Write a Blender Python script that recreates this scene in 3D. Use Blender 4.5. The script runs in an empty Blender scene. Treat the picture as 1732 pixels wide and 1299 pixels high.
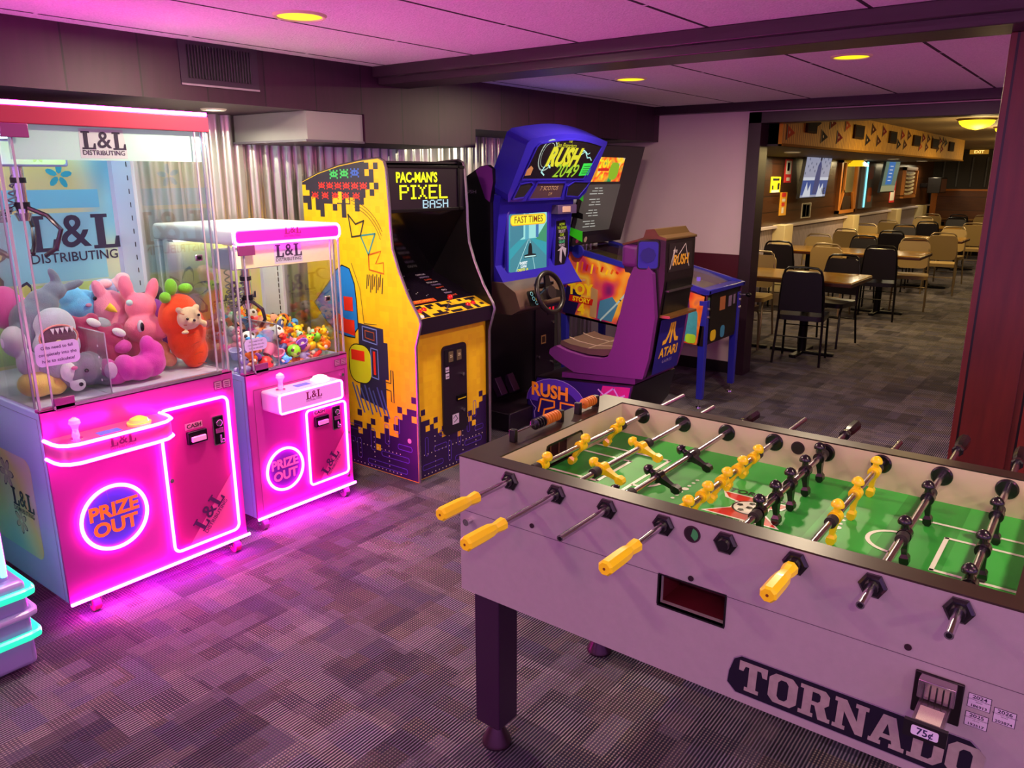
import bpy, math, random
from mathutils import Vector, Matrix

S = bpy.context.scene
COL = S.collection
rnd = random.Random(7)
PI = math.pi

# ------------------------------------------------------------------ camera
cam_d = bpy.data.cameras.new('camera')
cam_d.sensor_width = 36.0
cam_d.lens = 1325.0 / 1732.0 * 36.0
cam_d.clip_start = 0.02
cam = bpy.data.objects.new('camera', cam_d)
COL.objects.link(cam)
cam.location = (0, 0, 1.66)
cam.rotation_euler = (math.radians(90 - 14.9), 0, math.radians(37.4))
S.camera = cam

# ------------------------------------------------------------------ view, world
S.view_settings.view_transform = 'Standard'
S.view_settings.look = 'None'
S.view_settings.gamma = 1.0
S.view_settings.use_curve_mapping = False
S.view_settings.exposure = 0.15
wd = bpy.data.worlds.new('room_light')
S.world = wd
wd.use_nodes = True
wd.node_tree.nodes['Background'].inputs[0].default_value = (0.54, 0.24, 0.76, 1)
wd.node_tree.nodes['Background'].inputs[1].default_value = 1.5


def lamp(name, kind, loc, energy, color, size=0.1, rot=(0, 0, 0), spot=None, sy=None):
    d = bpy.data.lights.new(name, kind)
    d.energy = energy
    d.color = color
    if kind == 'AREA':
        d.size = size
        d.shape = 'DISK'
        if sy:
            d.shape = 'RECTANGLE'
            d.size_y = sy
    elif kind in ('POINT', 'SPOT'):
        d.shadow_soft_size = size
    if spot:
        d.spot_size = math.radians(spot)
        d.spot_blend = 0.6
    o = bpy.data.objects.new(name, d)
    o.location = loc
    o.rotation_euler = rot
    COL.objects.link(o)
    return o


CEIL = 2.22
# recessed lamps of the games room (seen fittings first, then unseen ones added as fill)
WARM = (1.0, 0.80, 0.55)
for lx, ly, e in ((-2.48, 1.98, 36), (-2.47, 4.40, 26), (-1.17, 4.24, 24), (0.4, 1.9, 12),
                  (-2.48, -0.6, 22), (0.4, -0.6, 18), (1.9, 1.9, 14), (1.9, -0.6, 22)):
    lamp('downlight_and_fill_lamp', 'AREA', (lx, ly, CEIL - 0.03), e, WARM, 0.14)
# under-soffit lamps that wash the corrugated wall
for ly, e in ((2.33, 9), (4.15, 8), (0.6, 7), (5.4, 5)):
    lamp('soffit_lamp', 'AREA', (-3.62, ly, 1.90), e, (1.0, 0.95, 0.72), 0.10)
# unseen pink lamps added to brighten the ceiling, standing in for neighbouring machines
PK = (1.0, 0.20, 0.50)
for lx, ly, lz, e in ((-3.2, 0.2, 2.02, 7), (-3.0, -1.0, 2.02, 14), (1.0, 1.4, 2.05, 8), (-1.4, -0.6, 2.05, 20), (0.6, 5.0, 2.02, 26), (0.8, -0.4, 2.05, 14)):
    lamp('ceiling_fill_lamp', 'POINT', (lx, ly, lz), e, PK, 0.15)
# dining room lamps, with added fill
YEL = (1.0, 0.72, 0.30)
for lx, ly, e in ((-1.5, 8.69, 20), (-1.4, 12.6, 26), (-1.4, 16.0, 30), (-2.9, 9.4, 22), (-2.9, 13.0, 22)):  # nearest has a fitting; the others are added unseen for floor and chairs
    lamp('dining_lamp_and_fill', 'AREA', (lx, ly, 2.18 if lx > -2 else 1.88), e, YEL, 0.2)
for ly, e in ((9.55, 12), (11.3, 14), (15.0, 18), (19.0, 24)):
    lamp('dining_dome_lamp', 'POINT', (-1.3, ly, 1.98), e, YEL, 0.1)
for ly in (7.7, 10.2, 13.5, 16.5, 18.8):
    lamp('dining_soffit_lamp', 'AREA', (-3.3, ly, 1.87), 9, (1.0, 0.82, 0.5), 0.12)


# ------------------------------------------------------------------ materials
def lin(c):
    return tuple(((x / 12.92) if x <= 0.04045 else ((x + 0.055) / 1.055) ** 2.4) for x in c)


def hx(h):
    h = h.lstrip('#')
    return lin(tuple(int(h[i:i + 2], 16) / 255 for i in (0, 2, 4)))


MATS = {}


def M(name, col='#808080', rough=0.5, metal=0.0, emit=None, es=1.0, noise=0.0, nscale=20.0, bump=0.0, bscale=200.0,
      coat=0.0, spec=0.5, sheen=0.0):
    if name in MATS:
        return MATS[name]
    m = bpy.data.materials.new(name)
    m.use_nodes = True
    nt = m.node_tree
    b = nt.nodes['Principled BSDF']
    c = hx(col) if isinstance(col, str) else col
    b.inputs['Base Color'].default_value = (*c, 1)
    b.inputs['Roughness'].default_value = rough
    b.inputs['Metallic'].default_value = metal
    b.inputs['Specular IOR Level'].default_value = spec
    if coat:
        b.inputs['Coat Weight'].default_value = coat
        b.inputs['Coat Roughness'].default_value = 0.08
    if sheen:
        b.inputs['Sheen Weight'].default_value = sheen
    if emit is not None:
        e = hx(emit) if isinstance(emit, str) else emit
        b.inputs['Emission Color'].default_value = (*e, 1)
        b.inputs['Emission Strength'].default_value = es
    tc = nt.nodes.new('ShaderNodeTexCoord')
    if noise:
        n = nt.nodes.new('ShaderNodeTexNoise')
        n.inputs['Scale'].default_value = nscale
        n.inputs['Detail'].default_value = 4
        nt.links.new(tc.outputs['Object'], n.inputs['Vector'])
        mx = nt.nodes.new('ShaderNodeMix')
        mx.data_type = 'RGBA'
        mx.inputs['A'].default_value = (*[x * (1 - noise) for x in c], 1)
        mx.inputs['B'].default_value = (*[min(1, x * (1 + noise)) for x in c], 1)
        nt.links.new(n.outputs['Fac'], mx.inputs['Factor'])
        nt.links.new(mx.outputs['Result'], b.inputs['Base Color'])
    if bump:
        n2 = nt.nodes.new('ShaderNodeTexNoise')
        n2.inputs['Scale'].default_value = bscale
        nt.links.new(tc.outputs['Object'], n2.inputs['Vector'])
        bp = nt.nodes.new('ShaderNodeBump')
        bp.inputs['Strength'].default_value = bump
        bp.inputs['Distance'].default_value = 0.004
        nt.links.new(n2.outputs['Fac'], bp.inputs['Height'])
        nt.links.new(bp.outputs['Normal'], b.inputs['Normal'])
    MATS[name] = m
    return m


def E(name, col, s=1.0):
    return M(name, '#101010', 0.6, emit=col, es=s)


def node_mat(name):
    m = bpy.data.materials.new(name)
    m.use_nodes = True
    MATS[name] = m
    nt = m.node_tree
    return m, nt, nt.nodes['Principled BSDF']


class NB:
    """tiny helper for node graphs"""
    def __init__(s, nt):
        s.nt = nt

    def n(s, t, **k):
        x = s.nt.nodes.new(t)
        for a, b in k.items():
            setattr(x, a, b)
        return x

    def put(s, sock, v):
        if hasattr(v, 'is_output') or isinstance(v, bpy.types.NodeSocket):
            s.nt.links.new(v, sock)
        else:
            sock.default_value = v

    def math(s, op, a, b=0.0, c=0.0):
        x = s.n('ShaderNodeMath', operation=op)
        s.put(x.inputs[0], a)
        s.put(x.inputs[1], b)
        s.put(x.inputs[2], c)
        return x.outputs[0]

    def mix(s, f, a, b):
        x = s.n('ShaderNodeMix', data_type='RGBA')
        s.put(x.inputs['Factor'], f)
        s.put(x.inputs['A'], a)
        s.put(x.inputs['B'], b)
        return x.outputs['Result']

    def xyz(s, coord='Object'):
        tc = s.n('ShaderNodeTexCoord')
        sp = s.n('ShaderNodeSeparateXYZ')
        s.nt.links.new(tc.outputs[coord], sp.inputs[0])
        return sp.outputs[0], sp.outputs[1], sp.outputs[2]

    def comb(s, x, y, z=0.0):
        c = s.n('ShaderNodeCombineXYZ')
        s.put(c.inputs[0], x)
        s.put(c.inputs[1], y)
        s.put(c.inputs[2], z)
        return c.outputs[0]

    def white(s, v, dim='3D'):
        w = s.n('ShaderNodeTexWhiteNoise', noise_dimensions=dim)
        s.put(w.inputs['Vector'], v)
        return w.outputs['Value']


def c4(h):
    return (*hx(h), 1)


def carpet():
    m, nt, b = node_mat('carpet_tile')
    q = NB(nt)
    x, y, z = q.xyz()
    # coarse patches, each column shifted
    def patch(w, l, off, seed):
        cx = q.math('FLOOR', q.math('DIVIDE', q.math('ADD', x, off), w))
        sh = q.white(q.comb(cx, seed, 0.0))
        cy = q.math('FLOOR', q.math('ADD', q.math('DIVIDE', y, l), q.math('MULTIPLY', sh, 5.0)))
        return q.white(q.comb(cx, cy, seed))
    p1 = patch(0.075, 0.19, 0.0, 1.0)
    p2 = patch(0.15, 0.07, 0.04, 2.0)
    pick = patch(0.21, 0.27, 0.07, 3.0)
    r = q.math('ADD', q.math('MULTIPLY', p1, 0.62), q.math('MULTIPLY', p2, 0.38))
    # ribs running along y
    wob = q.n('ShaderNodeTexNoise')
    wob.inputs['Scale'].default_value = 60
    tc = q.n('ShaderNodeTexCoord')
    nt.links.new(tc.outputs['Object'], wob.inputs['Vector'])
    rib = q.math('SINE', q.math('ADD', q.math('MULTIPLY', x, 2 * PI / 0.0105), q.math('MULTIPLY', wob.outputs['Fac'], 1.2)))
    rib = q.math('MULTIPLY_ADD', rib, 0.5, 0.5)
    rib = q.math('POWER', rib, 2.2)
    dots = q.math('MULTIPLY_ADD', q.math('SINE', q.math('MULTIPLY', y, 2 * PI / 0.011)), 0.5, 0.5)
    isdot = q.math('GREATER_THAN', p2, 0.6)
    dm = q.math('SUBTRACT', 1.0, q.math('MULTIPLY', isdot, q.math('MULTIPLY', dots, 0.8)))
    amp = q.math('MULTIPLY', q.math('MULTIPLY_ADD', pick, 0.7, 0.25), dm)
    f = q.math('MULTIPLY', rib, amp)
    ramp = q.n('ShaderNodeValToRGB')
    els = ramp.color_ramp.elements
    els[0].position, els[0].color = 0.18, c4('#14111f')
    els[1].position, els[1].color = 0.85, c4('#423d52')
    for p, c in ((0.35, '#1e1d34'), (0.5, '#232030'), (0.65, '#332c36')):
        e = els.new(p)
        e.color = c4(c)
    nt.links.new(r, ramp.inputs[0])
    light = q.mix(p2, c4('#8f89a4'), c4('#b0a598'))
    col = q.mix(f, ramp.outputs[0], light)
    nt.links.new(col, b.inputs['Base Color'])
    b.inputs['Roughness'].default_value = 0.95
    b.inputs['Specular IOR Level'].default_value = 0.15
    bp = q.n('ShaderNodeBump')
    bp.inputs['Strength'].default_value = 0.6
    bp.inputs['Distance'].default_value = 0.003
    nt.links.new(rib, bp.inputs['Height'])
    nt.links.new(bp.outputs['Normal'], b.inputs['Normal'])
    return m


def planks(name, axis, width, base, dark, rough=0.35, lines=True, var=0.5, along=2, grain=1.0, bumpd=0.003):
    """boards whose joints repeat along `axis`, grain along `along`"""
    m, nt, b = node_mat(name)
    q = NB(nt)
    xyz = q.xyz()
    u = q.math('DIVIDE', xyz[axis], width)
    cell = q.math('FLOOR', u)
    fr = q.math('FRACT', u)
    rv = q.white(q.comb(cell, 3.3, 1.0))
    mp = q.n('ShaderNodeMapping')
    tc = q.n('ShaderNodeTexCoord')
    sc = [9 * grain, 9 * grain, 9 * grain]
    sc[along] = 1.3 * grain
    mp.inputs['Scale'].default_value = sc
    nt.links.new(tc.outputs['Object'], mp.inputs['Vector'])
    nz = q.n('ShaderNodeTexNoise')
    nz.inputs['Scale'].default_value = 4.0
    nz.inputs['Detail'].default_value = 6
    nt.links.new(mp.outputs[0], nz.inputs['Vector'])
    f = q.math('ADD', q.math('MULTIPLY', rv, var), q.math('MULTIPLY', nz.outputs['Fac'], 1 - var * 0.6))
    col = q.mix(f, c4(dark), c4(base))
    if lines:
        gap = q.math('LESS_THAN', fr, 0.008 / width)
        col = q.mix(gap, col, c4('#050204'))
    nt.links.new(col, b.inputs['Base Color'])
    b.inputs['Roughness'].default_value = rough
    bp = q.n('ShaderNodeBump')
    bp.inputs['Strength'].default_value = 0.35
    bp.inputs['Distance'].default_value = bumpd
    nt.links.new(nz.outputs['Fac'], bp.inputs['Height'])
    nt.links.new(bp.outputs['Normal'], b.inputs['Normal'])
    return m


def ceiling_mat():
    m, nt, b = node_mat('ceiling_tile')
    q = NB(nt)
    x, y, z = q.xyz()
    T = 0.6
    def line(c, off, w):
        f = q.math('FRACT', q.math('DIVIDE', q.math('ADD', c, off), T))
        return q.math('LESS_THAN', f, w / T)
    a = line(x, 0.215, 0.017)      # shadow gaps that run along y
    c = line(y, 0.42, 0.014)
    fy = q.math('FRACT', q.math('DIVIDE', q.math('ADD', y, 0.42), T))
    nz = q.n('ShaderNodeTexNoise')
    nz.inputs['Scale'].default_value = 130
    nz.inputs['Detail'].default_value = 3
    tc = q.n('ShaderNodeTexCoord')
    nt.links.new(tc.outputs['Object'], nz.inputs['Vector'])
    base = q.mix(nz.outputs['Fac'], c4('#c9bcc6'), c4('#fff4fa'))
    col = q.mix(a, base, c4('#2a1a26'))
    col = q.mix(c, col, c4('#e8dde6'))
    nt.links.new(col, b.inputs['Base Color'])
    b.inputs['Roughness'].default_value = 0.9
    bp = q.n('ShaderNodeBump')
    bp.inputs['Strength'].default_value = 0.5
    bp.inputs['Distance'].default_value = 0.01
    nt.links.new(nz.outputs['Fac'], bp.inputs['Height'])
    nt.links.new(bp.outputs['Normal'], b.inputs['Normal'])
    return m


def glass_mat(name, tint=(0.97, 1, 1), refl=0.10):
    m, nt, b = node_mat(name)
    q = NB(nt)
    out = nt.nodes['Material Output']
    tr = q.n('ShaderNodeBsdfTransparent')
    tr.inputs[0].default_value = (*tint, 1)
    gl = q.n('ShaderNodeBsdfGlossy')
    gl.inputs['Roughness'].default_value = 0.03
    fr = q.n('ShaderNodeFresnel')
    fr.inputs[0].default_value = 1.4
    f = q.math('MULTIPLY_ADD', fr.outputs[0], 0.45, refl * 0.2)
    ms = q.n('ShaderNodeMixShader')
    nt.links.new(f, ms.inputs[0])
    nt.links.new(tr.outputs[0], ms.inputs[1])
    nt.links.new(gl.outputs[0], ms.inputs[2])
    nt.links.new(ms.outputs[0], out.inputs['Surface'])
    return m


def pastel_mat(name, cols, scale=2.2, emit=0.0, seed=0.0):
    """printed decal of soft pastel fields"""
    m, nt, b = node_mat(name)
    q = NB(nt)
    nz = q.n('ShaderNodeTexNoise')
    nz.noise_dimensions = '4D'
    nz.inputs['W'].default_value = seed
    nz.inputs['Scale'].default_value = scale
    nz.inputs['Detail'].default_value = 1
    tc = q.n('ShaderNodeTexCoord')
    nt.links.new(tc.outputs['Object'], nz.inputs['Vector'])
    ramp = q.n('ShaderNodeValToRGB')
    els = ramp.color_ramp.elements
    n = len(cols)
    els[0].position, els[0].color = 0.3, c4(cols[0])
    els[1].position, els[1].color = 0.7, c4(cols[-1])
    for i in range(1, n - 1):
        e = els.new(0.3 + 0.4 * i / (n - 1))
        e.color = c4(cols[i])
    nt.links.new(nz.outputs['Fac'], ramp.inputs[0])
    nt.links.new(ramp.outputs[0], b.inputs['Base Color'])
    b.inputs['Roughness'].default_value = 0.3
    if emit:
        nt.links.new(ramp.outputs[0], b.inputs['Emission Color'])
        b.inputs['Emission Strength'].default_value = emit
    return m


def pixel_mat(name, a, b_, cell=0.03, k=0.5, rough=0.35):
    """two print inks in square cells"""
    m, nt, b = node_mat(name)
    q = NB(nt)
    x, y, z = q.xyz()
    fl = [q.math('FLOOR', q.math('DIVIDE', q.math('ADD', c, 0.0007), cell)) for c in (x, y, z)]
    w = q.white(q.comb(*fl))
    col = q.mix(q.math('MULTIPLY', w, k), c4(a), c4(b_))
    nt.links.new(col, b.inputs['Base Color'])
    b.inputs['Roughness'].default_value = rough
    return m


CARPET = carpet()
DARKWOOD = planks('dark_board', 1, 0.30, '#3a0f2e', '#1c0716', 0.5, bumpd=0.0012)
REDWOOD = planks('red_board', 0, 0.19, '#70281c', '#38110e', 0.36)
BEAMW = planks('beam_board', 2, 0.5, '#3a2a33', '#241820', 0.4, lines=False, along=0)
BROWNWALL = planks('brown_wall_board', 2, 0.2, '#4a2812', '#241005', 0.3, along=1)
YELLOWWOOD = planks('yellow_fluted_board', 1, 0.05, '#cc9418', '#a06c0e', 0.8, var=0.3)
WAINS = planks('lavender_wainscot', 1, 0.06, '#a596a8', '#8f8294', 0.5, var=0.2)
TABLEWOOD = planks('table_wood', 1, 0.11, '#b08228', '#6b4614', 0.16, along=0, var=0.4)
CEILM = ceiling_mat()
GLASS = glass_mat('clear_glass')
ACRYL = glass_mat('clear_acrylic', (0.95, 0.97, 1.0), 0.25)
BLACK = M('black_plastic', '#0c0a0e', 0.35)
BLACKM = M('black_metal', '#141216', 0.35, 0.6)
CHROME = M('chrome', '#d8d4d8', 0.16, 1.0)
STEEL = M('steel_rod', '#c6c0c4', 0.22, 1.0, noise=0.1)
WHITE = M('white_paint', '#d9d3dc', 0.5)
SILV = M('silver_laminate', '#b4a8ae', 0.34, 0.25, noise=0.06, nscale=60, bump=0.05, bscale=400)
YELP = M('yellow_plastic', '#ffe01a', 0.3, coat=0.3)
BLKP = M('black_gloss_plastic', '#121014', 0.25, coat=0.3)
NEON = E('pink_neon', (1.0, 0.026, 0.62), 40.0)

NEONB = E('pink_neon_base', (1.0, 0.010, 0.68), 170.0)


# ------------------------------------------------------------------ mesh building
class Frame:
    def __init__(s, o, u, v):
        s.o = Vector(o)
        s.u = Vector(u).normalized()
        s.v = Vector(v).normalized()
        s.n = s.u.cross(s.v).normalized()

    def p(s, a, b, c=0.0):
        return s.o + s.u * a + s.v * b + s.n * c


def s_p(F, q, h):
    return F.p(q.x, q.y, h)


class MB:
    def __init__(s):
        s.v, s.f, s.mi, s.mats = [], [], [], []

    def m(s, mat):
        if mat not in s.mats:
            s.mats.append(mat)
        return s.mats.index(mat)

    def add(s, vs, fs, mat):
        b = len(s.v)
        k = s.m(mat)
        s.v += [tuple(v) for v in vs]
        for f in fs:
            s.f.append([i + b for i in f])
            s.mi.append(k)
        return s

    def box(s, a, b, mat, rot=None, piv=None):
        x0, x1 = sorted((a[0], b[0]))
        y0, y1 = sorted((a[1], b[1]))
        z0, z1 = sorted((a[2], b[2]))
        vs = [Vector(p) for p in ((x0, y0, z0), (x1, y0, z0), (x1, y1, z0), (x0, y1, z0),
                                  (x0, y0, z1), (x1, y0, z1), (x1, y1, z1), (x0, y1, z1))]
        if rot:
            c = Vector(piv) if piv else (vs[0] + vs[6]) / 2
            vs = [rot @ (v - c) + c for v in vs]
        return s.add(vs, [(0, 3, 2, 1), (4, 5, 6, 7), (0, 1, 5, 4), (1, 2, 6, 5), (2, 3, 7, 6), (3, 0, 4, 7)], mat)

    def cyl(s, p0, p1, r0, mat, r1=None, n=16, caps=True):
        r1 = r0 if r1 is None else r1
        return s.lathe(p0, p1, [(0, r0), (1, r1)], mat, n, caps)

    def lathe(s, p0, p1, prof, mat, n=16, caps=True):
        """prof: list of (fraction along p0->p1, radius)"""
        p0, p1 = Vector(p0), Vector(p1)
        d = p1 - p0
        w = d.normalized()
        a = Vector((1, 0, 0)) if abs(w.x) < 0.8 else Vector((0, 1, 0))
        u = w.cross(a).normalized()
        v = w.cross(u)
        vs, fs = [], []
        for t, r in prof:
            for i in range(n):
                an = 2 * PI * (i + 0.5) / n
                vs.append(p0 + d * t + (u * math.cos(an) + v * math.sin(an)) * r)
        for k in range(len(prof) - 1):
            for i in range(n):
                j = (i + 1) % n
                fs.append((k * n + i, k * n + j, (k + 1) * n + j, (k + 1) * n + i))
        if caps:
            fs.append(tuple(reversed(range(n))))
            fs.append(tuple(range((len(prof) - 1) * n, len(prof) * n)))
        return s.add(vs, fs, mat)

    def ell(s, c, r, mat, rot=None, n=16, m_=10):
        c = Vector(c)
        if not hasattr(r, '__len__'):
            r = (r, r, r)
        vs, fs = [], []
        for k in range(1, m_):
            th = PI * k / m_
            for i in range(n):
                ph = 2 * PI * i / n
                vs.append(Vector((r[0] * math.sin(th) * math.cos(ph), r[1] * math.sin(th) * math.sin(ph), r[2] * math.cos(th))))
        vs.append(Vector((0, 0, r[2])))
        vs.append(Vector((0, 0, -r[2])))
        T, B = len(vs) - 2, len(vs) - 1
        for k in range(m_ - 2):
            for i in range(n):
                j = (i + 1) % n
                fs.append((k * n + i, (k + 1) * n + i, (k + 1) * n + j, k * n + j))
        for i in range(n):
            j = (i + 1) % n
            fs.append((T, i, j))
            fs.append((B, (m_ - 2) * n + j, (m_ - 2) * n + i))
        if rot:
            vs = [rot @ v for v in vs]
        return s.add([v + c for v in vs], fs, mat)

    def tube(s, path, r, mat, closed=False, n=8):
        P = [Vector(p) for p in path]
        N = len(P)
        vs, fs = [], []
        prev = None
        for i in range(N):
            if closed:
                d = (P[(i + 1) % N] - P[i - 1]).normalized()
            else:
                d = (P[min(i + 1, N - 1)] - P[max(i - 1, 0)]).normalized()
            if prev is None:
                a = Vector((0, 0, 1)) if abs(d.z) < 0.8 else Vector((1, 0, 0))
                u = d.cross(a).normalized()
            else:
                u = (prev - d * prev.dot(d)).normalized()
            prev = u
            v = d.cross(u)
            for k in range(n):
                an = 2 * PI * k / n
                vs.append(P[i] + (u * math.cos(an) + v * math.sin(an)) * r)
        for i in range(N if closed else N - 1):
            for k in range(n):
                a, b = i * n + k, i * n + (k + 1) % n
                i2 = (i + 1) % N
                c, d_ = i2 * n + (k + 1) % n, i2 * n + k
                fs.append((a, b, c, d_))
        if not closed:
            fs.append(tuple(reversed(range(n))))
            fs.append(tuple(range((N - 1) * n, N * n)))
        return s.add(vs, fs, mat)

    def prism(s, F, pts, d, mat, off=0.0, side=None):
        """polygon in frame F from off to off+d along the normal"""
        n = len(pts)
        ar = sum(pts[i][0] * pts[(i + 1) % n][1] - pts[(i + 1) % n][0] * pts[i][1] for i in range(n))
        if ar < 0:
            pts = list(reversed(pts))
        vs = [F.p(a, b, off) for a, b in pts] + [F.p(a, b, off + d) for a, b in pts]
        lo, hi = tuple(reversed(range(n))), tuple(range(n, 2 * n))
        if d < 0:
            lo, hi = tuple(reversed(lo)), tuple(reversed(hi))
        s.add(vs, [lo, hi], mat)
        fs = [(i, (i + 1) % n, n + (i + 1) % n, n + i) for i in range(n)]
        if d < 0:
            fs = [tuple(reversed(f)) for f in fs]
        return s.add(vs, fs, side or mat)

    def flat(s, F, pts, mat, off=0.001, d=0.0006):
        return s.prism(F, pts, d, mat, off)

    def rect(s, F, a0, b0, a1, b1, mat, off=0.001, d=0.0006):
        return s.prism(F, [(a0, b0), (a1, b0), (a1, b1), (a0, b1)], d, mat, off)

    def disc(s, F, a, b, r, mat, off=0.001, d=0.0006, n=28, rb=None):
        rb = rb or r
        return s.prism(F, [(a + r * math.cos(2 * PI * i / n), b + rb * math.sin(2 * PI * i / n)) for i in range(n)], d, mat, off)

    def line(s, F, pts, w, mat, off=0.0015, d=0.0005, closed=False):
        P = [Vector(p) for p in pts]
        if len(P) > 6:
            N = len(P)
            vs, fs = [], []
            for i in range(N):
                a = P[i - 1] if (closed or i > 0) else P[i]
                b = P[(i + 1) % N] if (closed or i < N - 1) else P[i]
                t = (b - a)
                t = t.normalized() if t.length > 1e-9 else Vector((1, 0))
                nn = Vector((-t.y, t.x)) * w / 2
                for q, h in ((P[i] + nn, off), (P[i] + nn, off + d), (P[i] - nn, off + d), (P[i] - nn, off)):
                    vs.append(s_p(F, q, h))
            for i in range(N if closed else N - 1):
                j = (i + 1) % N
                for k in range(3):
                    fs.append((4 * i + k, 4 * i + k + 1, 4 * j + k + 1, 4 * j + k))
            return s.add(vs, fs, mat)
        if closed:
            P = P + [P[0]]
        for i in range(len(P) - 1):
            t = (P[i + 1] - P[i])
            if t.length < 1e-6:
                continue
            t.normalize()
            nn = Vector((-t.y, t.x)) * w / 2
            a, b = P[i] - t * w * 0.4, P[i + 1] + t * w * 0.4
            s.prism(F, [tuple(a + nn), tuple(a - nn), tuple(b - nn), tuple(b + nn)], d, mat, off)
        return s

    def text(s, F, txt, size, a, b, mat, off=0.001, d=0.0008, bold=0.0, shear=0.0, align='CENTER', sx=1.0, rot=0.0,
             space=1.0, sy=1.0):
        cu = bpy.data.curves.new('t', 'FONT')
        cu.body = txt
        cu.size = size
        cu.align_x = align
        cu.align_y = 'CENTER'
        cu.offset = bold * size
        cu.shear = shear
        cu.space_character = space
        cu.resolution_u = 3
        cu.fill_mode = 'FRONT'
        ob = bpy.data.objects.new('t', cu)
        me = bpy.data.meshes.new_from_object(ob)
        cr, sr = math.cos(rot), math.sin(rot)
        vs = []
        for v in me.vertices:
            x, y = v.co.x * sx, v.co.y * sy
            vs.append(F.p(a + x * cr - y * sr, b + x * sr + y * cr, off + d))
        fs = [tuple(p.vertices) for p in me.polygons]
        # make faces look along the frame normal
        out = []
        for f in fs:
            nrm = (vs[f[1]] - vs[f[0]]).cross(vs[f[2]] - vs[f[0]])
            out.append(f if nrm.dot(F.n) >= 0 else tuple(reversed(f)))
        s.add(vs, out, mat)
        bpy.data.objects.remove(ob)
        bpy.data.meshes.remove(me)
        bpy.data.curves.remove(cu)
        return s

    def build(s, name, parent=None, smooth=35, bevel=0.0, keep=False, seg=2):
        me = bpy.data.meshes.new(name)
        vs = s.v
        L = None
        if parent is None and not keep:
            xs, ys, zs = zip(*vs)
            L = Vector(((min(xs) + max(xs)) / 2, (min(ys) + max(ys)) / 2, min(zs)))
            vs = [tuple(Vector(v) - L) for v in vs]
        me.from_pydata(vs, [], s.f)
        for mt in s.mats:
            me.materials.append(mt)
        me.polygons.foreach_set('material_index', s.mi)
        if smooth:
            me.polygons.foreach_set('use_smooth', [True] * len(me.polygons))
            me.set_sharp_from_angle(angle=math.radians(smooth))
        me.update()
        o = bpy.data.objects.new(name, me)
        COL.objects.link(o)
        if L is not None:
            o.location = L
        if parent is not None:
            o.parent = parent
            o.matrix_parent_inverse = world_of(parent).inverted()
        if bevel:
            bm = o.modifiers.new('bevel', 'BEVEL')
            bm.width = bevel
            bm.segments = seg
            bm.limit_method = 'ANGLE'
            bm.angle_limit = math.radians(40)
        return o


def tag(o, label, cat, group=None, kind=None):
    o['label'] = label
    o['category'] = cat
    if group:
        o['group'] = group
    if kind:
        o['kind'] = kind
    return o


def thing(name, loc, label, cat, group=None, rz=0.0):
    o = bpy.data.objects.new(name, None)
    o.empty_display_size = 0.1
    COL.objects.link(o)
    o.location = loc
    o.rotation_euler = (0, 0, rz)
    return tag(o, label, cat, group)


def struct(mb, name, **k):
    o = mb.build(name, keep=True, **k)
    o['kind'] = 'structure'
    return o


def world_of(o):
    m = Matrix.LocRotScale(o.location, o.rotation_euler, o.scale)
    if o.parent is not None:
        m = world_of(o.parent) @ o.matrix_parent_inverse @ m
    return m


def copy_tree(o, parent=None):
    c = o.copy()
    COL.objects.link(c)
    if parent is not None:
        c.parent = parent
        c.matrix_parent_inverse = o.matrix_parent_inverse.copy()
    for ch in list(o.children):
        copy_tree(ch, c)
    return c


def rrect(a0, b0, a1, b1, r, n=5):
    pts = []
    for cx, cy, st in ((a1 - r, b1 - r, 0), (a0 + r, b1 - r, 1), (a0 + r, b0 + r, 2), (a1 - r, b0 + r, 3)):
        for i in range(n + 1):
            an = PI / 2 * (st + i / n)
            pts.append((cx + r * math.cos(an), cy + r * math.sin(an)))
    return pts


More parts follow.
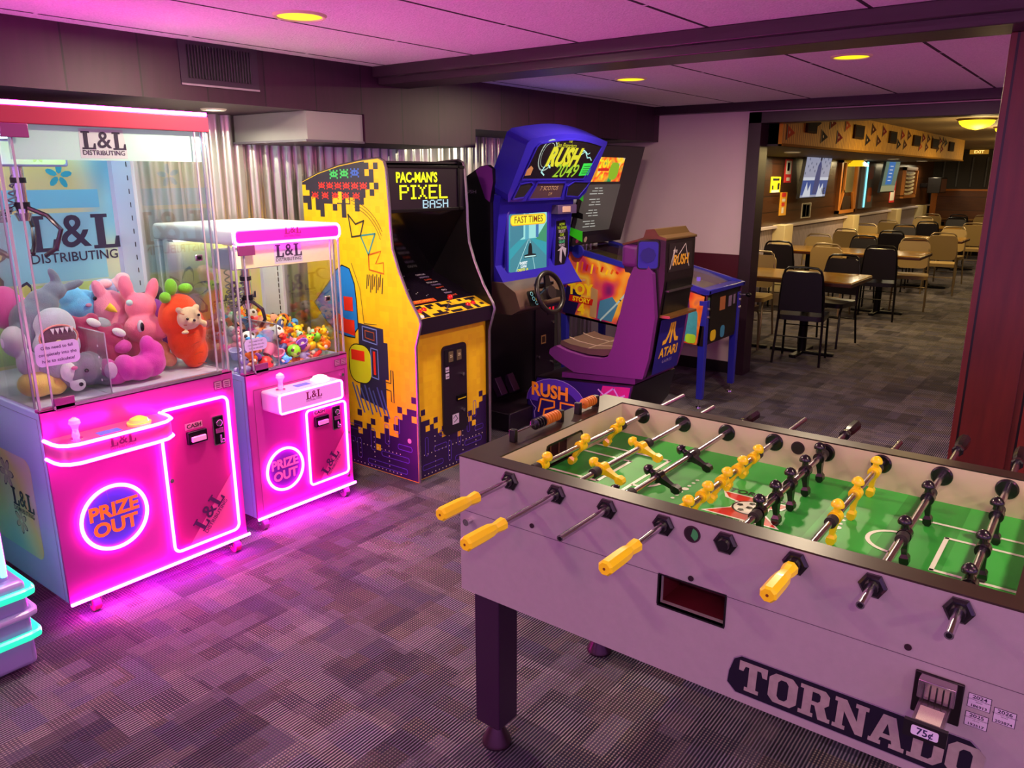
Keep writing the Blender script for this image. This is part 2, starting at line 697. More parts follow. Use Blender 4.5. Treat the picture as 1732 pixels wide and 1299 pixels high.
GL = {  # slab letters on a 1-high grid
    'L': [[(0, 0), (.78, 0), (.78, .34), (.68, .34), (.62, .1), (.36, .1), (.36, .9), (.48, .9), (.48, 1), (0, 1), (0, .9), (.12, .9), (.12, .1), (0, .1)]],
    'T': [[(.22, 0), (.68, 0), (.68, .13), (.58, .13), (.58, .84), (.7, .84), (.76, .66), (.9, .66), (.9, 1), (0, 1), (0, .66), (.14, .66), (.2, .84), (.32, .84), (.32, .13), (.22, .13)]],
    'N': [[(0, 0), (.36, 0), (.36, .13), (.28, .13), (.28, .62), (.66, 0), (.86, 0), (.86, .87), (.94, .87), (.94, 1), (.58, 1), (.58, .87), (.66, .87), (.66, .42), (.32, 1), (0, 1), (0, .87), (.08, .87), (.08, .13), (0, .13)]],
    'A': [[(0, 0), (.34, 0), (.34, .13), (.28, .13), (.31, .25), (.6, .25), (.63, .13), (.56, .13), (.56, 0), (.96, 0), (.96, .13), (.88, .13), (.64, 1), (.3, 1), (.06, .13), (0, .13)],
          [(.36, .4), (.45, .74), (.55, .4)]],
    'O': [[(.18, 0), (.7, 0), (.88, .18), (.88, .82), (.7, 1), (.18, 1), (0, .82), (0, .18)], [(.36, .16), (.28, .26), (.28, .74), (.36, .84), (.52, .84), (.6, .74), (.6, .26), (.52, .16)]],
    'D': [[(0, 0), (.68, 0), (.88, .2), (.88, .8), (.68, 1), (0, 1), (0, .87), (.1, .87), (.1, .13), (0, .13)], [(.36, .15), (.36, .85), (.54, .85), (.62, .76), (.62, .24), (.54, .15)]],
    'R': [[(0, 0), (.44, 0), (.44, .13), (.36, .13), (.36, .42), (.46, .42), (.6, 0), (.94, 0), (.94, .13), (.86, .13), (.74, .46), (.86, .58), (.86, .86), (.72, 1), (0, 1), (0, .87), (.1, .87), (.1, .13), (0, .13)], [(.36, .56), (.36, .86), (.54, .86), (.6, .8), (.6, .62), (.54, .56)]],
}


def slab(mb, F, txt, h, a, b, mat, hole=None, off=0.002, gap=0.08, w=1.0, rot=0.0, amp_mat=None, skew=0.0):
    """text with slab letters from GL; & from the built-in face"""
    x = 0.0
    cr, sr = math.cos(rot), math.sin(rot)

    def tr(px, py):
        px = (x + px * w + skew * py) * h
        py = py * h
        return (a + px * cr - py * sr, b + px * sr + py * cr)
    for ch in txt:
        if ch == '&':
            cx, cy = (x + .42) * h, .5 * h
            mb.text(F, '&', h * 1.32, a + cx * cr - cy * sr, b + cx * sr + cy * cr, mat, off, rot=rot, bold=0.012)
            x += .84 + gap
            continue
        g = GL[ch]
        mb.prism(F, [tr(*p) for p in g[0]], 0.0006, mat, off)
        if len(g) > 1 and hole:
            mb.prism(F, [tr(*p) for p in g[1]], 0.0006, hole, off + 0.0006)
        x += max(p[0] for p in g[0]) * w + gap
    return x * h


def ll_logo(mb, F, a, b, h, dark, light=None, rot=0.0, dist=True, off=0.002):
    """serif L&L wordmark, DISTRIBUTING underneath; (a,b) is the lower left"""
    if light:
        cr, sr = math.cos(rot), math.sin(rot)
        pts = [(-.14, -.5), (2.6, -.5), (2.6, .0), (2.45, 1.15), (-.1, 1.15), (-.14, 0)]
        mb.prism(F, [(a + (p * h) * cr - (q * h) * sr, b + (p * h) * sr + (q * h) * cr) for p, q in pts], 0.0005, light, off - 0.0008)
    slab(mb, F, 'L&L', h, a, b, dark, off=off, rot=rot)
    if dist:
        cr, sr = math.cos(rot), math.sin(rot)
        cx, cy = 1.22 * h, -.2 * h
        mb.text(F, 'DISTRIBUTING', h * .38, a + cx * cr - cy * sr, b + cx * sr + cy * cr, dark, off, rot=rot, bold=0.01)


BITS = {
    'P': '11110 10001 10001 11110 10000 10000 10000', 'I': '111 010 010 010 010 010 111', 'X': '10001 01010 00100 00100 00100 01010 10001',
    'E': '11111 10000 10000 11110 10000 10000 11111', 'L': '10000 10000 10000 10000 10000 10000 11111',
    'B': '11110 10001 10001 11110 10001 10001 11110', 'A': '01110 10001 10001 11111 10001 10001 10001',
    'S': '01111 10000 10000 01110 00001 00001 11110', 'H': '10001 10001 10001 11111 10001 10001 10001'}


def bits(mb, F, txt, px, a, b, mat, off=0.002, gap=0.15, py=None):
    py = py or px
    x = a
    for ch in txt:
        rows = BITS[ch].split()
        for r, row in enumerate(rows):
            for c, v in enumerate(row):
                if v == '1':
                    mb.rect(F, x + c * px, b - (r + 1) * py, x + (c + 1) * px * 0.999, b - (r + gap) * py, mat, off)
        x += (len(rows[0]) + 1) * px
    return x


# ================================================================== the room
YF = 6.40          # far white wall
XW = -3.95         # corrugated wall
SX = -3.30         # soffit face
X = Vector((1, 0, 0))
Y = Vector((0, 1, 0))
Z = Vector((0, 0, 1))

b = MB().add([(-4.2, -4, 0), (4.5, -4, 0), (4.5, 21, 0), (-4.2, 21, 0)], [(0, 1, 2, 3)], CARPET)
struct(b, 'floor', smooth=0)
b = MB().add([(-4.2, -2.6, CEIL), (-4.2, YF, CEIL), (4.5, YF, CEIL), (4.5, -2.6, CEIL)], [(0, 1, 2, 3)], CEILM)
b.box((-4.2, -2.6, CEIL + 0.001), (4.5, YF, CEIL + 0.05), WHITE)
struct(b, 'ceiling', smooth=0)

# corrugated metal wall, ridges run up
CORR = M('corrugated_steel', '#b8b2a6', 0.30, 0.8, noise=0.12, nscale=5)
b = MB()
vs, fs = [], []
N = 900
for i in range(N + 1):
    yy = -2.6 + (YF + 2.6) * i / N
    ph = (yy / 0.078) % 1.0
    t = 0.5 - 0.5 * math.cos(2 * PI * ph)
    dx = 0.022 * min(1, max(0, (t - 0.5) * 1.7 + 0.5))
    vs += [(XW + dx * 1.4, yy, 0), (XW + dx * 1.4, yy, 2.0)]
for i in range(N):
    fs.append((2 * i, 2 * i + 2, 2 * i + 3, 2 * i + 1))
b.add(vs, fs, CORR)
b.box((XW - 0.1, -2.6, 0), (XW - 0.005, YF, 2.2), WHITE)
struct(b, 'wall_left', smooth=60)

# dark board soffit over the machines: three lengths of different drop
b = MB()
b.box((-4.0, -2.6, 1.975), (SX, 3.02, CEIL), DARKWOOD)
b.box((-4.0, 3.02, 1.83), (SX, 3.94, CEIL), DARKWOOD)
b.box((-4.0, 3.94, 1.94), (SX, YF, CEIL), DARKWOOD)
struct(b, 'trim_1', smooth=0)
b = MB().box((-3.93, 2.645, 1.835), (SX - 0.012, 3.015, 1.973), M('duct_white', '#8c8888', 0.5))
b.box((-3.93, 2.63, 1.826), (SX - 0.005, 3.018, 1.836), M('duct_edge', '#5a5260', 0.5))
struct(b, 'trim_2', smooth=0)

# dark beam across the ceiling
b = MB()
b.box((SX, 3.13, 2.13), (4.5, 3.36, CEIL), BEAMW)
b.box((SX, 3.09, 2.165), (4.5, 3.13, CEIL), BEAMW)
struct(b, 'trim_3', bevel=0.004)

# white far wall with burgundy rail, doorway and dark casing
WALLW = M('far_wall_paint', '#cfb9c2', 0.6, noise=0.03, nscale=8)
DX0, DX1, DZ = -2.40, -0.20, 2.07
b = MB()
b.box((XW, YF, 0), (DX0 - 0.0, YF + 0.12, CEIL), WALLW)
b.box((DX0, YF, DZ), (4.5, YF + 0.12, CEIL), WALLW)
b.box((DX1, YF, 0), (4.5, YF + 0.12, DZ), WALLW)
struct(b, 'wall_far', smooth=0)
CAS = M('dark_casing', '#2c1826', 0.4, noise=0.2)
b = MB()
b.box((DX0 - 0.095, YF - 0.025, 0), (DX0 + 0.01, YF + 0.15, DZ + 0.075), CAS)
b.box((DX0 - 0.095, YF - 0.025, DZ - 0.01), (0.4, YF + 0.15, DZ + 0.075), CAS)
b.box((DX1 - 0.01, YF - 0.025, 0), (DX1 + 0.1, YF + 0.15, DZ), CAS)
struct(b, 'door_1', bevel=0.003)
b = MB().box((XW, YF - 0.10, 2.155), (4.5, YF, CEIL), CAS)
struct(b, 'trim_4')
b = MB().box((XW, YF - 0.014, 0.82), (DX0 - 0.09, YF, 1.02), M('burgundy_rail', '#4a1024', 0.35))
struct(b, 'trim_5')
b = MB().box((XW, YF - 0.016, 0), (DX0 - 0.09, YF, 0.10), M('dark_baseboard', '#180f18', 0.5))
struct(b, 'baseboard_far')

# red plank wall end at the right
b = MB().box((-0.385, 3.32, 0), (4.5, 3.52, 2.14), REDWOOD)
b.box((-0.40, 3.312, 0), (-0.21, 3.53, 2.13), REDWOOD)
struct(b, 'wall_right', bevel=0.002)
b = MB()
b.box((-0.505, 4.45, 0), (-0.42, 5.0, 0.84), REDWOOD)
b.box((-0.515, 4.43, 0.84), (-0.40, 5.0, 0.86), M('ledge_wood', '#a8702c', 0.4))
struct(b, 'trim_6', bevel=0.003)


# ------------------------------------------------------------------ fittings
def downlight(x, y, label, col='#ffe21a', s=1.3, r=0.085, name='ceiling_light', z=CEIL, rim='#e6d9b0'):
    t = thing(name, (x, y, z), label, 'light', None)
    F = Frame((x, y, z), X, -Y)
    m = MB()
    m.lathe((x, y, z), (x, y, z - 0.008), [(0, r + 0.012), (1, r + 0.006), (1.01, r - 0.002), (0.3, r - 0.006)], M('lamp_trim_' + rim[1:], rim, 0.4), 40, False)
    m.build('trim_ring', t)
    m = MB().lathe((x, y, z - 0.001), (x, y, z - 0.004), [(0, r), (1, r - 0.004)], E('lamp_glow' + col[1:], col, s), 40)
    m.build('diffuser', t)
    return t


downlight(-2.48, 1.98, 'round yellow recessed ceiling light nearest, above the claw machines')
downlight(-2.47, 4.40, 'round yellow recessed ceiling light beyond the beam, above the racing seat')
downlight(-1.17, 4.24, 'round yellow recessed ceiling light beyond the beam, in front of the doorway')
downlight(-3.62, 2.33, 'small white puck light under the dark soffit, over the claw machines', '#fff6d8', 4.0, 0.05, 'soffit_light', 1.975, '#d8d2c0')

# louvred vent in the soffit
t = thing('wall_vent', (SX, 2.21, 2.05), 'black louvred air vent set in the dark board soffit', 'vent')
F = Frame((SX, 2.175, 2.142), Y, Z)
m = MB()
m.prism(F, [(-.195, -.10), (.195, -.10), (.195, .08), (-.195, .08)], 0.006, M('vent_plate', '#2a1e2e', 0.4))
for a0, b0, a1, b1 in ((-.195, -.105, .195, -.097),):
    m.rect(F, a0, b0, a1, b1, M('vent_edge', '#8a7c88', 0.4), 0.006, 0.003)
m.build('frame', t)
m = MB()
m.rect(F, -.16, -.075, .16, .062, BLACK, 0.0065)
for i in range(22):
    a0 = -.155 + i * .0145
    m.rect(F, a0, -.073, a0 + .005, .06, M('vent_slat', '#2d2833', 0.35), 0.008, 0.004)
m.build('louvres', t)


# ================================================================== foosball table
TX0, TX1, TY0, TY1, TT, TB = -1.319, 0.048, 1.492, 2.250, 0.934, 0.536
IX0, IX1, IY0, IY1, FZ, RZ = -1.223, -0.048, 1.545, 2.200, 0.832, 0.903
foos = thing('foosball_table', ((TX0 + TX1) / 2, (TY0 + TY1) / 2, 0),
             'silver coin operated foosball table with green pitch and yellow handles', 'foosball table')
TRAIL = M('rail_laminate', '#33251f', 0.32, noise=0.25, nscale=40)
PITW = M('pit_wall', '#d9cfae', 0.45)
# cabinet with the ball return opening cut through the near panel
PX0, PX1, PZ0, PZ1 = -0.715, -0.558, 0.704, 0.779
m = MB()
w = 0.022
for a, c in (((TX0, TY0, TB), (PX0, TY0 + w, TT)), ((PX1, TY0, TB), (TX1, TY0 + w, TT)), ((PX0, TY0, TB), (PX1, TY0 + w, PZ0)), ((PX0, TY0, PZ1), (PX1, TY0 + w, TT))):
    m.box(a, c, SILV)
m.box((TX0, TY1 - w, TB), (TX1, TY1, TT), SILV)
m.box((TX0, TY0 + w, TB), (TX0 + w, TY1 - w, TT), SILV)
m.box((TX1 - w, TY0 + w, TB), (TX1, TY1 - w, TT), SILV)
m.box((TX0 + w, TY0 + w, TB + .002), (TX1 - w, TY1 - w, TB + 0.02), SILV)
cab = m.build('cabinet', foos, smooth=0)
FN = Frame((0, TY0, 0), X, Z)          # near face, normal towards -Y
SEAM = M('seam_line', '#5a4a62', 0.6)
m = MB()
m.rect(FN, TX0, 0.7785, PX0, 0.7795, SEAM)
m.rect(FN, PX1, 0.7785, TX1, 0.7795, SEAM)
for sx, sz in ((-1.076, .797), (-.639, .794), (-.197, .798)):
    m.disc(FN, sx, sz, 0.0065, M('screw_hole', '#2a1420', 0.4), 0.001, 0.002)
m.build('panel_seam', foos, smooth=0)
# ball return box
BR = M('return_red', '#5a1020', 0.5)
m = MB()
m.box((PX0, TY0 + w, PZ0 - .004), (PX1, TY0 + .12, PZ0), BR)
m.box((PX0, TY0 + .12, PZ0), (PX1, TY0 + .125, PZ1), BR)
m.box((PX0, TY0 + w, PZ1), (PX1, TY0 + .12, PZ1 + .004), BR)
m.box((PX0 - .004, TY0 + w, PZ0), (PX0, TY0 + .12, PZ1), BR)
m.box((PX1, TY0 + w, PZ0), (PX1 + .004, TY0 + .12, PZ1), BR)
for e in (((PX0 - .003, PZ0 - .004), (PX1 + .003, PZ0)), ((PX0 - .003, PZ1), (PX1 + .003, PZ1 + .003)), ((PX0 - .004, PZ0), (PX0, PZ1)), ((PX1, PZ0), (PX1 + .004, PZ1))):
    m.box((e[0][0], TY0 - .002, e[0][1]), (e[1][0], TY0 + .01, e[1][1]), BLACK)
m.build('ball_return', foos)
# top rails
m = MB()
for a, c in (((TX0, TY0 - .001, TT - .003), (TX1, IY0, TT + .001)), ((TX0, IY1, TT - .003), (TX1, TY1 + .001, TT + .001)),
             ((TX0 - .001, IY0, TT - .003), (IX0, IY1, TT + .001)), ((IX1, IY0, TT - .003), (TX1 + .001, IY1, TT + .001))):
    m.box(a, c, TRAIL)
m.build('top_rail', foos, smooth=0)
# pit walls (white), goal recess in the left one
m = MB()
m.box((IX0 - .02, TY0 + w, FZ - .02), (IX1 + .02, IY0, TT - .003), PITW)
m.box((IX0 - .02, IY1, FZ - .02), (IX1 + .02, TY1 - w, TT - .003), PITW)
GY0, GY1, GZ0, GZ1 = 1.765, 1.955, FZ, 0.902
for xa, xb in ((TX0 + w, IX0), (IX1, TX1 - w)):
    m.box((xa, IY0, FZ - .02), (xb, GY0, TT - .003), PITW)
    m.box((xa, GY1, FZ - .02), (xb, IY1, TT - .003), PITW)
    m.box((xa, GY0, GZ1), (xb, GY1, TT - .003), PITW)
m.build('pit_wall', foos, smooth=0)
m = MB()
GM = M('goal_dark', '#3a1420', 0.4)
m.box((IX0 - .06, GY0, FZ - .05), (IX0 - .055, GY1, GZ1), GM)
m.box((IX0 - .06, GY0, FZ - .05), (IX0, GY1, FZ - .03), GM)
Fg = Frame((IX0, 0, 0), Y, Z)
m.line(Fg, rrect(GY0, GZ0 + .002, GY1, GZ1, .012), .006, BLACK, .0005, .0015, True)
for k in range(1, 4):
    m.box((IX0 - .05, GY0 + k * .045, FZ), (IX0 - .048, GY0 + k * .045 + .004, GZ1), M('goal_line', '#8a5a4a', 0.4))
m.build('goal', foos, smooth=0)
# pitch
GREEN = M('pitch_green', '#2b9a36', 0.45, noise=0.1, nscale=4)
GREEN2 = M('pitch_stripe', '#3bb246', 0.45, noise=0.1, nscale=5)
WL = M('pitch_line', '#e8f0dc', 0.35)
FP = Frame((0, 0, FZ), X, Y)
m = MB().box((IX0 - .001, IY0 - .001, FZ - .006), (IX1 + .001, IY1 + .001, FZ), GREEN)
for k in range(8):
    if k % 2:
        m.rect(FP, IX0 + k * .147, IY0, IX0 + (k + 1) * .147, IY1, GREEN2, 0.0001, .0001)
lw = .010
CX = (IX0 + IX1) / 2
YM = (IY0 + IY1) / 2
for sgn in (-1, 1):
    gx = CX + sgn * .5875
    for dx, hy in ((.255, .172), (.165, .096)):
        x2 = gx - sgn * dx
        m.line(FP, [(gx, YM - hy), (x2, YM - hy), (x2, YM + hy), (gx, YM + hy)], lw, WL, .0008)
    x2 = gx - sgn * .255
    m.line(FP, [(x2 - sgn * .062 * math.cos(t), YM + .062 * math.sin(t)) for t in [(-90 + 12 * k) * PI / 180 for k in range(16)]], lw, WL, .0008)
m.rect(FP, CX - .005, IY0, CX + .005, IY1, WL, .0007, .0002)
for k in range(-3, 4):
    m.disc(FP, CX - .20, YM + k * .026, .0055 if k else .010, WL, .0008, .0002, 14)
    m.disc(FP, CX + .20, YM + k * .026, .0055 if k else .010, WL, .0008, .0002, 14)
# centre emblem: red cup shapes round a white ball, black outline
RED = M('emblem_red', '#d4261c', 0.35)
INK = M('emblem_ink', '#101810', 0.4)
EM = .84
FE = Frame((CX - .012, YM - .02, FZ), X, Y)
m.flat(FE, [(-.100, .075), (.085, .075), (.070, .030), (.045, .022), (.050, -.02), (.105, -.082), (-.098, -.082), (-.045, -.02), (-.045, .022), (-.080, .035)], WL, .0010, .0002)
m.flat(FE, [(-.092, .068), (.076, .068), (.062, .034), (.036, .026), (-.036, .026), (-.070, .038)], RED, .0013, .0002)
m.flat(FE, [(-.036, -.018), (.040, -.018), (.094, -.076), (-.086, -.076)], RED, .0013, .0002)
m.disc(FE, 0, 0, .045, INK, .0016, .0002)
m.disc(FE, 0, 0, .040, WL, .0019, .0002)
for k in range(5):
    an = k * 2 * PI / 5 + .4
    m.disc(FE, .028 * math.cos(an), .028 * math.sin(an), .009, INK, .0022, .0002, 5)
m.disc(FE, 0, 0, .010, INK, .0022, .0002, 5)
m.text(FE, 'TORNADO', .036, 0, .092, INK, .0012, .0002, bold=.02)
m.text(FE, 'FOOSBALL', .022, 0, -.094, INK, .0012, .0002, bold=.02)
m.build('pitch', foos, smooth=0)
# legs
LEGM = M('table_leg_paint', '#2e1232', 0.4)
for lx, ly in ((-1.262, 1.575), (-1.262, 2.17), (-.01, 1.575), (-.01, 2.17)):
    m = MB()
    h = .044
    m.box((lx - h, ly - h, .088), (lx + h, ly + h, TB), LEGM)
    m.lathe((lx, ly, .088), (lx, ly, .060), [(0, h * 1.414), (1, h * .6)], LEGM, 4)
    l = m.build('leg', foos, smooth=0, bevel=.003)
    m = MB().lathe((lx, ly, .068), (lx, ly, 0), [(0, .018), (.1, .020), (.78, .043), (.9, .045), (1, .042)], M('leveller_metal', '#4a3040', 0.3, 0.7), 20)
    m.build('leveller', l)


def foos_man(m, x, y, ang, mat):
    """player on the rod at (x, y); ang tilts the feet towards +x"""
    R = Matrix.Rotation(-ang, 3, 'Y')
    c = Vector((x, y, RZ))

    def P(px, py, pz):
        return R @ Vector((px, py, pz)) + c
    m.cyl(P(0, -.012, 0), P(0, .012, 0), .0155, mat, n=18)
    m.cyl(P(0, -.017, 0), P(0, .017, 0), .0115, mat, n=16)
    m.lathe(P(0, 0, .010), P(0, 0, .045), [(0, .010), (.30, .0075), (.40, .0085), (.48, .0150), (.62, .0152), (.82, .0115), (.95, .006), (1, .001)], mat, 16)

    def blk(z0, w0, d0, z1, w1, d1, x0=0, x1=0):
        vs = [P(x0 - w0, -d0, z0), P(x0 + w0, -d0, z0), P(x0 + w0, d0, z0), P(x0 - w0, d0, z0),
              P(x1 - w1, -d1, z1), P(x1 + w1, -d1, z1), P(x1 + w1, d1, z1), P(x1 - w1, d1, z1)]
        m.add(vs, [(0, 1, 2, 3), (7, 6, 5, 4), (4, 5, 1, 0), (5, 6, 2, 1), (6, 7, 3, 2), (7, 4, 0, 3)], mat)
    blk(-.008, .009, .0135, -.030, .0065, .0085)
    blk(-.030, .0065, .0085, -.044, .0055, .0075)
    blk(-.044, .0055, .0075, -.052, .0095, .0115)
    blk(-.052, .0095, .0115, -.064, .0100, .0095)
    blk(-.064, .0100, .0095, -.071, .0040, .0085)


RODS = [  # x, colour, ymin, ymax, handle y0,y1 side, angle, men, bumpers
    (-1.146, 'y', 1.225, 2.50, 'n', -30, (2.029, 1.829, 1.636), (2.062, 1.602)),
    (-1.002, 'y', 1.145, 2.43, 'n', 68, (1.925, 1.711), (1.965, 1.672)),
    (-.858, 'k', 1.292, 2.44, 'f', 66, (1.943, 1.749, 1.575), (1.968, 1.600)),
    (-.712, 'y', 1.233, 2.48, 'n', -24, (2.034, 1.922, 1.818, 1.700, 1.590), (2.063, 1.565)),
    (-.566, 'k', 1.485, 2.52, 'f', 6, (2.148, 2.023, 1.905, 1.798, 1.690), (2.178, 1.662)),
    (-.418, 'y', 1.330, 2.42, 'n', -4, (2.125, 1.942, 1.770), (2.155, 1.738)),
    (-.271, 'k', 1.399, 2.57, 'f', 6, (2.020, 1.766), (2.05, 1.742)),
    (-.125, 'k', 1.388, 2.55, 'f', 6, (2.005, 1.788, 1.605), (2.035, 1.572)),
]
for x, colr, y0, y1, side, ang, men, bumps in RODS:
    mat = YELP if colr == 'y' else BLKP
    cname = 'yellow' if colr == 'y' else 'black'
    m = MB().cyl((x, y0 + (.06 if side == 'n' else 0), RZ), (x, y1 - (.06 if side == 'f' else 0), RZ), .0079, STEEL, n=16)
    if side == 'f':
        m.cyl((x, y0 - .0005, RZ), (x, y0 + .001, RZ), .0052, BLACK, n=12)
    rod = m.build('rod', foos)
    rod['label'] = 'steel rod with %d %s players' % (len(men), cname)
    m = MB()
    prof = [(0, .0135), (.04, .0175), (.45, .0175), (.62, .0165), (.74, .0125), (.86, .0150), (.97, .0160), (1, .0125)]
    L = .135
    if side == 'n':
        m.lathe((x, y0, RZ), (x, y0 + L, RZ), prof, YELP, 8)
        m.cyl((x, y0 - .0008, RZ), (x, y0 + .001, RZ), .003, M('handle_hole', '#7a3a00', 0.6), n=10)
    else:
        m.lathe((x, y1, RZ), (x, y1 - L, RZ), prof, BLKP, 8)
    m.build('handle', rod, smooth=20)
    for my in men:
        mm = MB()
        foos_man(mm, x, my, math.radians(ang), mat)
        mm.build('player_figure', rod, smooth=40)
    for by in bumps:
        MB().cyl((x, by - .012, RZ), (x, by + .012, RZ), .0135, M('bumper_rubber', '#2a2426', 0.6), n=18).build('bumper', rod)
    # bearings: hexagon outside, round flange inside the far wall
    for yy, s_ in ((TY0, -1), (TY1, 1)):
        mb = MB().lathe((x, yy, RZ), (x, yy + s_ * .010, RZ), [(0, .0265), (.6, .0265), (1, .021)], BLKP, 6)
        mb.lathe((x, yy + s_ * .008, RZ), (x, yy + s_ * .020, RZ), [(0, .0155), (1, .0125)], BLKP, 18)
        mb.build('bearing', foos, smooth=20)
    for yy, s_ in ((IY1, -1), (IY0, 1)):
        mb = MB().lathe((x, yy, RZ), (x, yy + s_ * .006, RZ), [(0, .0265), (.5, .026), (1, .0225)], BLKP, 26)
        mb.build('bearing_flange', foos)
# serve holes near and far
for yy, s_ in ((TY0, -1), (IY1, -1)):
    xx = -.643
    mb = MB().lathe((xx, yy + .0, .900), (xx, yy + s_ * .0015, .900), [(0, .0195), (1, .0195)], M('serve_rim', '#3a2030', 0.4), 26)
    Fh = Frame((xx, yy, .900), X, Z)
    mb.disc(Fh, 0, 0, .016, M('serve_dark', '#1c0c14', 0.5), .002, .0004)
    if yy == TY0:
        mb.flat(Fh, [(.002, .014)] + [(.015 * math.cos(t), .015 * math.sin(t)) for t in [(80 - 14 * k) * PI / 180 for k in range(11)]] + [(-.002, -.004)], M('serve_green', '#3f9d58', 0.4), .0026, .0003)
    mb.build('serve_hole', foos)
# peg lock at the left of the near side
m = MB().cyl((-1.282, TY0, .755), (-1.282, TY0 - .016, .755), .008, CHROME, n=14).cyl((-1.282, TY0 - .016, .755), (-1.282, TY0 - .022, .755), .010, CHROME, n=14)
m.build('lock', foos)
# score counters on the left rail
for ya, yb, n_o in ((1.665, 1.900, 6), (2.000, 2.105, 5)):
    xx = -1.268
    m = MB()
    for yy in (ya, yb):
        m.box((xx - .010, yy - .008, TT), (xx + .010, yy + .008, TT + .038), BLACK)
    m.cyl((xx, ya, TT + .026), (xx, yb, TT + .026), .003, STEEL, n=10)
    sc = m.build('score_counter', foos, bevel=.002)
    yy = yb - .014
    for k in range(10 if n_o == 6 else 5):
        mt = M('orange_bead', '#d8862a', 0.35) if k < n_o else BLKP
        MB().lathe((xx, yy, TT + .026), (xx, yy - .0095, TT + .026), [(0, .009), (.3, .0165), (.7, .0165), (1, .009)], mt, 18).build('bead', sc)
        yy -= .0125
# brand plate
m = MB()
LG = [(-.528, .640), (-.512, .652), (-.072, .652), (-.055, .638), (-.048, .600), (-.066, .562), (-.094, .556), (-.520, .556), (-.540, .575), (-.538, .604)]
m.flat(FN, LG, M('logo_edge', '#8a7a92', .4), .0004, .0008)
m.flat(FN, [((x + .294) * .992 - .294, (z - .604) * .95 + .604) for x, z in LG], M('logo_navy', '#140d24', 0.35), .0013, .0006)
TOR = M('logo_silver', '#a89c98', 0.35, 0.2, noise=0.25, nscale=60)
TNV = M('logo_navy', '#140d24')
slab(m, FN, 'TORNADO', .070, -.515, .570, TOR, TNV, off=.002, gap=.07, w=.98, skew=.03)
m.build('brand_plate', foos, smooth=0)
# coin mechanism, slide pushed in at the near face
m = MB()
ACR = M('coin_face_pink', '#a89aa4', 0.2, 0.85)
m.box((-.178, TY0 - .006, .672), (-.096, TY0, .760), M('coin_plate', '#2a2428', 0.3, 0.6))
cb = m.build('coin_mechanism', foos, bevel=.002)
m = MB()
m.box((-.168, TY0 - .030, .720), (-.106, TY0 - .006, .758), ACR)
for k in range(5):
    xx = -.159 + k * .0108
    m.box((xx, TY0 - .0325, .718), (xx + .0028, TY0 - .006, .7525), BLACK)
m.build('coin_slots', cb, bevel=.002)
m = MB()
m.box((-.163, TY0 - .105, .700), (-.111, TY0 - .006, .716), ACR)
m.box((-.157, TY0 - .092, .7162), (-.117, TY0 - .045, .7168), M('coin_speckle', '#c9bdb4', 0.5, noise=.6, nscale=900))
m.build('coin_slide', cb, bevel=.001)
m = MB()
m.box((-.172, TY0 - .112, .690), (-.102, TY0 - .103, .722), M('slide_black', '#161318', 0.3))
Fc = Frame((-.137, TY0 - .112, .7065), X, Z)
m.flat(Fc, rrect(-.022, -.009, .022, .010, .004), M('price_paper', '#d8d2ea', 0.5), .0003, .0004)
m.text(Fc, '75¢', .019, 0, .0, M('price_ink', '#241c50', 0.5), .0008, .0003, bold=.02)
m.build('slide_handle', cb, smooth=0)
PAP = M('sticker_paper', '#c9bcd2', 0.5)
INKP = M('sticker_ink', '#2a1c40', 0.5)
for a0, b0, a1, b1, t1, t2 in ((-.089, .719, -.052, .748, '2024', '186913'), (-.089, .680, -.052, .7095, '2025', '193517'), (-.047, .705, -.012, .736, '2026', '203874')):
    m = MB()
    m.rect(FN, a0, b0, a1, b1, INKP, .0004, .0003)
    m.rect(FN, a0 + .001, b0 + .001, a1 - .001, b1 - .001, PAP, .0007, .0003)
    c = (a0 + a1) / 2
    m.text(FN, t1, .0095, c, b1 - .006, INKP, .0011, .0002, bold=.02, sx=1.25)
    m.text(FN, 'MECHANICAL AMUSEMENT', .0032, c, b1 - .0115, INKP, .0011, .0002)
    m.text(FN, 'DEVICE', .0032, c, b1 - .0155, INKP, .0011, .0002)
    m.text(FN, t2, .0075, c, b0 + .005, INKP, .0011, .0002, bold=.02, sx=1.2)
    m.build('licence_sticker', foos, smooth=0)


# ================================================================== claw machines
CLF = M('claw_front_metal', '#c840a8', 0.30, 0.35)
CLS = M('claw_side_white', '#b4bff0', 0.35)
EDGEM = M('acrylic_edge', '#cfc6da', 0.12, 0.5)
NAVY = M('logo_dark', '#3a3448', 0.4)
LLW = M('logo_halo', '#dfe4e6', 0.5)
PASTEL = pastel_mat('pastel_decal', ['#7fd0e8', '#a9e0dc', '#e6eec0', '#f2e48a', '#e8c8e4'], 2.0, 0.0, 1.0)
PASTEL2 = pastel_mat('pastel_decal_warm', ['#d8a8e6', '#f4d4ec', '#f6efb0', '#eef07a', '#f4c0dc'], 2.6, 0.0, 4.0)
INKL = M('ink_outline', '#3d3550', 0.5)


def flower(m, F, a, b, r, mat, off, rot=0.0, n=6):
    for k in range(n):
        an = rot + 2 * PI * k / n
        pts = []
        for t in range(8):
            q = 2 * PI * t / 8
            pts.append((a + r * .55 * math.cos(an) + r * (.42 * math.cos(q) * math.cos(an) - .22 * math.sin(q) * math.sin(an)),
                        b + r * .55 * math.sin(an) + r * (.42 * math.cos(q) * math.sin(an) + .22 * math.sin(q) * math.cos(an))))
        m.flat(F, pts, mat, off, .0002)


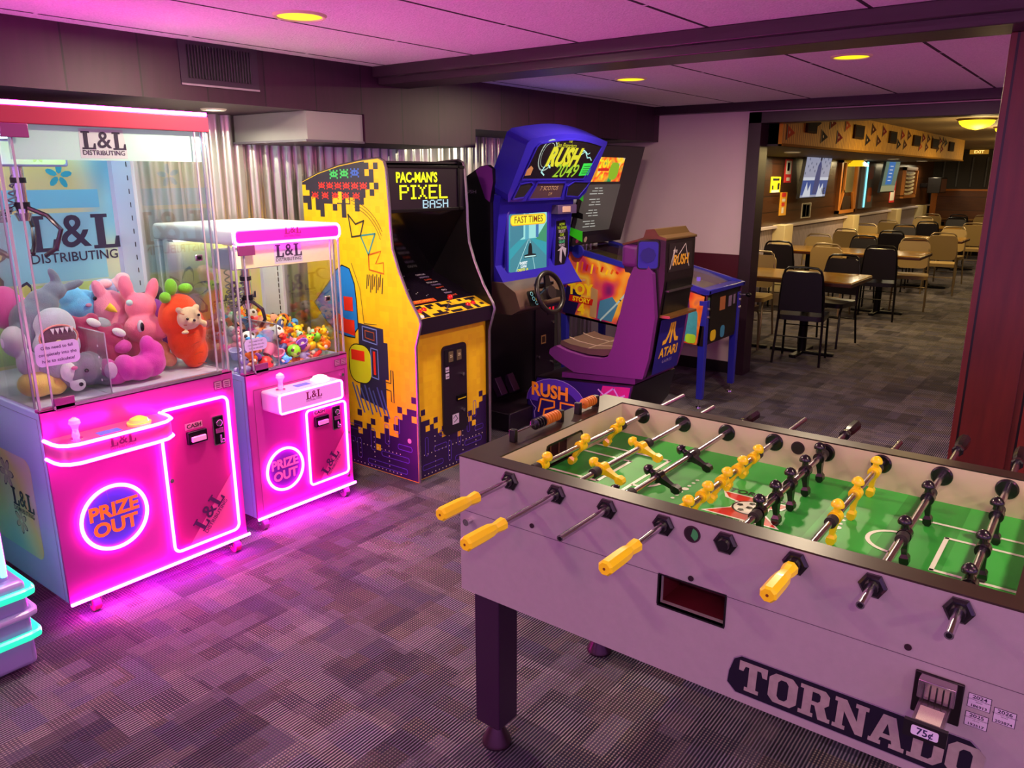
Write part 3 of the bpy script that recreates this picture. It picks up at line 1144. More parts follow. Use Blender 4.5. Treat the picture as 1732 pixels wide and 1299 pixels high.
def caster(x, y, parent, mat):
    m = MB()
    m.box((x - .03, y - .03, .066), (x + .03, y + .03, .074), CHROME)
    m.box((x - .012, y - .022, .03), (x + .02, y - .018, .066), CHROME)
    m.box((x - .012, y + .018, .03), (x + .02, y + .022, .066), CHROME)
    c = m.build('caster', parent)
    m = MB().cyl((x + .005, y - .013, .028), (x + .005, y + .013, .028), .028, mat, n=20)
    m.cyl((x + .005, y - .024, .028), (x + .005, y + .024, .028), .006, CHROME, n=10)
    m.build('wheel', c)


def claw_machine(t, xf, xb, y0, y1, zb, zt, z1, zr, tall):
    """xf front plane, xb back, zt body top, z1 glass top, zr roof top"""
    FF = Frame((xf, 0, 0), Y, Z)               # front face, normal +X
    FS = Frame((0, y0, 0), X, Z)               # near side, normal -Y
    W = y1 - y0
    # ---- body
    m = MB()
    m.box((xb, y0, zb), (xf - .012, y1, zt - .01), CLS)
    m.build('body', t, smooth=0, bevel=.004)
    m = MB()
    fd = M('floor_tray', '#cfc8e2', 0.4)
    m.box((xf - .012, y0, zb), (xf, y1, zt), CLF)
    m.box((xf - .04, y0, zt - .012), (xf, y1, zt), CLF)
    m.build('front_panel', t, smooth=0, bevel=.003)
    m = MB().box((xb + .02, y0 + .01, zt - .012), (xf - .05, y1 - .01, zt + (.0 if tall else -.02)), fd)
    m.build('prize_floor', t, smooth=0)
    # near side trim line and decal
    m = MB()
    zl = zt - .035
    m.rect(FS, xb + .01, zl - .002, xf - .03, zl, M('side_line', '#8c90b4', .5))
    m.rect(FS, xf - .032, zb, xf - .030, zl, M('side_line', '#8c90b4', .5))
    if tall:
        m.flat(FS, rrect(xb + .20, .20, xf - .165, .62, .05), PASTEL, .001)
        flower(m, FS, -3.37, .52, .07, INKL, .0016)
        flower(m, FS, -3.37, .52, .062, M('decal_sand', '#cbbfa0', .5), .0019)
        flower(m, FS, -3.30, .33, .06, INKL, .0016, .5)
        flower(m, FS, -3.30, .33, .053, M('decal_sand', '#cbbfa0', .5), .0019, .5)
        ll_logo(m, FS, -3.345, .395, .075, NAVY, off=.0024)
    m.build('side_decal', t, smooth=0)
    # ---- corner posts of the back and back wall with artwork
    m = MB()
    m.box((xb, y0, zt - .01), (xb + .03, y1, z1), M('claw_white_metal', '#dfe6f2', .35))
    m.box((xb + .03, y1 - .02, zt), (xb + .20, y1 - .004, z1), M('claw_white_metal', '#dfe6f2', .35))
    m.box((xb + .03, y0 + .004, zt), (xb + .07, y0 + .02, z1), M('claw_white_metal', '#dfe6f2', .35))
    for k in range(14):
        m.box((xb + .16, y1 - .0215, zt + .08 + k * (z1 - zt - .15) / 14), (xb + .166, y1 - .02, zt + .09 + k * (z1 - zt - .15) / 14 + .012), BLACK)
    m.build('back_wall', t, smooth=0)
    FB = Frame((xb + .03, 0, 0), Y, Z)
    m = MB()
    if tall:
        m.rect(FB, y0 + .03, zt, y1 - .04, z1 - .02, PASTEL, .001)
        # screens in stacked bands
        m.rect(FB, y0 + .05, 1.20, y1 - .10, 1.50, M('decal_band', '#9ddfe8', .4), .002)
        m.rect(FB, y0 + .05, 1.10, y1 - .10, 1.19, M('decal_lime', '#cfe88a', .4), .002)
        m.rect(FB, y0 + .05, 1.52, y1 - .10, 1.60, M('decal_sky', '#7fdcf0', .4), .002)
        m.rect(FB, y0 + .05, .86, y1 - .10, 1.08, M('decal_lime2', '#b8dc8c', .4), .002)
        for fx, fz, r in ((y0 + .12, 1.30, .16), (y0 + .30, 1.10, .12), (y0 + .10, 1.02, .1)):
            flower(m, FB, fx, fz, r, INKL, .0026, .3)
            flower(m, FB, fx, fz, r * .88, M('decal_yellow', '#dfe07a', .4), .003, .3)
        flower(m, FB, y0 + .52, 1.66, .06, M('decal_teal', '#28b8c8', .4), .003, .2, 5)
        ll_logo(m, FB, 1.455, 1.335, .155, NAVY, off=.005)
    else:
        m.rect(FB, y0 + .03, zt, y1 - .04, z1 - .02, PASTEL2, .001)
        m.rect(FB, y1 - .22, zt, y1 - .10, z1 - .06, M('decal_lime', '#cfe88a', .4), .002)
        for fx, fz, r in ((y0 + .12, 1.08, .15), (y0 + .05, .96, .1)):
            flower(m, FB, fx, fz, r, INKL, .0026, .3)
            flower(m, FB, fx, fz, r * .88, M('decal_cream', '#f2eab0', .4), .003, .3)
        ll_logo(m, FB, 2.27, 1.02, .10, NAVY, off=.005)
    m.build('back_decal', t, smooth=0)
    # ---- glass
    g = .005
    m = MB().box((xf - .012 - g, y0 + .02, zt), (xf - .012, y1 - .02, z1), GLASS)
    m.build('glass_panel', t, smooth=0)
    for yy in (y0 + .004, y1 - .004 - g):
        m = MB().box((xb + .04, yy, zt), (xf - .04, yy + g, z1), GLASS)
        m.build('glass_panel', t, smooth=0)
    for yy in (y0 + .004, y1 - .012):
        MB().box((xf - .016, yy, zt), (xf - .008, yy + .008, z1), EDGEM).build('glass_edge_strip', t, smooth=0)
        MB().box((xf - .052, yy, zt), (xf - .046, yy + .006, z1), EDGEM).build('glass_edge_strip', t, smooth=0)
    for yy in (y0 + .050, y1 - .065):
        MB().box((xf - .012, yy, zt + .002), (xf - .006, yy + .006, z1), EDGEM).build('glass_edge_strip', t, smooth=0)
    m = MB().box((xf - .01, y0 + .05, zt - .004), (xf + .004, y1 - .05, zt + .008), M('sill_chrome', '#b8b0c0', .25, .8))
    m.build('glass_sill', t, smooth=0)
    # hinge plates and latch
    HP = M('hinge_plate', '#8a3c78', .35, .4)
    MB().box((xf - .008, y0 + .055, zt - .012), (xf + .004, y0 + .125, zt + .035), HP).build('hinge', t, bevel=.002)
    MB().box((xf - .008, y0 + .02, z1 - .045), (xf + .004, y0 + .105, z1), HP).build('hinge', t, bevel=.002)
    lz = zt + (z1 - zt) * .5
    m = MB().box((xf - .010, y1 - .115, lz - .012), (xf + .002, y1 - .085, lz + .012), CHROME).cyl((xf, y1 - .1, lz), (xf + .006, y1 - .1, lz), .008, BLACKM, n=12)
    m.build('latch', t, bevel=.002)
    # header band with lettering behind the glass
    zbnd = z1 - (.115 if tall else .105)
    m = MB()
    Fh = Frame((xf - .03, 0, 0), Y, Z)
    hb = M('header_glow' + ('a' if tall else 'b'), '#c9ece0' if tall else '#f4e8b4', .4, emit='#b8f0e8' if tall else '#fff0c0', es=.12)
    m.rect(Fh, y0 + .05, zbnd, y1 - .03, z1, hb, 0, .003)
    hgt = .062 if tall else .058
    ll_logo(m, Fh, (y0 + y1) / 2 - hgt * (1.65 if tall else 1.15), zbnd + hgt * .62, hgt, NAVY, LLW, off=.004)
    m.build('header_sign', t, smooth=0)
    # ---- roof
    if tall:
        m = MB().box((xb, y0, z1), (xf, y1, zr - .012), M('roof_red', '#a8324e', .35, .2))
        m.box((xb, y0, zr - .012), (xf - .02, y1, zr), CLS)
        m.build('roof', t, smooth=0, bevel=.003)
        m = MB().tube([(xf - .006, y0 + .005, zr - .004), (xf - .006, y1 - .005, zr - .004)], .0075, NEON, n=10)
        m.build('neon_tube', t)
    else:
        m = MB()
        Fp = Frame((xb, 0, 0), Y, Z)
        m.prism(Fp, rrect(y0, z1, y1, zr + .004, .022), xf - .006 - xb, M('roof_white', '#e4eaf2', .35))
        m.build('roof', t, smooth=50)
        m = MB()
        m.prism(FF, rrect(y0 + .018, z1 + .012, y1 - .012, zr - .012, .016), .006, E('header_magenta', (1.0, .0, .62), 1.0), -.004)
        slab(m, FF, 'L&L', .036, (y0 + y1) / 2 - .03, z1 + .038, M('header_ink', '#8a0a5c', .4, emit='#8a0a5c', es=.6), off=.003)
        m.text(FF, 'DISTRIBUTING', .014, (y0 + y1) / 2 + .012, z1 + .028, M('header_ink', '#8a0a5c'), .003)
        m.build('header_box', t, smooth=0)
        m = MB().tube([(xf, a, c) for a, c in rrect(y0 + .008, z1 + .004, y1 - .004, zr - .002, .022)], .0055, NEON, closed=True)
        m.build('neon_tube', t)
    # interior lamp
    m = MB().box((xf - .10, y0 + .06, z1 - .012), (xf - .07, y1 - .06, z1 - .004), E('led_cool' if tall else 'led_warm', '#a8f0ff' if tall else '#fff0d8', 21.0 if tall else 28.0))
    m.box((xb + .05, y0 + .06, z1 - .012), (xb + .08, y1 - .1, z1 - .004), E('led_cool' if tall else 'led_warm', '#b8f4ff'))
    m.build('interior_lamp', t, smooth=0)
    # ---- gantry, cable and claw
    gx, gy = (xf - .36, y0 + .22) if tall else (xf - .29, y0 + .27)
    gz = z1 - .10
    m = MB()
    m.box((gx - .20, gy - .015, gz + .06), (gx + .22, gy + .015, gz + .085), CHROME)
    m.box((xb + .05, y0 + .03, gz + .085), (xb + .07, y1 - .03, gz + .1), CHROME)
    m.box((gx - .09, gy - .14, gz - .035), (gx + .07, gy + .13, gz + .06), M('carriage_lilac', '#9f93bd', .35))
    gan = m.build('gantry', t, bevel=.01)
    Fg_ = Frame((gx + .0705, 0, 0), Y, Z)
    m = MB()
    m.flat(Fg_, rrect(gy - .13, gz - .028, gy + .12, gz + .052, .012), PASTEL2, .0002)
    flower(m, Fg_, gy + .02, gz + .005, .03, M('decal_yellow', '#dfe07a'), .001)
    slab(m, Fg_, 'L&L', .022, gy + .05, gz + .02, NAVY, off=.001)
    m.build('carriage_decal', gan, smooth=0)
    m = MB()
    zc = gz - .035
    m.cyl((gx, gy - .03, zc), (gx, gy - .03, zc - .17), .022, CHROME, n=18)
    m.cyl((gx, gy - .03, zc - .04), (gx, gy - .03, zc - .06), .027, BLACKM, n=18)
    m.cyl((gx, gy - .03, zc - .13), (gx, gy - .03, zc - .155), .028, BLACKM, n=18)
    m.cyl((gx, gy - .03, zc - .17), (gx, gy - .03, zc - .20), .032, CHROME, r1=.02, n=18)
    cl = m.build('claw_hub', t)
    for k in range(3):
        an = k * 2 * PI / 3 + .5
        dx, dy = math.cos(an), math.sin(an)
        P = [(0.02, -.16), (.075, -.20), (.085, -.25), (.05, -.30), (.02, -.32)] if not tall else [(0.02, -.15), (.10, -.18), (.15, -.23), (.12, -.30), (.07, -.33)]
        m = MB().tube([(gx + dx * a, gy - .03 + dy * a, zc + c) for a, c in P], .009, M('claw_steel', '#5c5358', .25, .9), n=8)
        m.build('claw_prong', cl)
    m = MB()
    pts = []
    for i in range(180):
        s_ = i / 179
        an = s_ * 2 * PI * 22
        cy_ = gy - .13 + .10 * (1 - math.cos(s_ * 2 * PI)) / 2 * .2
        base = Vector((gx, gy - .13 + .10 * s_ ** 2, zc + .02 - .22 * math.sin(PI * s_) ** .8))
        pts.append(base + Vector((.011 * math.cos(an), .011 * math.sin(an), 0)))
    m.tube(pts, .0035, M('cable_grey', '#6d6878', .5), n=6)
    m.build('coiled_cable', t)
    # ---- prize chute
    cy1, cz = y0 + (.27 if tall else .20), zt + (.24 if tall else .20)
    m = MB()
    m.box((xf - .30, cy1, zt), (xf - .02, cy1 + .004, cz), ACRYL)
    m.box((xf - .304, y0 + .02, zt), (xf - .30, cy1, cz), ACRYL)
    m.build('prize_chute', t, smooth=0)
    m = MB()
    for yy in (cy1,):
        m.box((xf - .30, yy, cz), (xf - .02, yy + .004, cz + .003), EDGEM)
        m.box((xf - .022, yy, zt), (xf - .018, yy + .004, cz), EDGEM)
    if tall:
        Fq = Frame((0, cy1 - .0, 0), X, Z)
        for i in range(2):
            for k in range(4):
                m.disc(Fq, xf - .22 + i * .14, zt + .05 + k * .045, .005, WHITE, .001)
    m.build('chute_edge', t, smooth=0)
    m = MB()
    Fl = Frame((xf - .008, 0, 0), Y, Z)
    a0 = y0 - .0 + (.02 if tall else .015)
    zl0 = zt + (.155 if tall else .10)
    ww = .15 if tall else .12
    hh = .085 if tall else .055
    m.flat(Fl, rrect(a0, zl0, a0 + ww, zl0 + hh, .02), M('notice_lilac', '#b9a6dc', .5), 0, .001)
    for k, s_ in enumerate(('Gifts need to fall', 'completely into the', 'hole to calculate!')):
        m.text(Fl, s_, .0165 if tall else .011, a0 + ww / 2, zl0 + hh * (.78 - .28 * k), M('notice_ink', '#3a2050', .5), .0012, .0002, bold=.01)
    m.build('notice', t, smooth=0)


# ---- the tall machine
t1 = thing('claw_machine', (-3.38, 1.49, 0), 'tall pink neon claw machine filled with large plush toys', 'claw machine')
xf, y0, y1 = -2.965, 1.10, 1.880
claw_machine(t1, xf, -3.78, y0, y1, .075, .845, 1.828, 1.898, True)
FF = Frame((xf, 0, 0), Y, Z)
# control shelf: rounded left front corner
m = MB()
Fz = Frame((0, 0, .668), Y, -X)      # a = y, b = -x ; normal is -Z... built upward with negative depth
sh = [(1.098, 2.965), (1.098, 2.90), (1.104, 2.865), (1.125, 2.838), (1.16, 2.825), (1.44, 2.825), (1.49, 2.832), (1.525, 2.858), (1.535, 2.90), (1.535, 2.965)]
m.prism(Fz, sh, .068 if Fz.n.z > 0 else -.068, M('shelf_pink', '#c95a9a', .3, .2))
shf = m.build('control_shelf', t1, smooth=40, bevel=.003)
m = MB()
for zz in (.737, .667):
    m.tube([(-p[1] + (.004), p[0], zz) for p in sh], .0068, NEON, n=8)
m.build('neon_tube', t1)
Fr = Frame((-2.8245, 0, 0), Y, Z)
m = MB()
ll_logo(m, Fr, 1.265, .695, .038, M('shelf_ink', '#7a1a5c', .4), dist=True)
Ft = Frame((0, 0, .7362), Y, -X) if Frame((0, 0, 0), Y, -X).n.z > 0 else Frame((0, 0, .7362), -X, -Y)
m.build('shelf_logo', t1, smooth=0)


def joystick(x, y, z, parent):
    m = MB()
    m.cyl((x, y, z), (x, y, z + .006), .022, CHROME, n=20)
    m.lathe((x, y, z), (x + .004, y, z + .085), [(0, .009), (.2, .014), (.45, .010), (.6, .013), (.75, .021), (.9, .018), (1, .006)], M('crystal_knob', '#e8c8ee', .1, .1, coat=.5), 14)
    m.build('joystick', parent)


joystick(-2.885, 1.178, .736, shf)
m = MB().lathe((-2.885, 1.412, .736), (-2.885, 1.412, .768), [(0, .042), (.3, .044), (.35, .036), (.7, .032), (1, .012)], M('button_yellow', '#f6b84a', .3, emit='#ffb24a', es=.5), 28)
m.build('push_button', shf)
m = MB().box((-2.905, 1.255, .736), (-2.865, 1.335, .7375), M('display_blue', '#3a55c8', .2, emit='#5a78ff', es=.5))
m.build('display', shf, smooth=0)
# prize opening: neon ring round a lilac flap, orange words
cy, cz, cr = 1.307, .368, .128
m = MB().disc(FF, cy, cz, cr - .004, M('flap_lilac', '#4a3ec0', .3, emit='#4a40d0', es=.25), .002, .003, 48)
m.line(FF, [(cy - .02, cz + .12), (cy - .01, cz + .03), (cy + .11, cz - .04)], .002, M('flap_line', '#7060b8', .4), .006)
m.line(FF, [(cy - .01, cz + .03), (cy - .10, cz - .06)], .002, M('flap_line', '#7060b8', .4), .006)
OR = M('word_orange', '#f2641a', .5, emit='#ff5a08', es=.9)
m.text(FF, 'PRIZE', .078, cy, cz + .030, OR, .006, bold=.035, sx=1.0)
m.text(FF, 'OUT', .078, cy, cz - .040, OR, .006, bold=.035, sx=1.05)
m.build('prize_flap', t1, smooth=0)
m = MB().tube([(xf + .009, cy + cr * math.cos(a), cz + cr * math.sin(a)) for a in [2 * PI * k / 48 for k in range(48)]], .0075, NEON, closed=True)
m.build('neon_tube', t1)
# door
dr = M('door_magenta', '#c8288c', .3, .25)
m = MB().flat(FF, rrect(1.532, .122, 1.838, .742, .03), dr, .001, .004)
m.flat(FF, [(1.60, .128), (1.835, .128), (1.835, .40)], M('door_wedge', '#e8509c', .35), .006)
ll_logo(m, FF, 1.668, .168, .066, M('door_ink', '#501a58', .4), rot=.82, off=.008)
dd = m.build('door', t1, smooth=0)
m = MB().tube([(xf + .010, a, c) for a, c in rrect(1.530, .120, 1.838, .742, .028)], .0065, NEON, closed=True)
m.build('neon_tube', t1)
m = MB().tube([(xf + .006, y0 + .002, .072), (xf + .006, y1 + .01, .072)], .0065, NEONB, n=8)
m.build('neon_tube', t1)


def cash(y, z, F, parent, s=1.0):
    xx = F.o.x
    m = MB()
    m.rect(F, y, z + .062 * s, y + .078 * s, z + .09 * s, M('cash_plate', '#c87c9c', .4), .005)
    m.text(F, 'CASH', .024 * s, y + .039 * s, z + .076 * s, M('cash_ink', '#2a1020', .4), .007, bold=.03, sx=1.1)
    m.build('cash_sign', parent, smooth=0)
    m = MB()
    m.box((xx + .004, y, z), (xx + .022, y + .088 * s, z + .055 * s), BLACKM)
    m.box((xx + .022, y + .012 * s, z + .012 * s), (xx + .034, y + .076 * s, z + .034 * s), M('bill_lips', '#e08ab8', .3, emit='#ff9ac8', es=.3))
    m.build('bill_slot', parent, bevel=.003)


def coinplate(y, z0, z1_, F, parent):
    xx = F.o.x
    w = .052
    h = z1_ - z0
    m = MB()
    m.prism(F, rrect(y, z0, y + w, z1_, .006), .008, CHROME, .004)
    m.prism(F, rrect(y + .005, z0 + .005, y + w - .005, z1_ - .004, .004), .002, BLACKM, .012)
    m.cyl((xx + .014, y + .026, z1_ - .03), (xx + .024, y + .026, z1_ - .03), .014, CHROME, n=18)
    m.box((xx + .014, y + .010, z0 + h * .42), (xx + .018, y + .044, z0 + h * .58), M('coin_window', '#8a3a78', .3))
    m.box((xx + .014, y + .022, z0 + h * .10), (xx + .026, y + .028, z0 + h * .36), CHROME)
    m.cyl((xx + .014, y + .038, z0 + h * .14), (xx + .022, y + .038, z0 + h * .14), .008, CHROME, n=12)
    m.build('coin_acceptor', parent, bevel=.001)


cash(1.636, .572, FF, t1)
coinplate(1.757, .535, .665, FF, t1)
m = MB()
for a0 in (1.787, 1.829):
    m.rect(FF, a0, .775, a0 + .037, .812, M('stick_edge', '#6a2858', .4), .002)
    m.rect(FF, a0 + .003, .778, a0 + .034, .809, M('stick_face', '#b87aa4', .4), .003)
    for k in range(3):
        m.rect(FF, a0 + .007, .783 + k * .009, a0 + .030, .786 + k * .009, M('stick_edge', '#6a2858', .4), .004)
m.build('licence_sticker', t1, smooth=0)
m = MB().cyl((xf, 1.55, .44), (xf + .012, 1.55, .44), .009, CHROME, n=14)
m.build('door_lock', t1)
for xx, yy in ((xf - .03, 1.20), (xf - .03, 1.83), (-3.72, 1.16), (-3.72, 1.83)):
    caster(xx, yy, t1, M('caster_pink', '#e0287c', .4))

# ---- the short machine
t2 = thing('claw_machine', (-3.4, 2.30, 0), 'shorter pink claw machine heaped with small coloured toys', 'claw machine')
xf2, y02, y12 = -3.06, 2.005, 2.605
claw_machine(t2, xf2, -3.72, y02, y12, .072, .785, 1.362, 1.434, False)
F2 = Frame((xf2, 0, 0), Y, Z)
m = MB()
m.line(F2, [(2.039, .094), (2.579, .094), (2.582, .702), (2.039, .702)], .003, M('panel_gap', '#8a2a70', .5), .0008, closed=True)
m.build('panel_seam', t2, smooth=0)
# control box, white edges with a lit magenta face
CB = M('box_pink_white', '#e6b4dc', .3)
m = MB()
m.box((xf2, 2.075, .598), (-2.925, 2.452, .695), CB)
cbx = m.build('control_shelf', t2, bevel=.012, seg=3)
Fb = Frame((-2.9245, 0, 0), Y, Z)
m = MB().prism(Fb, rrect(2.09, .610, 2.437, .682, .012), .002, E('box_face', (.95, .22, .75), .9), .0)
ll_logo(m, Fb, 2.228, .640, .036, M('box_ink', '#7a0a4c', .4), off=.003)
m.build('box_face', cbx, smooth=0)
m = MB().tube([(-2.9235, a, c) for a, c in rrect(2.080, .602, 2.447, .691, .014)], .0055, NEON, closed=True)
m.build('neon_tube', t2)
joystick(-2.985, 2.135, .695, cbx)
m = MB().lathe((-2.985, 2.365, .695), (-2.985, 2.365, .722), [(0, .046), (.3, .048), (.4, .038), (.8, .034), (1, .02)], M('button_white', '#f4eef8', .3, emit='#ffffff', es=.35), 28)
m.build('push_button', cbx)
m = MB().box((-3.01, 2.22, .695), (-2.97, 2.30, .6965), M('display_blue', '#3a55c8'))
m.build('display', cbx, smooth=0)
cy, cz, cr = 2.176, .280, .104
m = MB().disc(F2, cy, cz, cr - .003, M('flap_magenta', '#70189a', .3, emit='#7a1aa8', es=.25), .002, .003, 48)
PR = M('word_pink', '#f0409c', .5, emit='#ff5088', es=.8)
m.text(F2, 'PRIZE', .064, cy, cz + .028, PR, .006, bold=.035, sx=.98)
m.text(F2, 'OUT', .064, cy, cz - .032, PR, .006, bold=.035, sx=1.02)
m.build('prize_flap', t2, smooth=0)
m = MB().tube([(xf2 + .008, cy + cr * math.cos(a), cz + cr * math.sin(a)) for a in [2 * PI * k / 44 for k in range(44)]], .0070, NEON, closed=True)
m.build('neon_tube', t2)
m = MB().flat(F2, rrect(2.322, .146, 2.566, .535, .02), dr, .001, .004)
m.flat(F2, [(2.38, .15), (2.563, .15), (2.563, .38)], M('door_wedge', '#e8509c'), .006)
ll_logo(m, F2, 2.425, .168, .052, M('door_ink', '#501a58'), rot=.85, off=.008)
m.build('door', t2, smooth=0)
m = MB().tube([(xf2 + .009, a, c) for a, c in rrect(2.320, .145, 2.568, .537, .02)], .0062, NEON, closed=True)
m.build('neon_tube', t2)
m = MB().tube([(xf2 + .006, y02 + .0, .070), (xf2 + .006, y12 + .008, .070)], .0068, NEONB, n=8)
m.build('neon_tube', t2)
cash(2.366, .442, F2, t2, .95)
coinplate(2.478, .398, .522, F2, t2)
m = MB()
for a0 in (2.520, 2.560):
    m.rect(F2, a0, .725, a0 + .034, .758, M('stick_edge', '#6a2858'), .002)
    m.rect(F2, a0 + .003, .728, a0 + .031, .755, M('stick_face', '#b87aa4'), .003)
    for k in range(3):
        m.rect(F2, a0 + .006, .732 + k * .008, a0 + .028, .735 + k * .008, M('stick_edge', '#6a2858'), .004)
m.build('licence_sticker', t2, smooth=0)
m = MB()
for yy, zz in ((2.562, .675), (2.575, .36), (2.565, .125)):
    m.cyl((xf2, yy, zz), (xf2 + .012, yy, zz), .009, CHROME, n=12)
m.build('panel_lock', t2)
for xx, yy in ((xf2 - .03, 2.05), (xf2 - .03, 2.56), (-3.66, 2.05), (-3.66, 2.56)):
    caster(xx, yy, t2, M('caster_grey', '#6a4a68', .4))

# ---- cut-off machine at the left edge: lilac body with green lit bumpers
t3 = thing('arcade_machine', (-3.15, .55, 0), 'lilac arcade machine with glowing green bumper strips, cut off at the left edge', 'arcade machine')
LIL = M('lilac_body', '#9a86c8', .35, .2)
m = MB().box((-3.7, .2, .10), (-2.80, .87, 1.25), LIL)
m.box((-3.7, .18, .02), (-2.76, .90, .34), LIL)
m.build('body', t3, bevel=.02, seg=3)
F3 = Frame((0, .87, 0), -X, Z)
m = MB()
for zz in (.30, .14):
    P = rrect(.16, -2.74, .92, -3.7, .03)
    P = [(-2.745, .17), (-2.745, .88), (-2.752, .905), (-2.775, .912), (-3.6, .912)]
    m.tube([(a, c, zz) for a, c in P], .016, M('green_strip', '#20d8a0', .3, emit=(.02, .9, .5), es=.9), n=10)
m.build('bumper_light', t3)
m = MB().tube([(-2.75, .17, .22), (-2.75, .88, .22), (-2.757, .905, .22), (-2.78, .912, .22), (-3.6, .912, .22)], .014, M('bumper_lilac', '#b49ad8', .3), n=10)
m.build('bumper', t3)
m = MB().tube([(-2.795, .85, .36), (-2.795, .85, .75)], .010, M('rainbow_tube', '#80ffe0', .3, emit=(.1, .9, .7), es=4.0), n=8)
m.build('edge_light', t3)


# ================================================================== plush toys in the tall machine
def fab(name, col, rough=0.9):
    return M('plush_' + name, col, rough, sheen=0.3, noise=0.12, nscale=30, bump=0.5, bscale=260)


def RX(a, ax='X'):
    return Matrix.Rotation(math.radians(a), 3, ax)


def blob(name, balls, mat, label=None, group=None, parent=None, voxel=0.007, cat='soft toy'):
    """several swellings melted into one continuous stuffed body"""
    m = MB()
    for bl in balls:
        c, r = bl[0], bl[1]
        rot = bl[2] if len(bl) > 2 else None
        m.ell(c, r, mat, rot, 14, 9)
    o = m.build(name, parent, smooth=0)
    md = o.modifiers.new('melt', 'REMESH')
    md.mode = 'VOXEL'
    md.voxel_size = voxel
    md.use_smooth_shade = True
    md2 = o.modifiers.new('soft', 'SMOOTH')
    md2.factor = 0.5
    md2.iterations = 3
    return o


def eye(parent, c, r=.008, name='eye'):
    MB().ell(c, r, M('eye_black', '#0b0810', .15, coat=.5), n=12, m_=8).build(name, parent)


PF = .848
# orange carrot with a bear face
t = thing('carrot_plush', (-3.15, 1.80, PF), 'orange carrot plush with green leaves and a tan bear face', 'soft toy')
R_ = RX(-14, 'X')
blob('carrot_body', [((-3.16, 1.775, 1.075), (.075, .088, .10), R_), ((-3.155, 1.80, 1.00), (.075, .082, .12), R_), ((-3.15, 1.825, .915), (.062, .055, .075), R_)],
     fab('orange', '#f04a10'), parent=t)
m = MB()
for k in range(6):
    zc = 1.10 - k * .045
    m.tube([(-3.080 + .02 * abs(a) / .07 * 1.1, 1.79 + (.012 * k) + a, zc + .006 * math.sin(a * 60 + k)) for a in (-.066, -.04, -.02)], .0016, M('stitch_red', '#b8300c', .8), n=5)
m.build('stitching', t)
for c, r, ro in (((-3.15, 1.748, 1.205), (.022, .026, .036), 0), ((-3.15, 1.812, 1.193), (.022, .032, .022), 0), ((-3.14, 1.712, 1.165), (.02, .024, .024), 0)):
    MB().ell(c, r, fab('leaf', '#7fce2c')).build('leaf', t)
bf = blob('bear_face', [((-3.085, 1.778, 1.075), (.030, .055, .050)), ((-3.085, 1.735, 1.115), (.014, .014, .013)), ((-3.085, 1.815, 1.118), (.014, .014, .013)), ((-3.062, 1.775, 1.062), (.014, .022, .016)),
                        ((-3.07, 1.745, 1.02), (.014, .017, .008)), ((-3.07, 1.835, 1.045), (.014, .013, .016))], fab('tan', '#dcc39a'), parent=t, voxel=.005)
eye(bf, (-3.054, 1.752, 1.078), .006)
eye(bf, (-3.056, 1.806, 1.088), .006)
eye(bf, (-3.046, 1.778, 1.070), .006, 'nose')

# grey shark, tail up
t = thing('shark_plush', (-3.2, 1.27, PF), 'grey shark plush standing head down with its tail fin raised', 'soft toy')
G1 = fab('shark_grey', '#6f7a8c')
blob('shark_back', [((-3.27, 1.245, 1.12), (.07, .085, .085)), ((-3.27, 1.285, 1.18), (.055, .06, .06)), ((-3.27, 1.335, 1.225), (.036, .045, .036)),
                    ((-3.27, 1.345, 1.275), (.014, .018, .045), RX(22)), ((-3.27, 1.405, 1.240), (.014, .050, .018), RX(14)), ((-3.24, 1.195, 1.06), (.06, .06, .07)), ((-3.28, 1.19, 1.10), (.02, .06, .025), RX(45))],
     G1, parent=t)
hd = blob('shark_belly', [((-3.19, 1.285, 1.10), (.065, .075, .075)), ((-3.17, 1.275, 1.03), (.072, .085, .075)), ((-3.17, 1.27, .96), (.07, .085, .07)), ((-3.2, 1.27, .90), (.07, .08, .05))], fab('shark_pale', '#aeb2c2'), parent=t)
m = MB().ell((-3.100, 1.255, 1.075), (.016, .066, .044), fab('mouth_dark', '#5d3a52'), RX(-6))
mo = m.build('mouth', hd)
m = MB()
for k in range(5):
    yy = 1.225 + k * .017
    m.add([(-3.083, yy, 1.112), (-3.083, yy + .015, 1.112), (-3.080, yy + .0075, 1.090), (-3.088, yy + .0075, 1.108)], [(0, 1, 2), (1, 3, 2), (3, 0, 2)], WHITE)
m.build('teeth', mo)
m = MB().tube([(-3.092, 1.255 + .068 * math.cos(a), 1.075 + .046 * math.sin(a)) for a in [2 * PI * k / 24 for k in range(24)]], .0035, fab('coral_lip', '#e08a80'), closed=True, n=6)
m.build('lips', hd)
blob('starfish', [((-3.078, 1.235, 1.045), (.006, .034, .010), RX(-20)), ((-3.078, 1.262, 1.047), (.006, .008, .026), RX(30)), ((-3.078, 1.245, 1.055), (.006, .014, .014))], fab('sand_yellow', '#cdbf72'), parent=t, voxel=.003)

# blue whale shape
o = blob('whale_plush', [((-3.42, 1.50, 1.13), (.07, .085, .07)), ((-3.42, 1.455, 1.175), (.05, .05, .05)), ((-3.40, 1.555, 1.11), (.05, .04, .045))], fab('sky_blue', '#68b8e8'))
tag(o, 'pale blue round plush behind the shark with a small dark eye', 'soft toy')
eye(o, (-3.349, 1.522, 1.165), .009)
MB().ell((-3.346, 1.492, 1.142), (.006, .013, .008), fab('blush', '#c88ab0')).build('cheek', o)

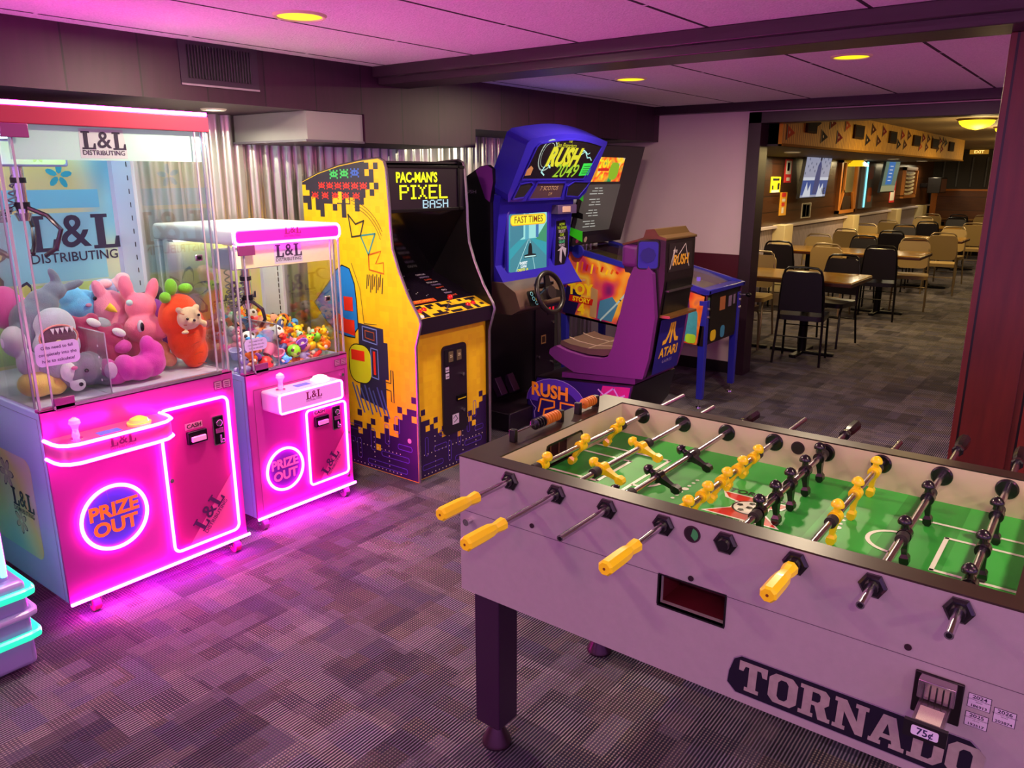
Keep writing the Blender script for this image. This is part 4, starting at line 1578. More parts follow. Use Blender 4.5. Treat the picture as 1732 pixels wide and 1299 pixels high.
# pink unicorn with tall ears lying behind
t = thing('unicorn_plush', (-3.33, 1.58, PF), 'pink plush with a small yellow horn, leaning behind the bigger pink one', 'soft toy')
P1 = fab('salmon_pink', '#ee8aa6')
blob('body', [((-3.35, 1.58, 1.12), (.055, .07, .075)), ((-3.35, 1.545, 1.19), (.025, .026, .055), RX(20)), ((-3.35, 1.60, 1.05), (.06, .07, .06)), ((-3.35, 1.62, .96), (.07, .08, .1))], P1, parent=t)
MB().lathe((-3.30, 1.545, 1.135), (-3.285, 1.575, 1.108), [(0, .018), (.5, .014), (1, .003)], fab('horn_yellow', '#f2d21e'), 12).build('horn', t)

t = thing('pony_plush', (-3.25, 1.67, PF), 'large pink eared plush with one big eye beside the carrot', 'soft toy')
b1 = blob('body', [((-3.24, 1.655, 1.035), (.065, .080, .062)), ((-3.21, 1.71, 1.025), (.045, .040, .045)), ((-3.26, 1.665, 1.12), (.055, .066, .062)), ((-3.28, 1.622, 1.205), (.028, .030, .055), RX(6)),
                   ((-3.27, 1.728, 1.185), (.024, .026, .055), RX(-20)), ((-3.28, 1.67, .94), (.07, .085, .08))], fab('rose_pink', '#f07a98'), parent=t)
m = MB().ell((-3.178, 1.612, 1.055), (.010, .013, .026), WHITE, RX(-8))
e_ = m.build('eye', b1)
MB().ell((-3.170, 1.615, 1.052), (.006, .009, .019), M('eye_black', '#0b0810')).build('pupil', e_)
MB().ell((-3.222, 1.600, 1.150), (.010, .014, .013), fab('mint_patch', '#b8dcd8')).build('patch', b1)

# magenta crescent pair in front
o = blob('crescent_plush', [((-3.10, 1.60, .915), (.055, .058, .062)), ((-3.10, 1.545, .900), (.060, .062, .052)), ((-3.10, 1.490, .912), (.055, .042, .055)), ((-3.10, 1.592, .985), (.036, .030, .045)), ((-3.10, 1.615, .950), (.045, .040, .055))],
         fab('magenta', '#dc3cb4'))
tag(o, 'bright magenta curved plush lying against the front glass', 'soft toy')
o = blob('round_plush', [((-3.14, 1.435, .90), (.055, .045, .055)), ((-3.12, 1.46, .885), (.045, .05, .04)), ((-3.17, 1.52, .985), (.04, .04, .03))], fab('magenta_dark', '#cc3ca4'))
tag(o, 'magenta plush with a lilac belly, left of the curved magenta one', 'soft toy')
MB().ell((-3.085, 1.425, .915), (.010, .026, .034), fab('lilac_belly', '#d0a8d8')).build('belly', o)

# maroon plushes with white patches
for cy, cz, cx, lab in ((1.405, 1.065, -3.22, 'maroon plush with a white patch, between the shark and the pink toys'), (1.490, 1.015, -3.20, 'maroon plush with a white patch, above the curved magenta one')):
    o = blob('berry_plush', [((cx, cy, cz), (.05, .055, .055)), ((cx, cy - .03, cz - .035), (.05, .045, .05)), ((cx, cy + .035, cz + .04), (.03, .025, .025)), ((cx, cy - .045, cz + .05), (.02, .03, .014)), ((cx, cy, cz - .08), (.05, .06, .06))], fab('maroon', '#9c1850'))
    tag(o, lab, 'soft toy')
    MB().ell((cx + .045, cy + .02, cz + .032), (.010, .030, .016), fab('patch_white', '#d8e0e0'), RX(-30)).build('patch', o)

# grey koala sat behind the chute
t = thing('koala_plush', (-3.12, 1.31, PF), 'grey and white bear plush lying low behind the clear chute', 'soft toy')
kb = blob('body', [((-3.13, 1.345, .935), (.055, .065, .060)), ((-3.12, 1.29, .925), (.05, .045, .055)), ((-3.17, 1.38, .92), (.06, .06, .07)), ((-3.14, 1.42, .88), (.05, .04, .03))], fab('koala_grey', '#8d8898'), parent=t)
blob('snout', [((-3.085, 1.295, .885), (.02, .030, .026)), ((-3.09, 1.27, .94), (.02, .03, .04))], fab('koala_white', '#e6e2ea'), parent=kb, voxel=.005)
eye(kb, (-3.075, 1.33, .935), .008)
eye(kb, (-3.062, 1.297, .890), .008, 'nose')
MB().ell((-3.07, 1.285, .955), (.006, .012, .008), fab('ear_pink', '#d86a9c')).build('cheek', kb)

# the rest of the heap
rest = [
    ('bear_plush', [((-3.35, 1.185, 1.17), (.06, .06, .085)), ((-3.33, 1.235, 1.19), (.02, .02, .02))], 'hot_pink', '#f05ab4', 'hot pink fluffy plush at the left glass, under the cable'),
    ('bunny_plush', [((-3.22, 1.15, 1.06), (.05, .045, .06)), ((-3.18, 1.17, .98), (.045, .04, .05)), ((-3.16, 1.19, .935), (.018, .022, .022))], 'off_white', '#e0d6e6', 'off white plush below the hot pink one at the left glass'),
    ('chick_plush', [((-3.16, 1.18, .90), (.075, .065, .050)), ((-3.14, 1.235, .885), (.05, .04, .035))], 'butter', '#eccb6a', 'butter yellow round plush in the lower left corner'),
    ('octopus_plush', [((-3.36, 1.775, 1.06), (.05, .055, .075)), ((-3.36, 1.77, .94), (.06, .06, .09))], 'purple', '#8a2a9c', 'purple plush wedged between the pink one and the carrot'),
    ('puppy_plush', [((-3.22, 1.715, .935), (.032, .034, .034)), ((-3.20, 1.735, .885), (.03, .03, .032)), ((-3.22, 1.69, .88), (.03, .03, .034))], 'peach', '#eaa27c', 'peach plush with round paws beneath the carrot'),
    ('elephant_plush', [((-3.46, 1.62, 1.19), (.05, .065, .04)), ((-3.45, 1.59, 1.10), (.06, .08, .09))], 'lavender_blue', '#a8b4e0', 'lavender blue plush at the very back of the heap'),
    ('mouse_plush', [((-3.42, 1.682, 1.228), (.028, .032, .026)), ((-3.44, 1.66, 1.20), (.03, .03, .03)), ((-3.40, 1.595, 1.215), (.026, .030, .020))], 'blush_pink', '#f4bcc8', 'blush pink plush peeping over the back of the heap'),
    ('cat_plush', [((-3.30, 1.50, 1.06), (.04, .05, .035)), ((-3.30, 1.47, .98), (.07, .08, .07))], 'ash', '#9a9fae', 'ash grey plush half buried between the maroon ones'),
    ('panda_plush', [((-3.38, 1.80, 1.16), (.03, .035, .03)), ((-3.42, 1.78, 1.08), (.06, .07, .08))], 'black_white', '#3a3440', 'charcoal plush behind the green carrot leaves'),
]
for nm, balls, cn, colr, lab in rest:
    o = blob(nm, balls, fab(cn, colr))
    tag(o, lab, 'soft toy')

# ================================================================== heap of small toys in the short machine
TCOL = [('yellow', '#ffd60a'), ('orange', '#ff8a10'), ('red', '#f03030'), ('lime green', '#7ae020'), ('sky blue', '#4aa8f0'), ('pink', '#f48ab4'), ('purple', '#9a5ad8'),
        ('mint green', '#a8ecc8'), ('white', '#f0eef4'), ('magenta', '#e81ab8'), ('peach', '#f4a888'), ('dark blue', '#3a4a9a'), ('brown', '#7a5648'), ('lilac', '#b8a8ec')]


def toy_mesh(kind, mat, acc):
    m = MB()
    dk = M('toy_dark', '#2a2020', .4)
    if kind == 'duck':
        m.ell((0, 0, .018), (.026, .020, .018), mat, n=14, m_=8)
        m.ell((.014, 0, .043), (.016, .015, .015), mat, n=12, m_=8)
        m.ell((.032, 0, .040), (.008, .008, .004), acc, n=8, m_=6)
        m.ell((-.026, 0, .028), (.010, .008, .006), mat, RX(-35, 'Y'), n=8, m_=6)
        for s_ in (-1, 1):
            m.ell((.025, s_ * .009, .047), .0028, dk, n=8, m_=6)
            m.ell((0, s_ * .019, .02), (.014, .005, .009), mat, n=10, m_=6)
    elif kind == 'ball':
        m.ell((0, 0, .026), .026, mat, n=18, m_=12)
        for d in ((1, 0, .3), (.3, .8, .6), (.3, -.8, .6), (-.6, .2, .8), (.5, .6, -.5), (.5, -.6, -.5), (-.9, -.3, 0)):
            v = Vector(d).normalized()
            m.ell(tuple(Vector((0, 0, .026)) + v * .0225), (.0075, .0075, .0075), acc, n=10, m_=6)
    elif kind == 'cup':
        m.lathe((0, 0, 0), (0, 0, .042), [(0, .015), (.5, .021), (1, .027), (1.0, .022), (.25, .015)], mat, 18, False)
        m.ell((0, 0, .014), (.015, .015, .006), acc, n=12, m_=6)
    elif kind == 'bear':
        m.ell((0, 0, .020), (.018, .018, .020), mat, n=12, m_=8)
        m.ell((.004, 0, .046), (.017, .019, .016), mat, n=12, m_=8)
        m.ell((.019, 0, .042), (.006, .008, .006), acc, n=8, m_=6)
        for s_ in (-1, 1):
            m.ell((0, s_ * .015, .060), .007, mat, n=8, m_=6)
            m.ell((.010, s_ * .018, .024), (.010, .006, .006), mat, n=8, m_=6)
            m.ell((.014, s_ * .012, .006), (.011, .007, .007), mat, n=8, m_=6)
            m.ell((.019, s_ * .007, .049), .0026, dk, n=6, m_=5)
    elif kind == 'fish':
        m.ell((0, 0, .018), (.030, .014, .017), mat, n=14, m_=8)
        m.ell((-.034, 0, .018), (.009, .004, .016), acc, n=8, m_=6)
        m.ell((0, 0, .036), (.010, .003, .008), acc, n=8, m_=6)
        for s_ in (-1, 1):
            m.ell((.018, s_ * .011, .022), .0035, dk, n=8, m_=6)
    elif kind == 'ring':
        m.tube([(.020 * math.cos(a), .020 * math.sin(a), .012) for a in [2 * PI * k / 20 for k in range(20)]], .009, mat, closed=True, n=10)
        m.ell((.020, 0, .026), (.009, .009, .009), acc, n=10, m_=6)
    elif kind == 'star':
        pts = []
        for k in range(10):
            r = .030 if k % 2 == 0 else .014
            pts.append((r * math.cos(k * PI / 5), r * math.sin(k * PI / 5)))
        m.prism(Frame((0, 0, 0), X, Y), pts, .016, mat)
        for s_ in (-1, 1):
            m.ell((.008, s_ * .006, .017), .003, dk, n=6, m_=5)
    return m


kinds = ['duck', 'ball', 'bear', 'fish', 'cup', 'ring', 'star', 'duck', 'bear']
protos = {}
r2 = random.Random(21)


def heap_z(x, y):
    """profile of the toy heap"""
    u = (y - 2.0) / .6
    v = (-3.08 - x) / .6
    return .785 + .03 + .13 * math.sin(PI * min(1, max(0, u * .9 + .08))) ** .6 * min(1, v * 1.5 + .15) + .02 * math.sin(x * 23 + y * 17)


spots = []
tries = 0
while len(spots) < 150 and tries < 9000:
    tries += 1
    y = r2.uniform(2.045, 2.565)
    x = r2.uniform(-3.66, -3.105)
    z = heap_z(x, y) + r2.uniform(-.012, .008)
    if all((x - a) ** 2 + (y - b_) ** 2 + (z - c) ** 2 > .050 ** 2 for a, b_, c in spots):
        spots.append((x, y, z))
# a lower layer shows through the front glass
lower = []
for k in range(11):
    for lay in (0, 1):
        y = 2.05 + .50 * (k + .5 * lay) / 10.8
        z = .790 + lay * .045
        x = -3.108 - r2.uniform(0, .012)
        if z < heap_z(x, y) - .015:
            lower.append((x, y, z))
cnt = {}
HEAP = 'small toys heaped in the short claw machine'
for i, (x, y, z) in enumerate(spots + lower):
    # warm colours gather at the right, cool and pale at the left
    right = (y - 2.04) / .52 + r2.uniform(-.35, .35)
    if right > .55:
        ci = r2.choice([0, 0, 0, 1, 1, 2, 3, 3, 4, 10, 7])
    else:
        ci = r2.choice([4, 5, 5, 6, 7, 8, 9, 10, 11, 12, 13, 1, 2, 8, 13])
    kd = r2.choice(kinds)
    key = (kd, ci)
    cn, ch = TCOL[ci]
    if key not in protos:
        acc = M('toy_orange', '#ff7a10', .35, coat=.3) if kd == 'duck' else M('toy_accent_dark', '#4a342c', .4) if kd == 'ball' else M('toy_cream', '#f4e4d0', .4)
        m = toy_mesh(kd, M('toy_' + cn.replace(' ', '_'), ch, .35, coat=.3), acc)
        o = m.build({'duck': 'toy_duck', 'ball': 'toy_ball', 'bear': 'toy_bear', 'fish': 'toy_fish', 'cup': 'toy_cup', 'ring': 'toy_ring', 'star': 'toy_star'}[kd], keep=True, smooth=50)
        protos[key] = o
    else:
        o = protos[key].copy()
        COL.objects.link(o)
    o.location = (x, y, z - .016)
    sc_ = r2.uniform(1.05, 1.4)
    o.scale = (sc_, sc_, sc_)
    o.rotation_euler = (r2.uniform(-.7, .7), r2.uniform(-.7, .7), r2.uniform(-1.3, 1.3))
    tag(o, 'small %s toy %s in the heap inside the shorter claw machine' % (cn, kd), 'toy', HEAP)


# ================================================================== pixel-art arcade cabinet
pac = thing('arcade_cabinet', (-3.3, 3.25, 0), 'yellow arcade cabinet with pixel art sides and a dark screen', 'arcade cabinet')
YA = pixel_mat('cabinet_yellow', '#f2c61a', '#e0a818', .035, .5)
PUR = M('cabinet_purple', '#2c1448', .4)
CY0, CY1 = 2.93, 3.57
prof = [(-2.893, 0), (-2.893, .776), (-2.852, .905), (-2.862, .935), (-2.935, 1.04), (-3.00, 1.17), (-3.042, 1.284), (-3.052, 1.40), (-3.053, 1.49), (-3.068, 1.70), (-3.08, 1.732), (-3.115, 1.745),
        (-3.25, 1.735), (-3.42, 1.712), (-3.60, 1.672), (-3.745, 1.625), (-3.75, 0)]
FSd = Frame((0, CY0, 0), X, Z)
TM = M('t_molding', '#8a7f88', .25, .7)
for yy, nm in ((CY0, 'near'), (CY1 - .018, 'far')):
    m = MB().prism(Frame((0, yy, 0), X, Z), prof, -.018, YA if nm == 'near' else BLACK, 0)
    m.build('side_panel', pac, smooth=0)
    m = MB().tube([(a, yy + .009, c) for a, c in prof[:-1]], .009, TM, n=8)
    m.build('edge_molding', pac)
# near side artwork
CELL = .0362
m = MB()
DK = M('art_dark', '#2e2a3c', .4)


def cells(m, F, x0, z0, rows, mat, off=.0008, c=CELL):
    for r, row in enumerate(rows):
        k = 0
        while k < len(row):
            if row[k] != '.':
                j = k
                while j < len(row) and row[j] != '.':
                    j += 1
                m.rect(F, x0 + k * c, z0 - (r + 1) * c, x0 + j * c, z0 - r * c, mat, off, .0004)
                k = j
            else:
                k += 1


top = [(-3.742, 1.545), (-3.742, 1.622), (-3.60, 1.668), (-3.42, 1.708), (-3.25, 1.730), (-3.22, 1.732), (-3.22, 1.545)]
m.flat(FSd, top, DK, .0006, .0004)
cells(m, FSd, -3.742, 1.545, ['##.####.###.##', '.#.##..#.#..#.', '....#....#....'], DK, .0008)
cells(m, FSd, -3.22, 1.726, ['#.#', '.#.', '##.', '#.#', '.#.'], DK, .0008, .034)
YB = M('art_yellow', '#f2c020', .35)
cells(m, FSd, -3.742, 1.610, ['#...', '##..'], YB, .0012, .03)
cells(m, FSd, -3.50, 1.575, ['..#....', '.##.#..'], YB, .0012, .03)
m.build('side_artwork_top', pac, smooth=0)
# small pixel invaders: plain bug marks
m = MB()
AR, AG, AB = M('art_red', '#d8302a', .4), M('art_green', '#3fc060', .4), M('art_blue', '#3a62c8', .4)
bug = ['#..#..#', '.#####.', '##.#.##', '.#####.', '#.....#']
for k, mt in enumerate((AG, AG, AB)):
    cells(m, FSd, -3.50 + k * .085, 1.690 + k * .004, bug, mt, .0012, .0095)
for k in range(6):
    cells(m, FSd, -3.60 + k * .068, 1.625, bug, AR, .0012, .0078)
for k in range(5):
    cells(m, FSd, -3.66 + k * .085, 1.572, bug, AR, .0014, .0078)
m.build('side_artwork_marks', pac, smooth=0)
# outlined zigzag and lines
m = MB()
OL = M('art_outline', '#3a3a30', .4)
OT = M('art_teal', '#2f8a90', .4)
OO = M('art_rust', '#b8581c', .4)
zz = [(-3.366, 1.454), (-3.31, 1.405), (-3.244, 1.425), (-3.275, 1.345), (-3.345, 1.335), (-3.366, 1.454)]
m.line(FSd, zz, .009, OL)
zz2 = [(-3.275, 1.345), (-3.160, 1.360), (-3.218, 1.245), (-3.275, 1.345)]
m.line(FSd, zz2, .009, OT)
zz3 = [(-3.218, 1.245), (-3.12, 1.27), (-3.165, 1.20), (-3.105, 1.21), (-3.105, 1.15), (-3.218, 1.165), (-3.218, 1.245)]
m.line(FSd, zz3, .009, OO)
for k in range(3):
    r = .27 + k * .016
    m.line(FSd, [(-3.37 + r * math.cos(a), 1.23 + r * math.sin(a)) for a in [(22 + 8 * q + 3 * k) * PI / 180 for q in range(8)]], .003, OL)
for k in range(9):
    m.line(FSd, [(-3.235 + k * .015, 1.135 + .01 * math.sin(k * 3)), (-3.245 + k * .015, 1.06 + .02 * math.sin(k * 2.1))], .006, OL)
m.line(FSd, [(-3.36, 1.19), (-3.30, 1.05), (-3.28, .86), (-3.18, .865)], .0035, OL)
m.build('side_artwork_lines', pac, smooth=0)
# plain blue, red and lime fields in stepped blocks stand where the picture is
m = MB()
BLU = M('art_sky_blue', '#1f7cd8', .35)
RDD = M('art_bright_red', '#e8301c', .35)
LIM = M('art_lime', '#d8e020', .35)
PDK = M('art_purple_dark', '#2c2a4a', .4)
m.flat(FSd, [(-3.335, .99), (-3.33, .83), (-3.36, .80), (-3.36, .77), (-3.42, .77), (-3.50, .78), (-3.60, .84), (-3.70, .94), (-3.55, 1.08), (-3.50, 1.14), (-3.44, 1.175), (-3.38, 1.16), (-3.345, 1.08)], BLU, .0008)
m.line(FSd, [(-3.335, .99), (-3.33, .83), (-3.36, .80), (-3.36, .77), (-3.42, .77), (-3.50, .78), (-3.60, .84), (-3.70, .94), (-3.55, 1.08), (-3.50, 1.14), (-3.44, 1.175), (-3.38, 1.16), (-3.345, 1.08)], .007, M('art_ink', '#15131c', .4), closed=True)
m.flat(FSd, [(-3.36, .87), (-3.36, .78), (-3.52, .80), (-3.55, .86), (-3.50, .90), (-3.43, .87)], RDD, .0016)
m.rect(FSd, -3.44, .92, -3.365, 1.0, RDD, .0018)
m.flat(FSd, [(-3.33, .86), (-3.13, .845), (-3.13, .77), (-3.10, .77), (-3.10, .56), (-3.125, .56), (-3.125, .38), (-3.34, .42)], PDK, .0006)
m.flat(FSd, rrect(-3.42, .51, -3.235, .735, .07), LIM, .0012)
m.line(FSd, rrect(-3.42, .51, -3.235, .735, .07), .006, M('art_ink', '#15131c'), closed=True)
m.rect(FSd, -3.40, .64, -3.29, .70, RDD, .0018)
m.line(FSd, [(-3.296, .844), (-3.182, .835), (-3.182, .752), (-3.296, .765)], .006, M('art_lav', '#7a90e0', .4), .0022, closed=True)
m.line(FSd, [(-3.275, .822), (-3.203, .816), (-3.203, .772), (-3.275, .782)], .005, M('art_rust', '#b8581c'), .0022, closed=True)
m.line(FSd, [(-3.235, .727), (-3.180, .722), (-3.180, .553), (-3.235, .56)], .006, M('art_lav', '#7a90e0'), .0022, closed=True)
m.rect(FSd, -3.218, .575, -3.20, .71, RDD, .0020)
m.line(FSd, [(-3.082, .62), (-3.065, .62), (-3.065, .435), (-3.085, .44), (-3.085, .50), (-3.15, .51), (-3.15, .55), (-3.085, .545)], .007, OL, closed=True)
for k in range(8):
    a0 = -3.40 + k * .034
    m.line(FSd, [(a0, .50 - .012 * (k % 3)), (a0 + .055, .36 - .02 * (k % 2))], .011, M('art_lav_dark', '#4a56a0', .4), .0022)
m.build('side_artwork_picture', pac, smooth=0)


def maze(m, F, x0, x1, ztop, steps):
    """purple ground with stepped top edge, dots and rounded tracks"""
    n = len(steps)
    c = (x1 - x0) / n
    for k, h in enumerate(steps):
        m.rect(F, x0 + k * c, .004, x0 + (k + 1) * c + .0002, ztop + h * c, PUR, .0006, .0004)
    for k in range(n):
        if k % 3 == 1:
            m.rect(F, x0 + k * c, ztop + (steps[k] + 1) * c, x0 + (k + 1) * c, ztop + (steps[k] + 2) * c, PUR, .0006, .0004)
        if k % 4 == 2:
            m.rect(F, x0 + k * c, ztop + (steps[k] - 2) * c, x0 + (k + 1) * c, ztop + (steps[k] - 1) * c, YB, .0010, .0004)
    TR = M('track_violet', '#5a3cc0', .4)
    DT = M('dot_cream', '#e8dcc8', .4)
    w = x1 - x0
    for a0, b0, a1, b1 in ((.06, .05, .34, .08), (.42, .05, .46, .17), (.52, .03, .90, .06), (.10, .13, .14, .24), (.22, .14, .40, .17), (.56, .12, .60, .25), (.66, .10, .92, .13), (.70, .18, .74, .30), (.82, .17, .95, .20), (.30, .22, .46, .25), (.80, .26, .84, .36)):
        m.line(F, rrect(x0 + a0 * w, b0, x0 + a1 * w, b1, .012), .003, TR, .0012, .0004, True)
    for i in range(24):
        for j in range(11):
            a, z = x0 + .02 + i * .030, .02 + j * .030
            if a < x1 - .01 and z < ztop and ((i % 4 == 0) or (j % 4 == 0)):
                m.disc(F, a, z, .0035, DT, .0012, .0004, 8)


m = MB()
maze(m, FSd, -3.742, -2.895, .20, [1, 2, 2, 1, 2, 3, 2, 1, 1, 2, 2, 1, 2, 1, 0, 1, 2, 1, 3, 4, 5, 6, 6])
m.disc(FSd, -2.955, .235, .014, M('dot_pink', '#d88aa0', .4), .0014, .0005)
m.build('side_artwork_maze', pac, smooth=0)
# body fill between the sides
BI = M('cabinet_inner', '#1c1220', .35)
m = MB()
m.box((-3.75, CY0 + .018, .02), (-3.74, CY1 - .018, 1.6), BI)
m.build('back_board', pac, smooth=0)
m = MB().prism(Frame((0, CY0 + .018, 0), X, Z), [(-3.115, 1.735), (-3.115, 1.725), (-3.25, 1.722), (-3.6, 1.66), (-3.74, 1.615), (-3.74, 1.60), (-3.74, 1.63), (-3.6, 1.672), (-3.25, 1.733)], -(CY1 - CY0 - .036), BI)
m.build('top_board', pac, smooth=0)
# marquee
MX = -3.068
m = MB().box((MX - .03, CY0 + .018, 1.470), (MX, CY1 - .018, 1.715), BI)
m.box((MX, CY0 + .02, 1.468), (MX + .008, CY1 - .02, 1.485), BLACKM)
m.box((MX, CY0 + .02, 1.700), (MX + .008, CY1 - .02, 1.715), BLACKM)
m.box((MX, CY1 - .075, 1.468), (MX + .008, CY1 - .06, 1.715), BLACKM)
mq = m.build('marquee', pac, bevel=.002)
Fm = Frame((MX, 0, 0), Y, Z)
YG = E('marquee_yellow', '#f4f400', 1.3)
m = MB().text(Fm, "PAC-MAN'S", .060, 3.165, 1.648, YG, .002, bold=.035, sx=1.05, sy=1.2)
bits(m, Fm, 'PIXEL', .0140, 3.030, 1.612, YG, .002, .08, .0108)
WB = E('marquee_white', '#bfe8f8', .9)
bits(m, Fm, 'BASH', .0090, 3.205, 1.531, WB, .002, .12, .0064)
m.build('marquee_lettering', mq, smooth=0)
# slanted dark screen and bezel down to the controls
m = MB()
scr = [(MX - .005, 1.468), (-3.28, 1.05), (-3.21, .985), (-2.985, .945), (-2.90, .925)]
m.add([(MX - .005, CY0 + .018, 1.468), (MX - .005, CY1 - .018, 1.468), (-3.33, CY1 - .018, 1.10), (-3.33, CY0 + .018, 1.10)], [(0, 1, 2, 3)], M('screen_black', '#0a060c', .12, coat=.4))
m.build('screen', pac, smooth=0)
Fz1 = Frame((-3.33, CY0 + .018, 1.10), (0, 1, 0), (-.35, 0, .155))
m = MB()
pA, pB = Vector((-3.33, 0, 1.10)), Vector((-3.00, 0, .972))
m.add([(-3.33, CY0 + .018, 1.10), (-3.33, CY1 - .018, 1.10), (-3.00, CY1 - .018, .972), (-3.00, CY0 + .018, .972)], [(0, 3, 2, 1)], M('bezel_glass', '#17101e', .12, coat=.5))
Fbz = Frame((-3.00, 0, .972), (0, 1, 0), (pA - pB))
for k in range(9):
    m.text(Fbz, ('GALAXIAN', 'RALLY', 'DIG', 'MAPPY', 'TOWER', 'BOSCON', 'SUPER', 'XEVIOUS', 'GAPLUS')[k][:6], .022, 3.40, .04 + k * .034, (M('bz_red', '#c84a2a', .4), M('bz_lilac', '#9a8ab8', .4), M('bz_white', '#c8c0d0', .4))[k % 3], .001, bold=.02)
for k in range(16):
    m.rect(Fbz, 3.0 + (k * 37 % 29) * .010, .05 + (k * 53 % 31) * .009, 3.005 + (k * 37 % 29) * .010, .054 + (k * 53 % 31) * .009, M('bz_white', '#c8c0d0'), .001)
m.rect(Fbz, 3.05, .012, 3.24, .045, M('bz_orange', '#c84a1e', .4), .001)
m.text(Fbz, 'PAC-MAN', .030, 3.145, .028, M('bz_cream', '#f0a040', .4), .002, bold=.03)
m.build('bezel', pac, smooth=0)
# control deck
pA, pB = Vector((-3.00, 0, .972)), Vector((-2.868, 0, .922))
m = MB()
m.prism(Frame((0, CY0 + .018, 0), X, Z), [(-3.00, .972), (-2.868, .922), (-2.870, .84), (-2.90, .83), (-3.05, .83), (-3.05, .95)], -(CY1 - CY0 - .036), BI)
dk_ = m.build('control_deck', pac, smooth=0)
Fd = Frame(pB, (0, 1, 0), (pA - pB))
m = MB()
m.rect(Fd, CY0 + .02, .004, CY1 - .02, .135, YB, .0006, .0006)
rr = random.Random(4)
for i in range(19):
    for j in range(5):
        pr = .62 - (i / 19.0) * .45 + (j / 5.0) * .25
        if rr.random() < pr:
            m.rect(Fd, CY0 + .025 + i * .030, .008 + j * .024, CY0 + .025 + (i + 1) * .030, .008 + (j + 1) * .024, BI, .0014, .0003)
m.build('deck_artwork', dk_, smooth=0)
BRD = M('button_red', '#d81a20', .25, coat=.4)
for a, c in ((3.02, .075), (3.065, .085), (3.40, .055), (3.45, .060)):
    m = MB().lathe(Fd.p(a, c, .001), Fd.p(a, c, .012), [(0, .016), (.5, .015), (1, .010)], BRD, 18)
    m.build('button', dk_)
m = MB().lathe(Fd.p(2.985, .022, .001), Fd.p(2.985, .022, .010), [(0, .016), (.5, .015), (1, .010)], WHITE, 18)
m.build('button', dk_)
m = MB().cyl(Fd.p(3.26, .085, .001), Fd.p(3.26, .085, .045), .004, CHROME, n=10)
js = m.build('joystick', dk_)
MB().ell(Fd.p(3.26, .085, .052), .016, BRD).build('ball_top', js)
# front below the deck
m = MB().box((-2.925, CY0 + .018, .0), (-2.915, CY1 - .018, .835), YA)
fr_ = m.build('front_board', pac, smooth=0)
Fft = Frame((-2.915, 0, 0), Y, Z)
m = MB()
maze(m, Fft, CY0 + .02, CY1 - .02, .24, [4, 3, 3, 2, 1, 0, 1, 0, 1, 0, 0, 0, 1, 0, 1, 2, 3, 4])
m.build('front_artwork', fr_, smooth=0)
m = MB().prism(Fft, rrect(3.158, .21, 3.365, .735, .03), .010, BI)
cd_ = m.build('coin_door', pac, bevel=.003)
m = MB()
m.prism(Fft, rrect(3.175, .62, 3.348, .715, .008), .004, M('coin_plate_black', '#17121a', .3), .010)
for a in (3.205, 3.275):
    m.rect(Fft, a, .640, a + .038, .70, M('coin_reject', '#4a3c30', .3, emit='#806040', es=.2), .0145, .002)
    m.text(Fft, '25', .022, a + .019, .672, M('coin_digit', '#d8c8a0', .4), .017, bold=.02)
m.build('coin_slot', cd_, smooth=0)
m = MB().prism(Fft, rrect(3.270, .395, 3.350, .43, .004), .008, BLACKM, .010)
m.rect(Fft, 3.275, .405, 3.345, .411, M('slot_yellow', '#d8c020', .4), .0185)
m.build('bill_slot', cd_, smooth=0)
m = MB()
for zz in (.335, .55):
    m.cyl((-2.905, 3.325, zz), (-2.893, 3.325, zz), .010, CHROME, n=14)
m.build('door_lock', cd_)
m = MB().rect(Fft, 3.232, .262, 3.288, .322, PAP, .0105)
m.line(Fft, [(3.24, .30), (3.26, .315), (3.275, .29), (3.245, .275)], .004, INKP, .0115)
for k in range(2):
    m.rect(Fft, 3.182, .545 + k * .038, 3.212, .575 + k * .038, PAP, .0105)
    m.rect(Fft, 3.186, .556 + k * .038, 3.208, .560 + k * .038, INKP, .0115)
m.build('sticker', cd_, smooth=0)


# ================================================================== racing game
rush = thing('racing_arcade_game', (-3.0, 4.35, 0), 'blue and purple sit-down racing arcade game with a seat and steering wheel', 'racing game')
RB = M('molded_blue', '#2a1fa8', .28, coat=.4)
RK = M('race_black', '#120a18', .35)
RP = M('race_purple', '#5c1868', .5)
RY0, RY1 = 3.94, 4.78
# black cabinet
m = MB()
m.box((-3.92, RY0, 0), (-3.30, RY1 + .06, .86), RK)
m.box((-3.92, RY0 + .03, .86), (-3.40, RY1, 1.62), RK)
m.build('cabinet', rush, bevel=.006)
m = MB()
side = [(-3.92, 0.0), (-3.92, 1.50), (-3.42, 1.62), (-3.24, 1.715), (-3.18, 1.725), (-3.14, 1.70), (-3.135, 1.62), (-3.16, 1.50), (-3.16, .80), (-3.30, .72), (-3.30, 0.0)]
m.prism(Frame((0, RY0 - .03, 0), X, Z), side, -.03, RK)
sp = m.build('side_panel', rush, smooth=0, bevel=.004)
Fsr = Frame((0, RY0 - .03, 0), X, Z)
m = MB().flat(Fsr, [(-3.275, 1.69), (-3.24, 1.712), (-3.18, 1.722), (-3.143, 1.70), (-3.138, 1.62), (-3.165, 1.50), (-3.20, 1.52)], M('panel_violet', '#7a2a94', .35), .0006)
m.text(Fsr, 'RUSH', .03, -3.33, 1.56, M('panel_text', '#b8a8c0', .4), .0006, sx=1.6)
m.build('side_marking', sp, smooth=0)
m = MB()
m.box((-3.60, RY0, 0), (-3.03, RY0 + .60, .13), M('well_black', '#1c1020', .4))
m.build('pedal_well', rush, bevel=.006)
m = MB().line(Frame((0, RY0, 0), X, Z), [(-3.3, .125), (-3.035, .125), (-3.035, .005)], .006, TM, .001)
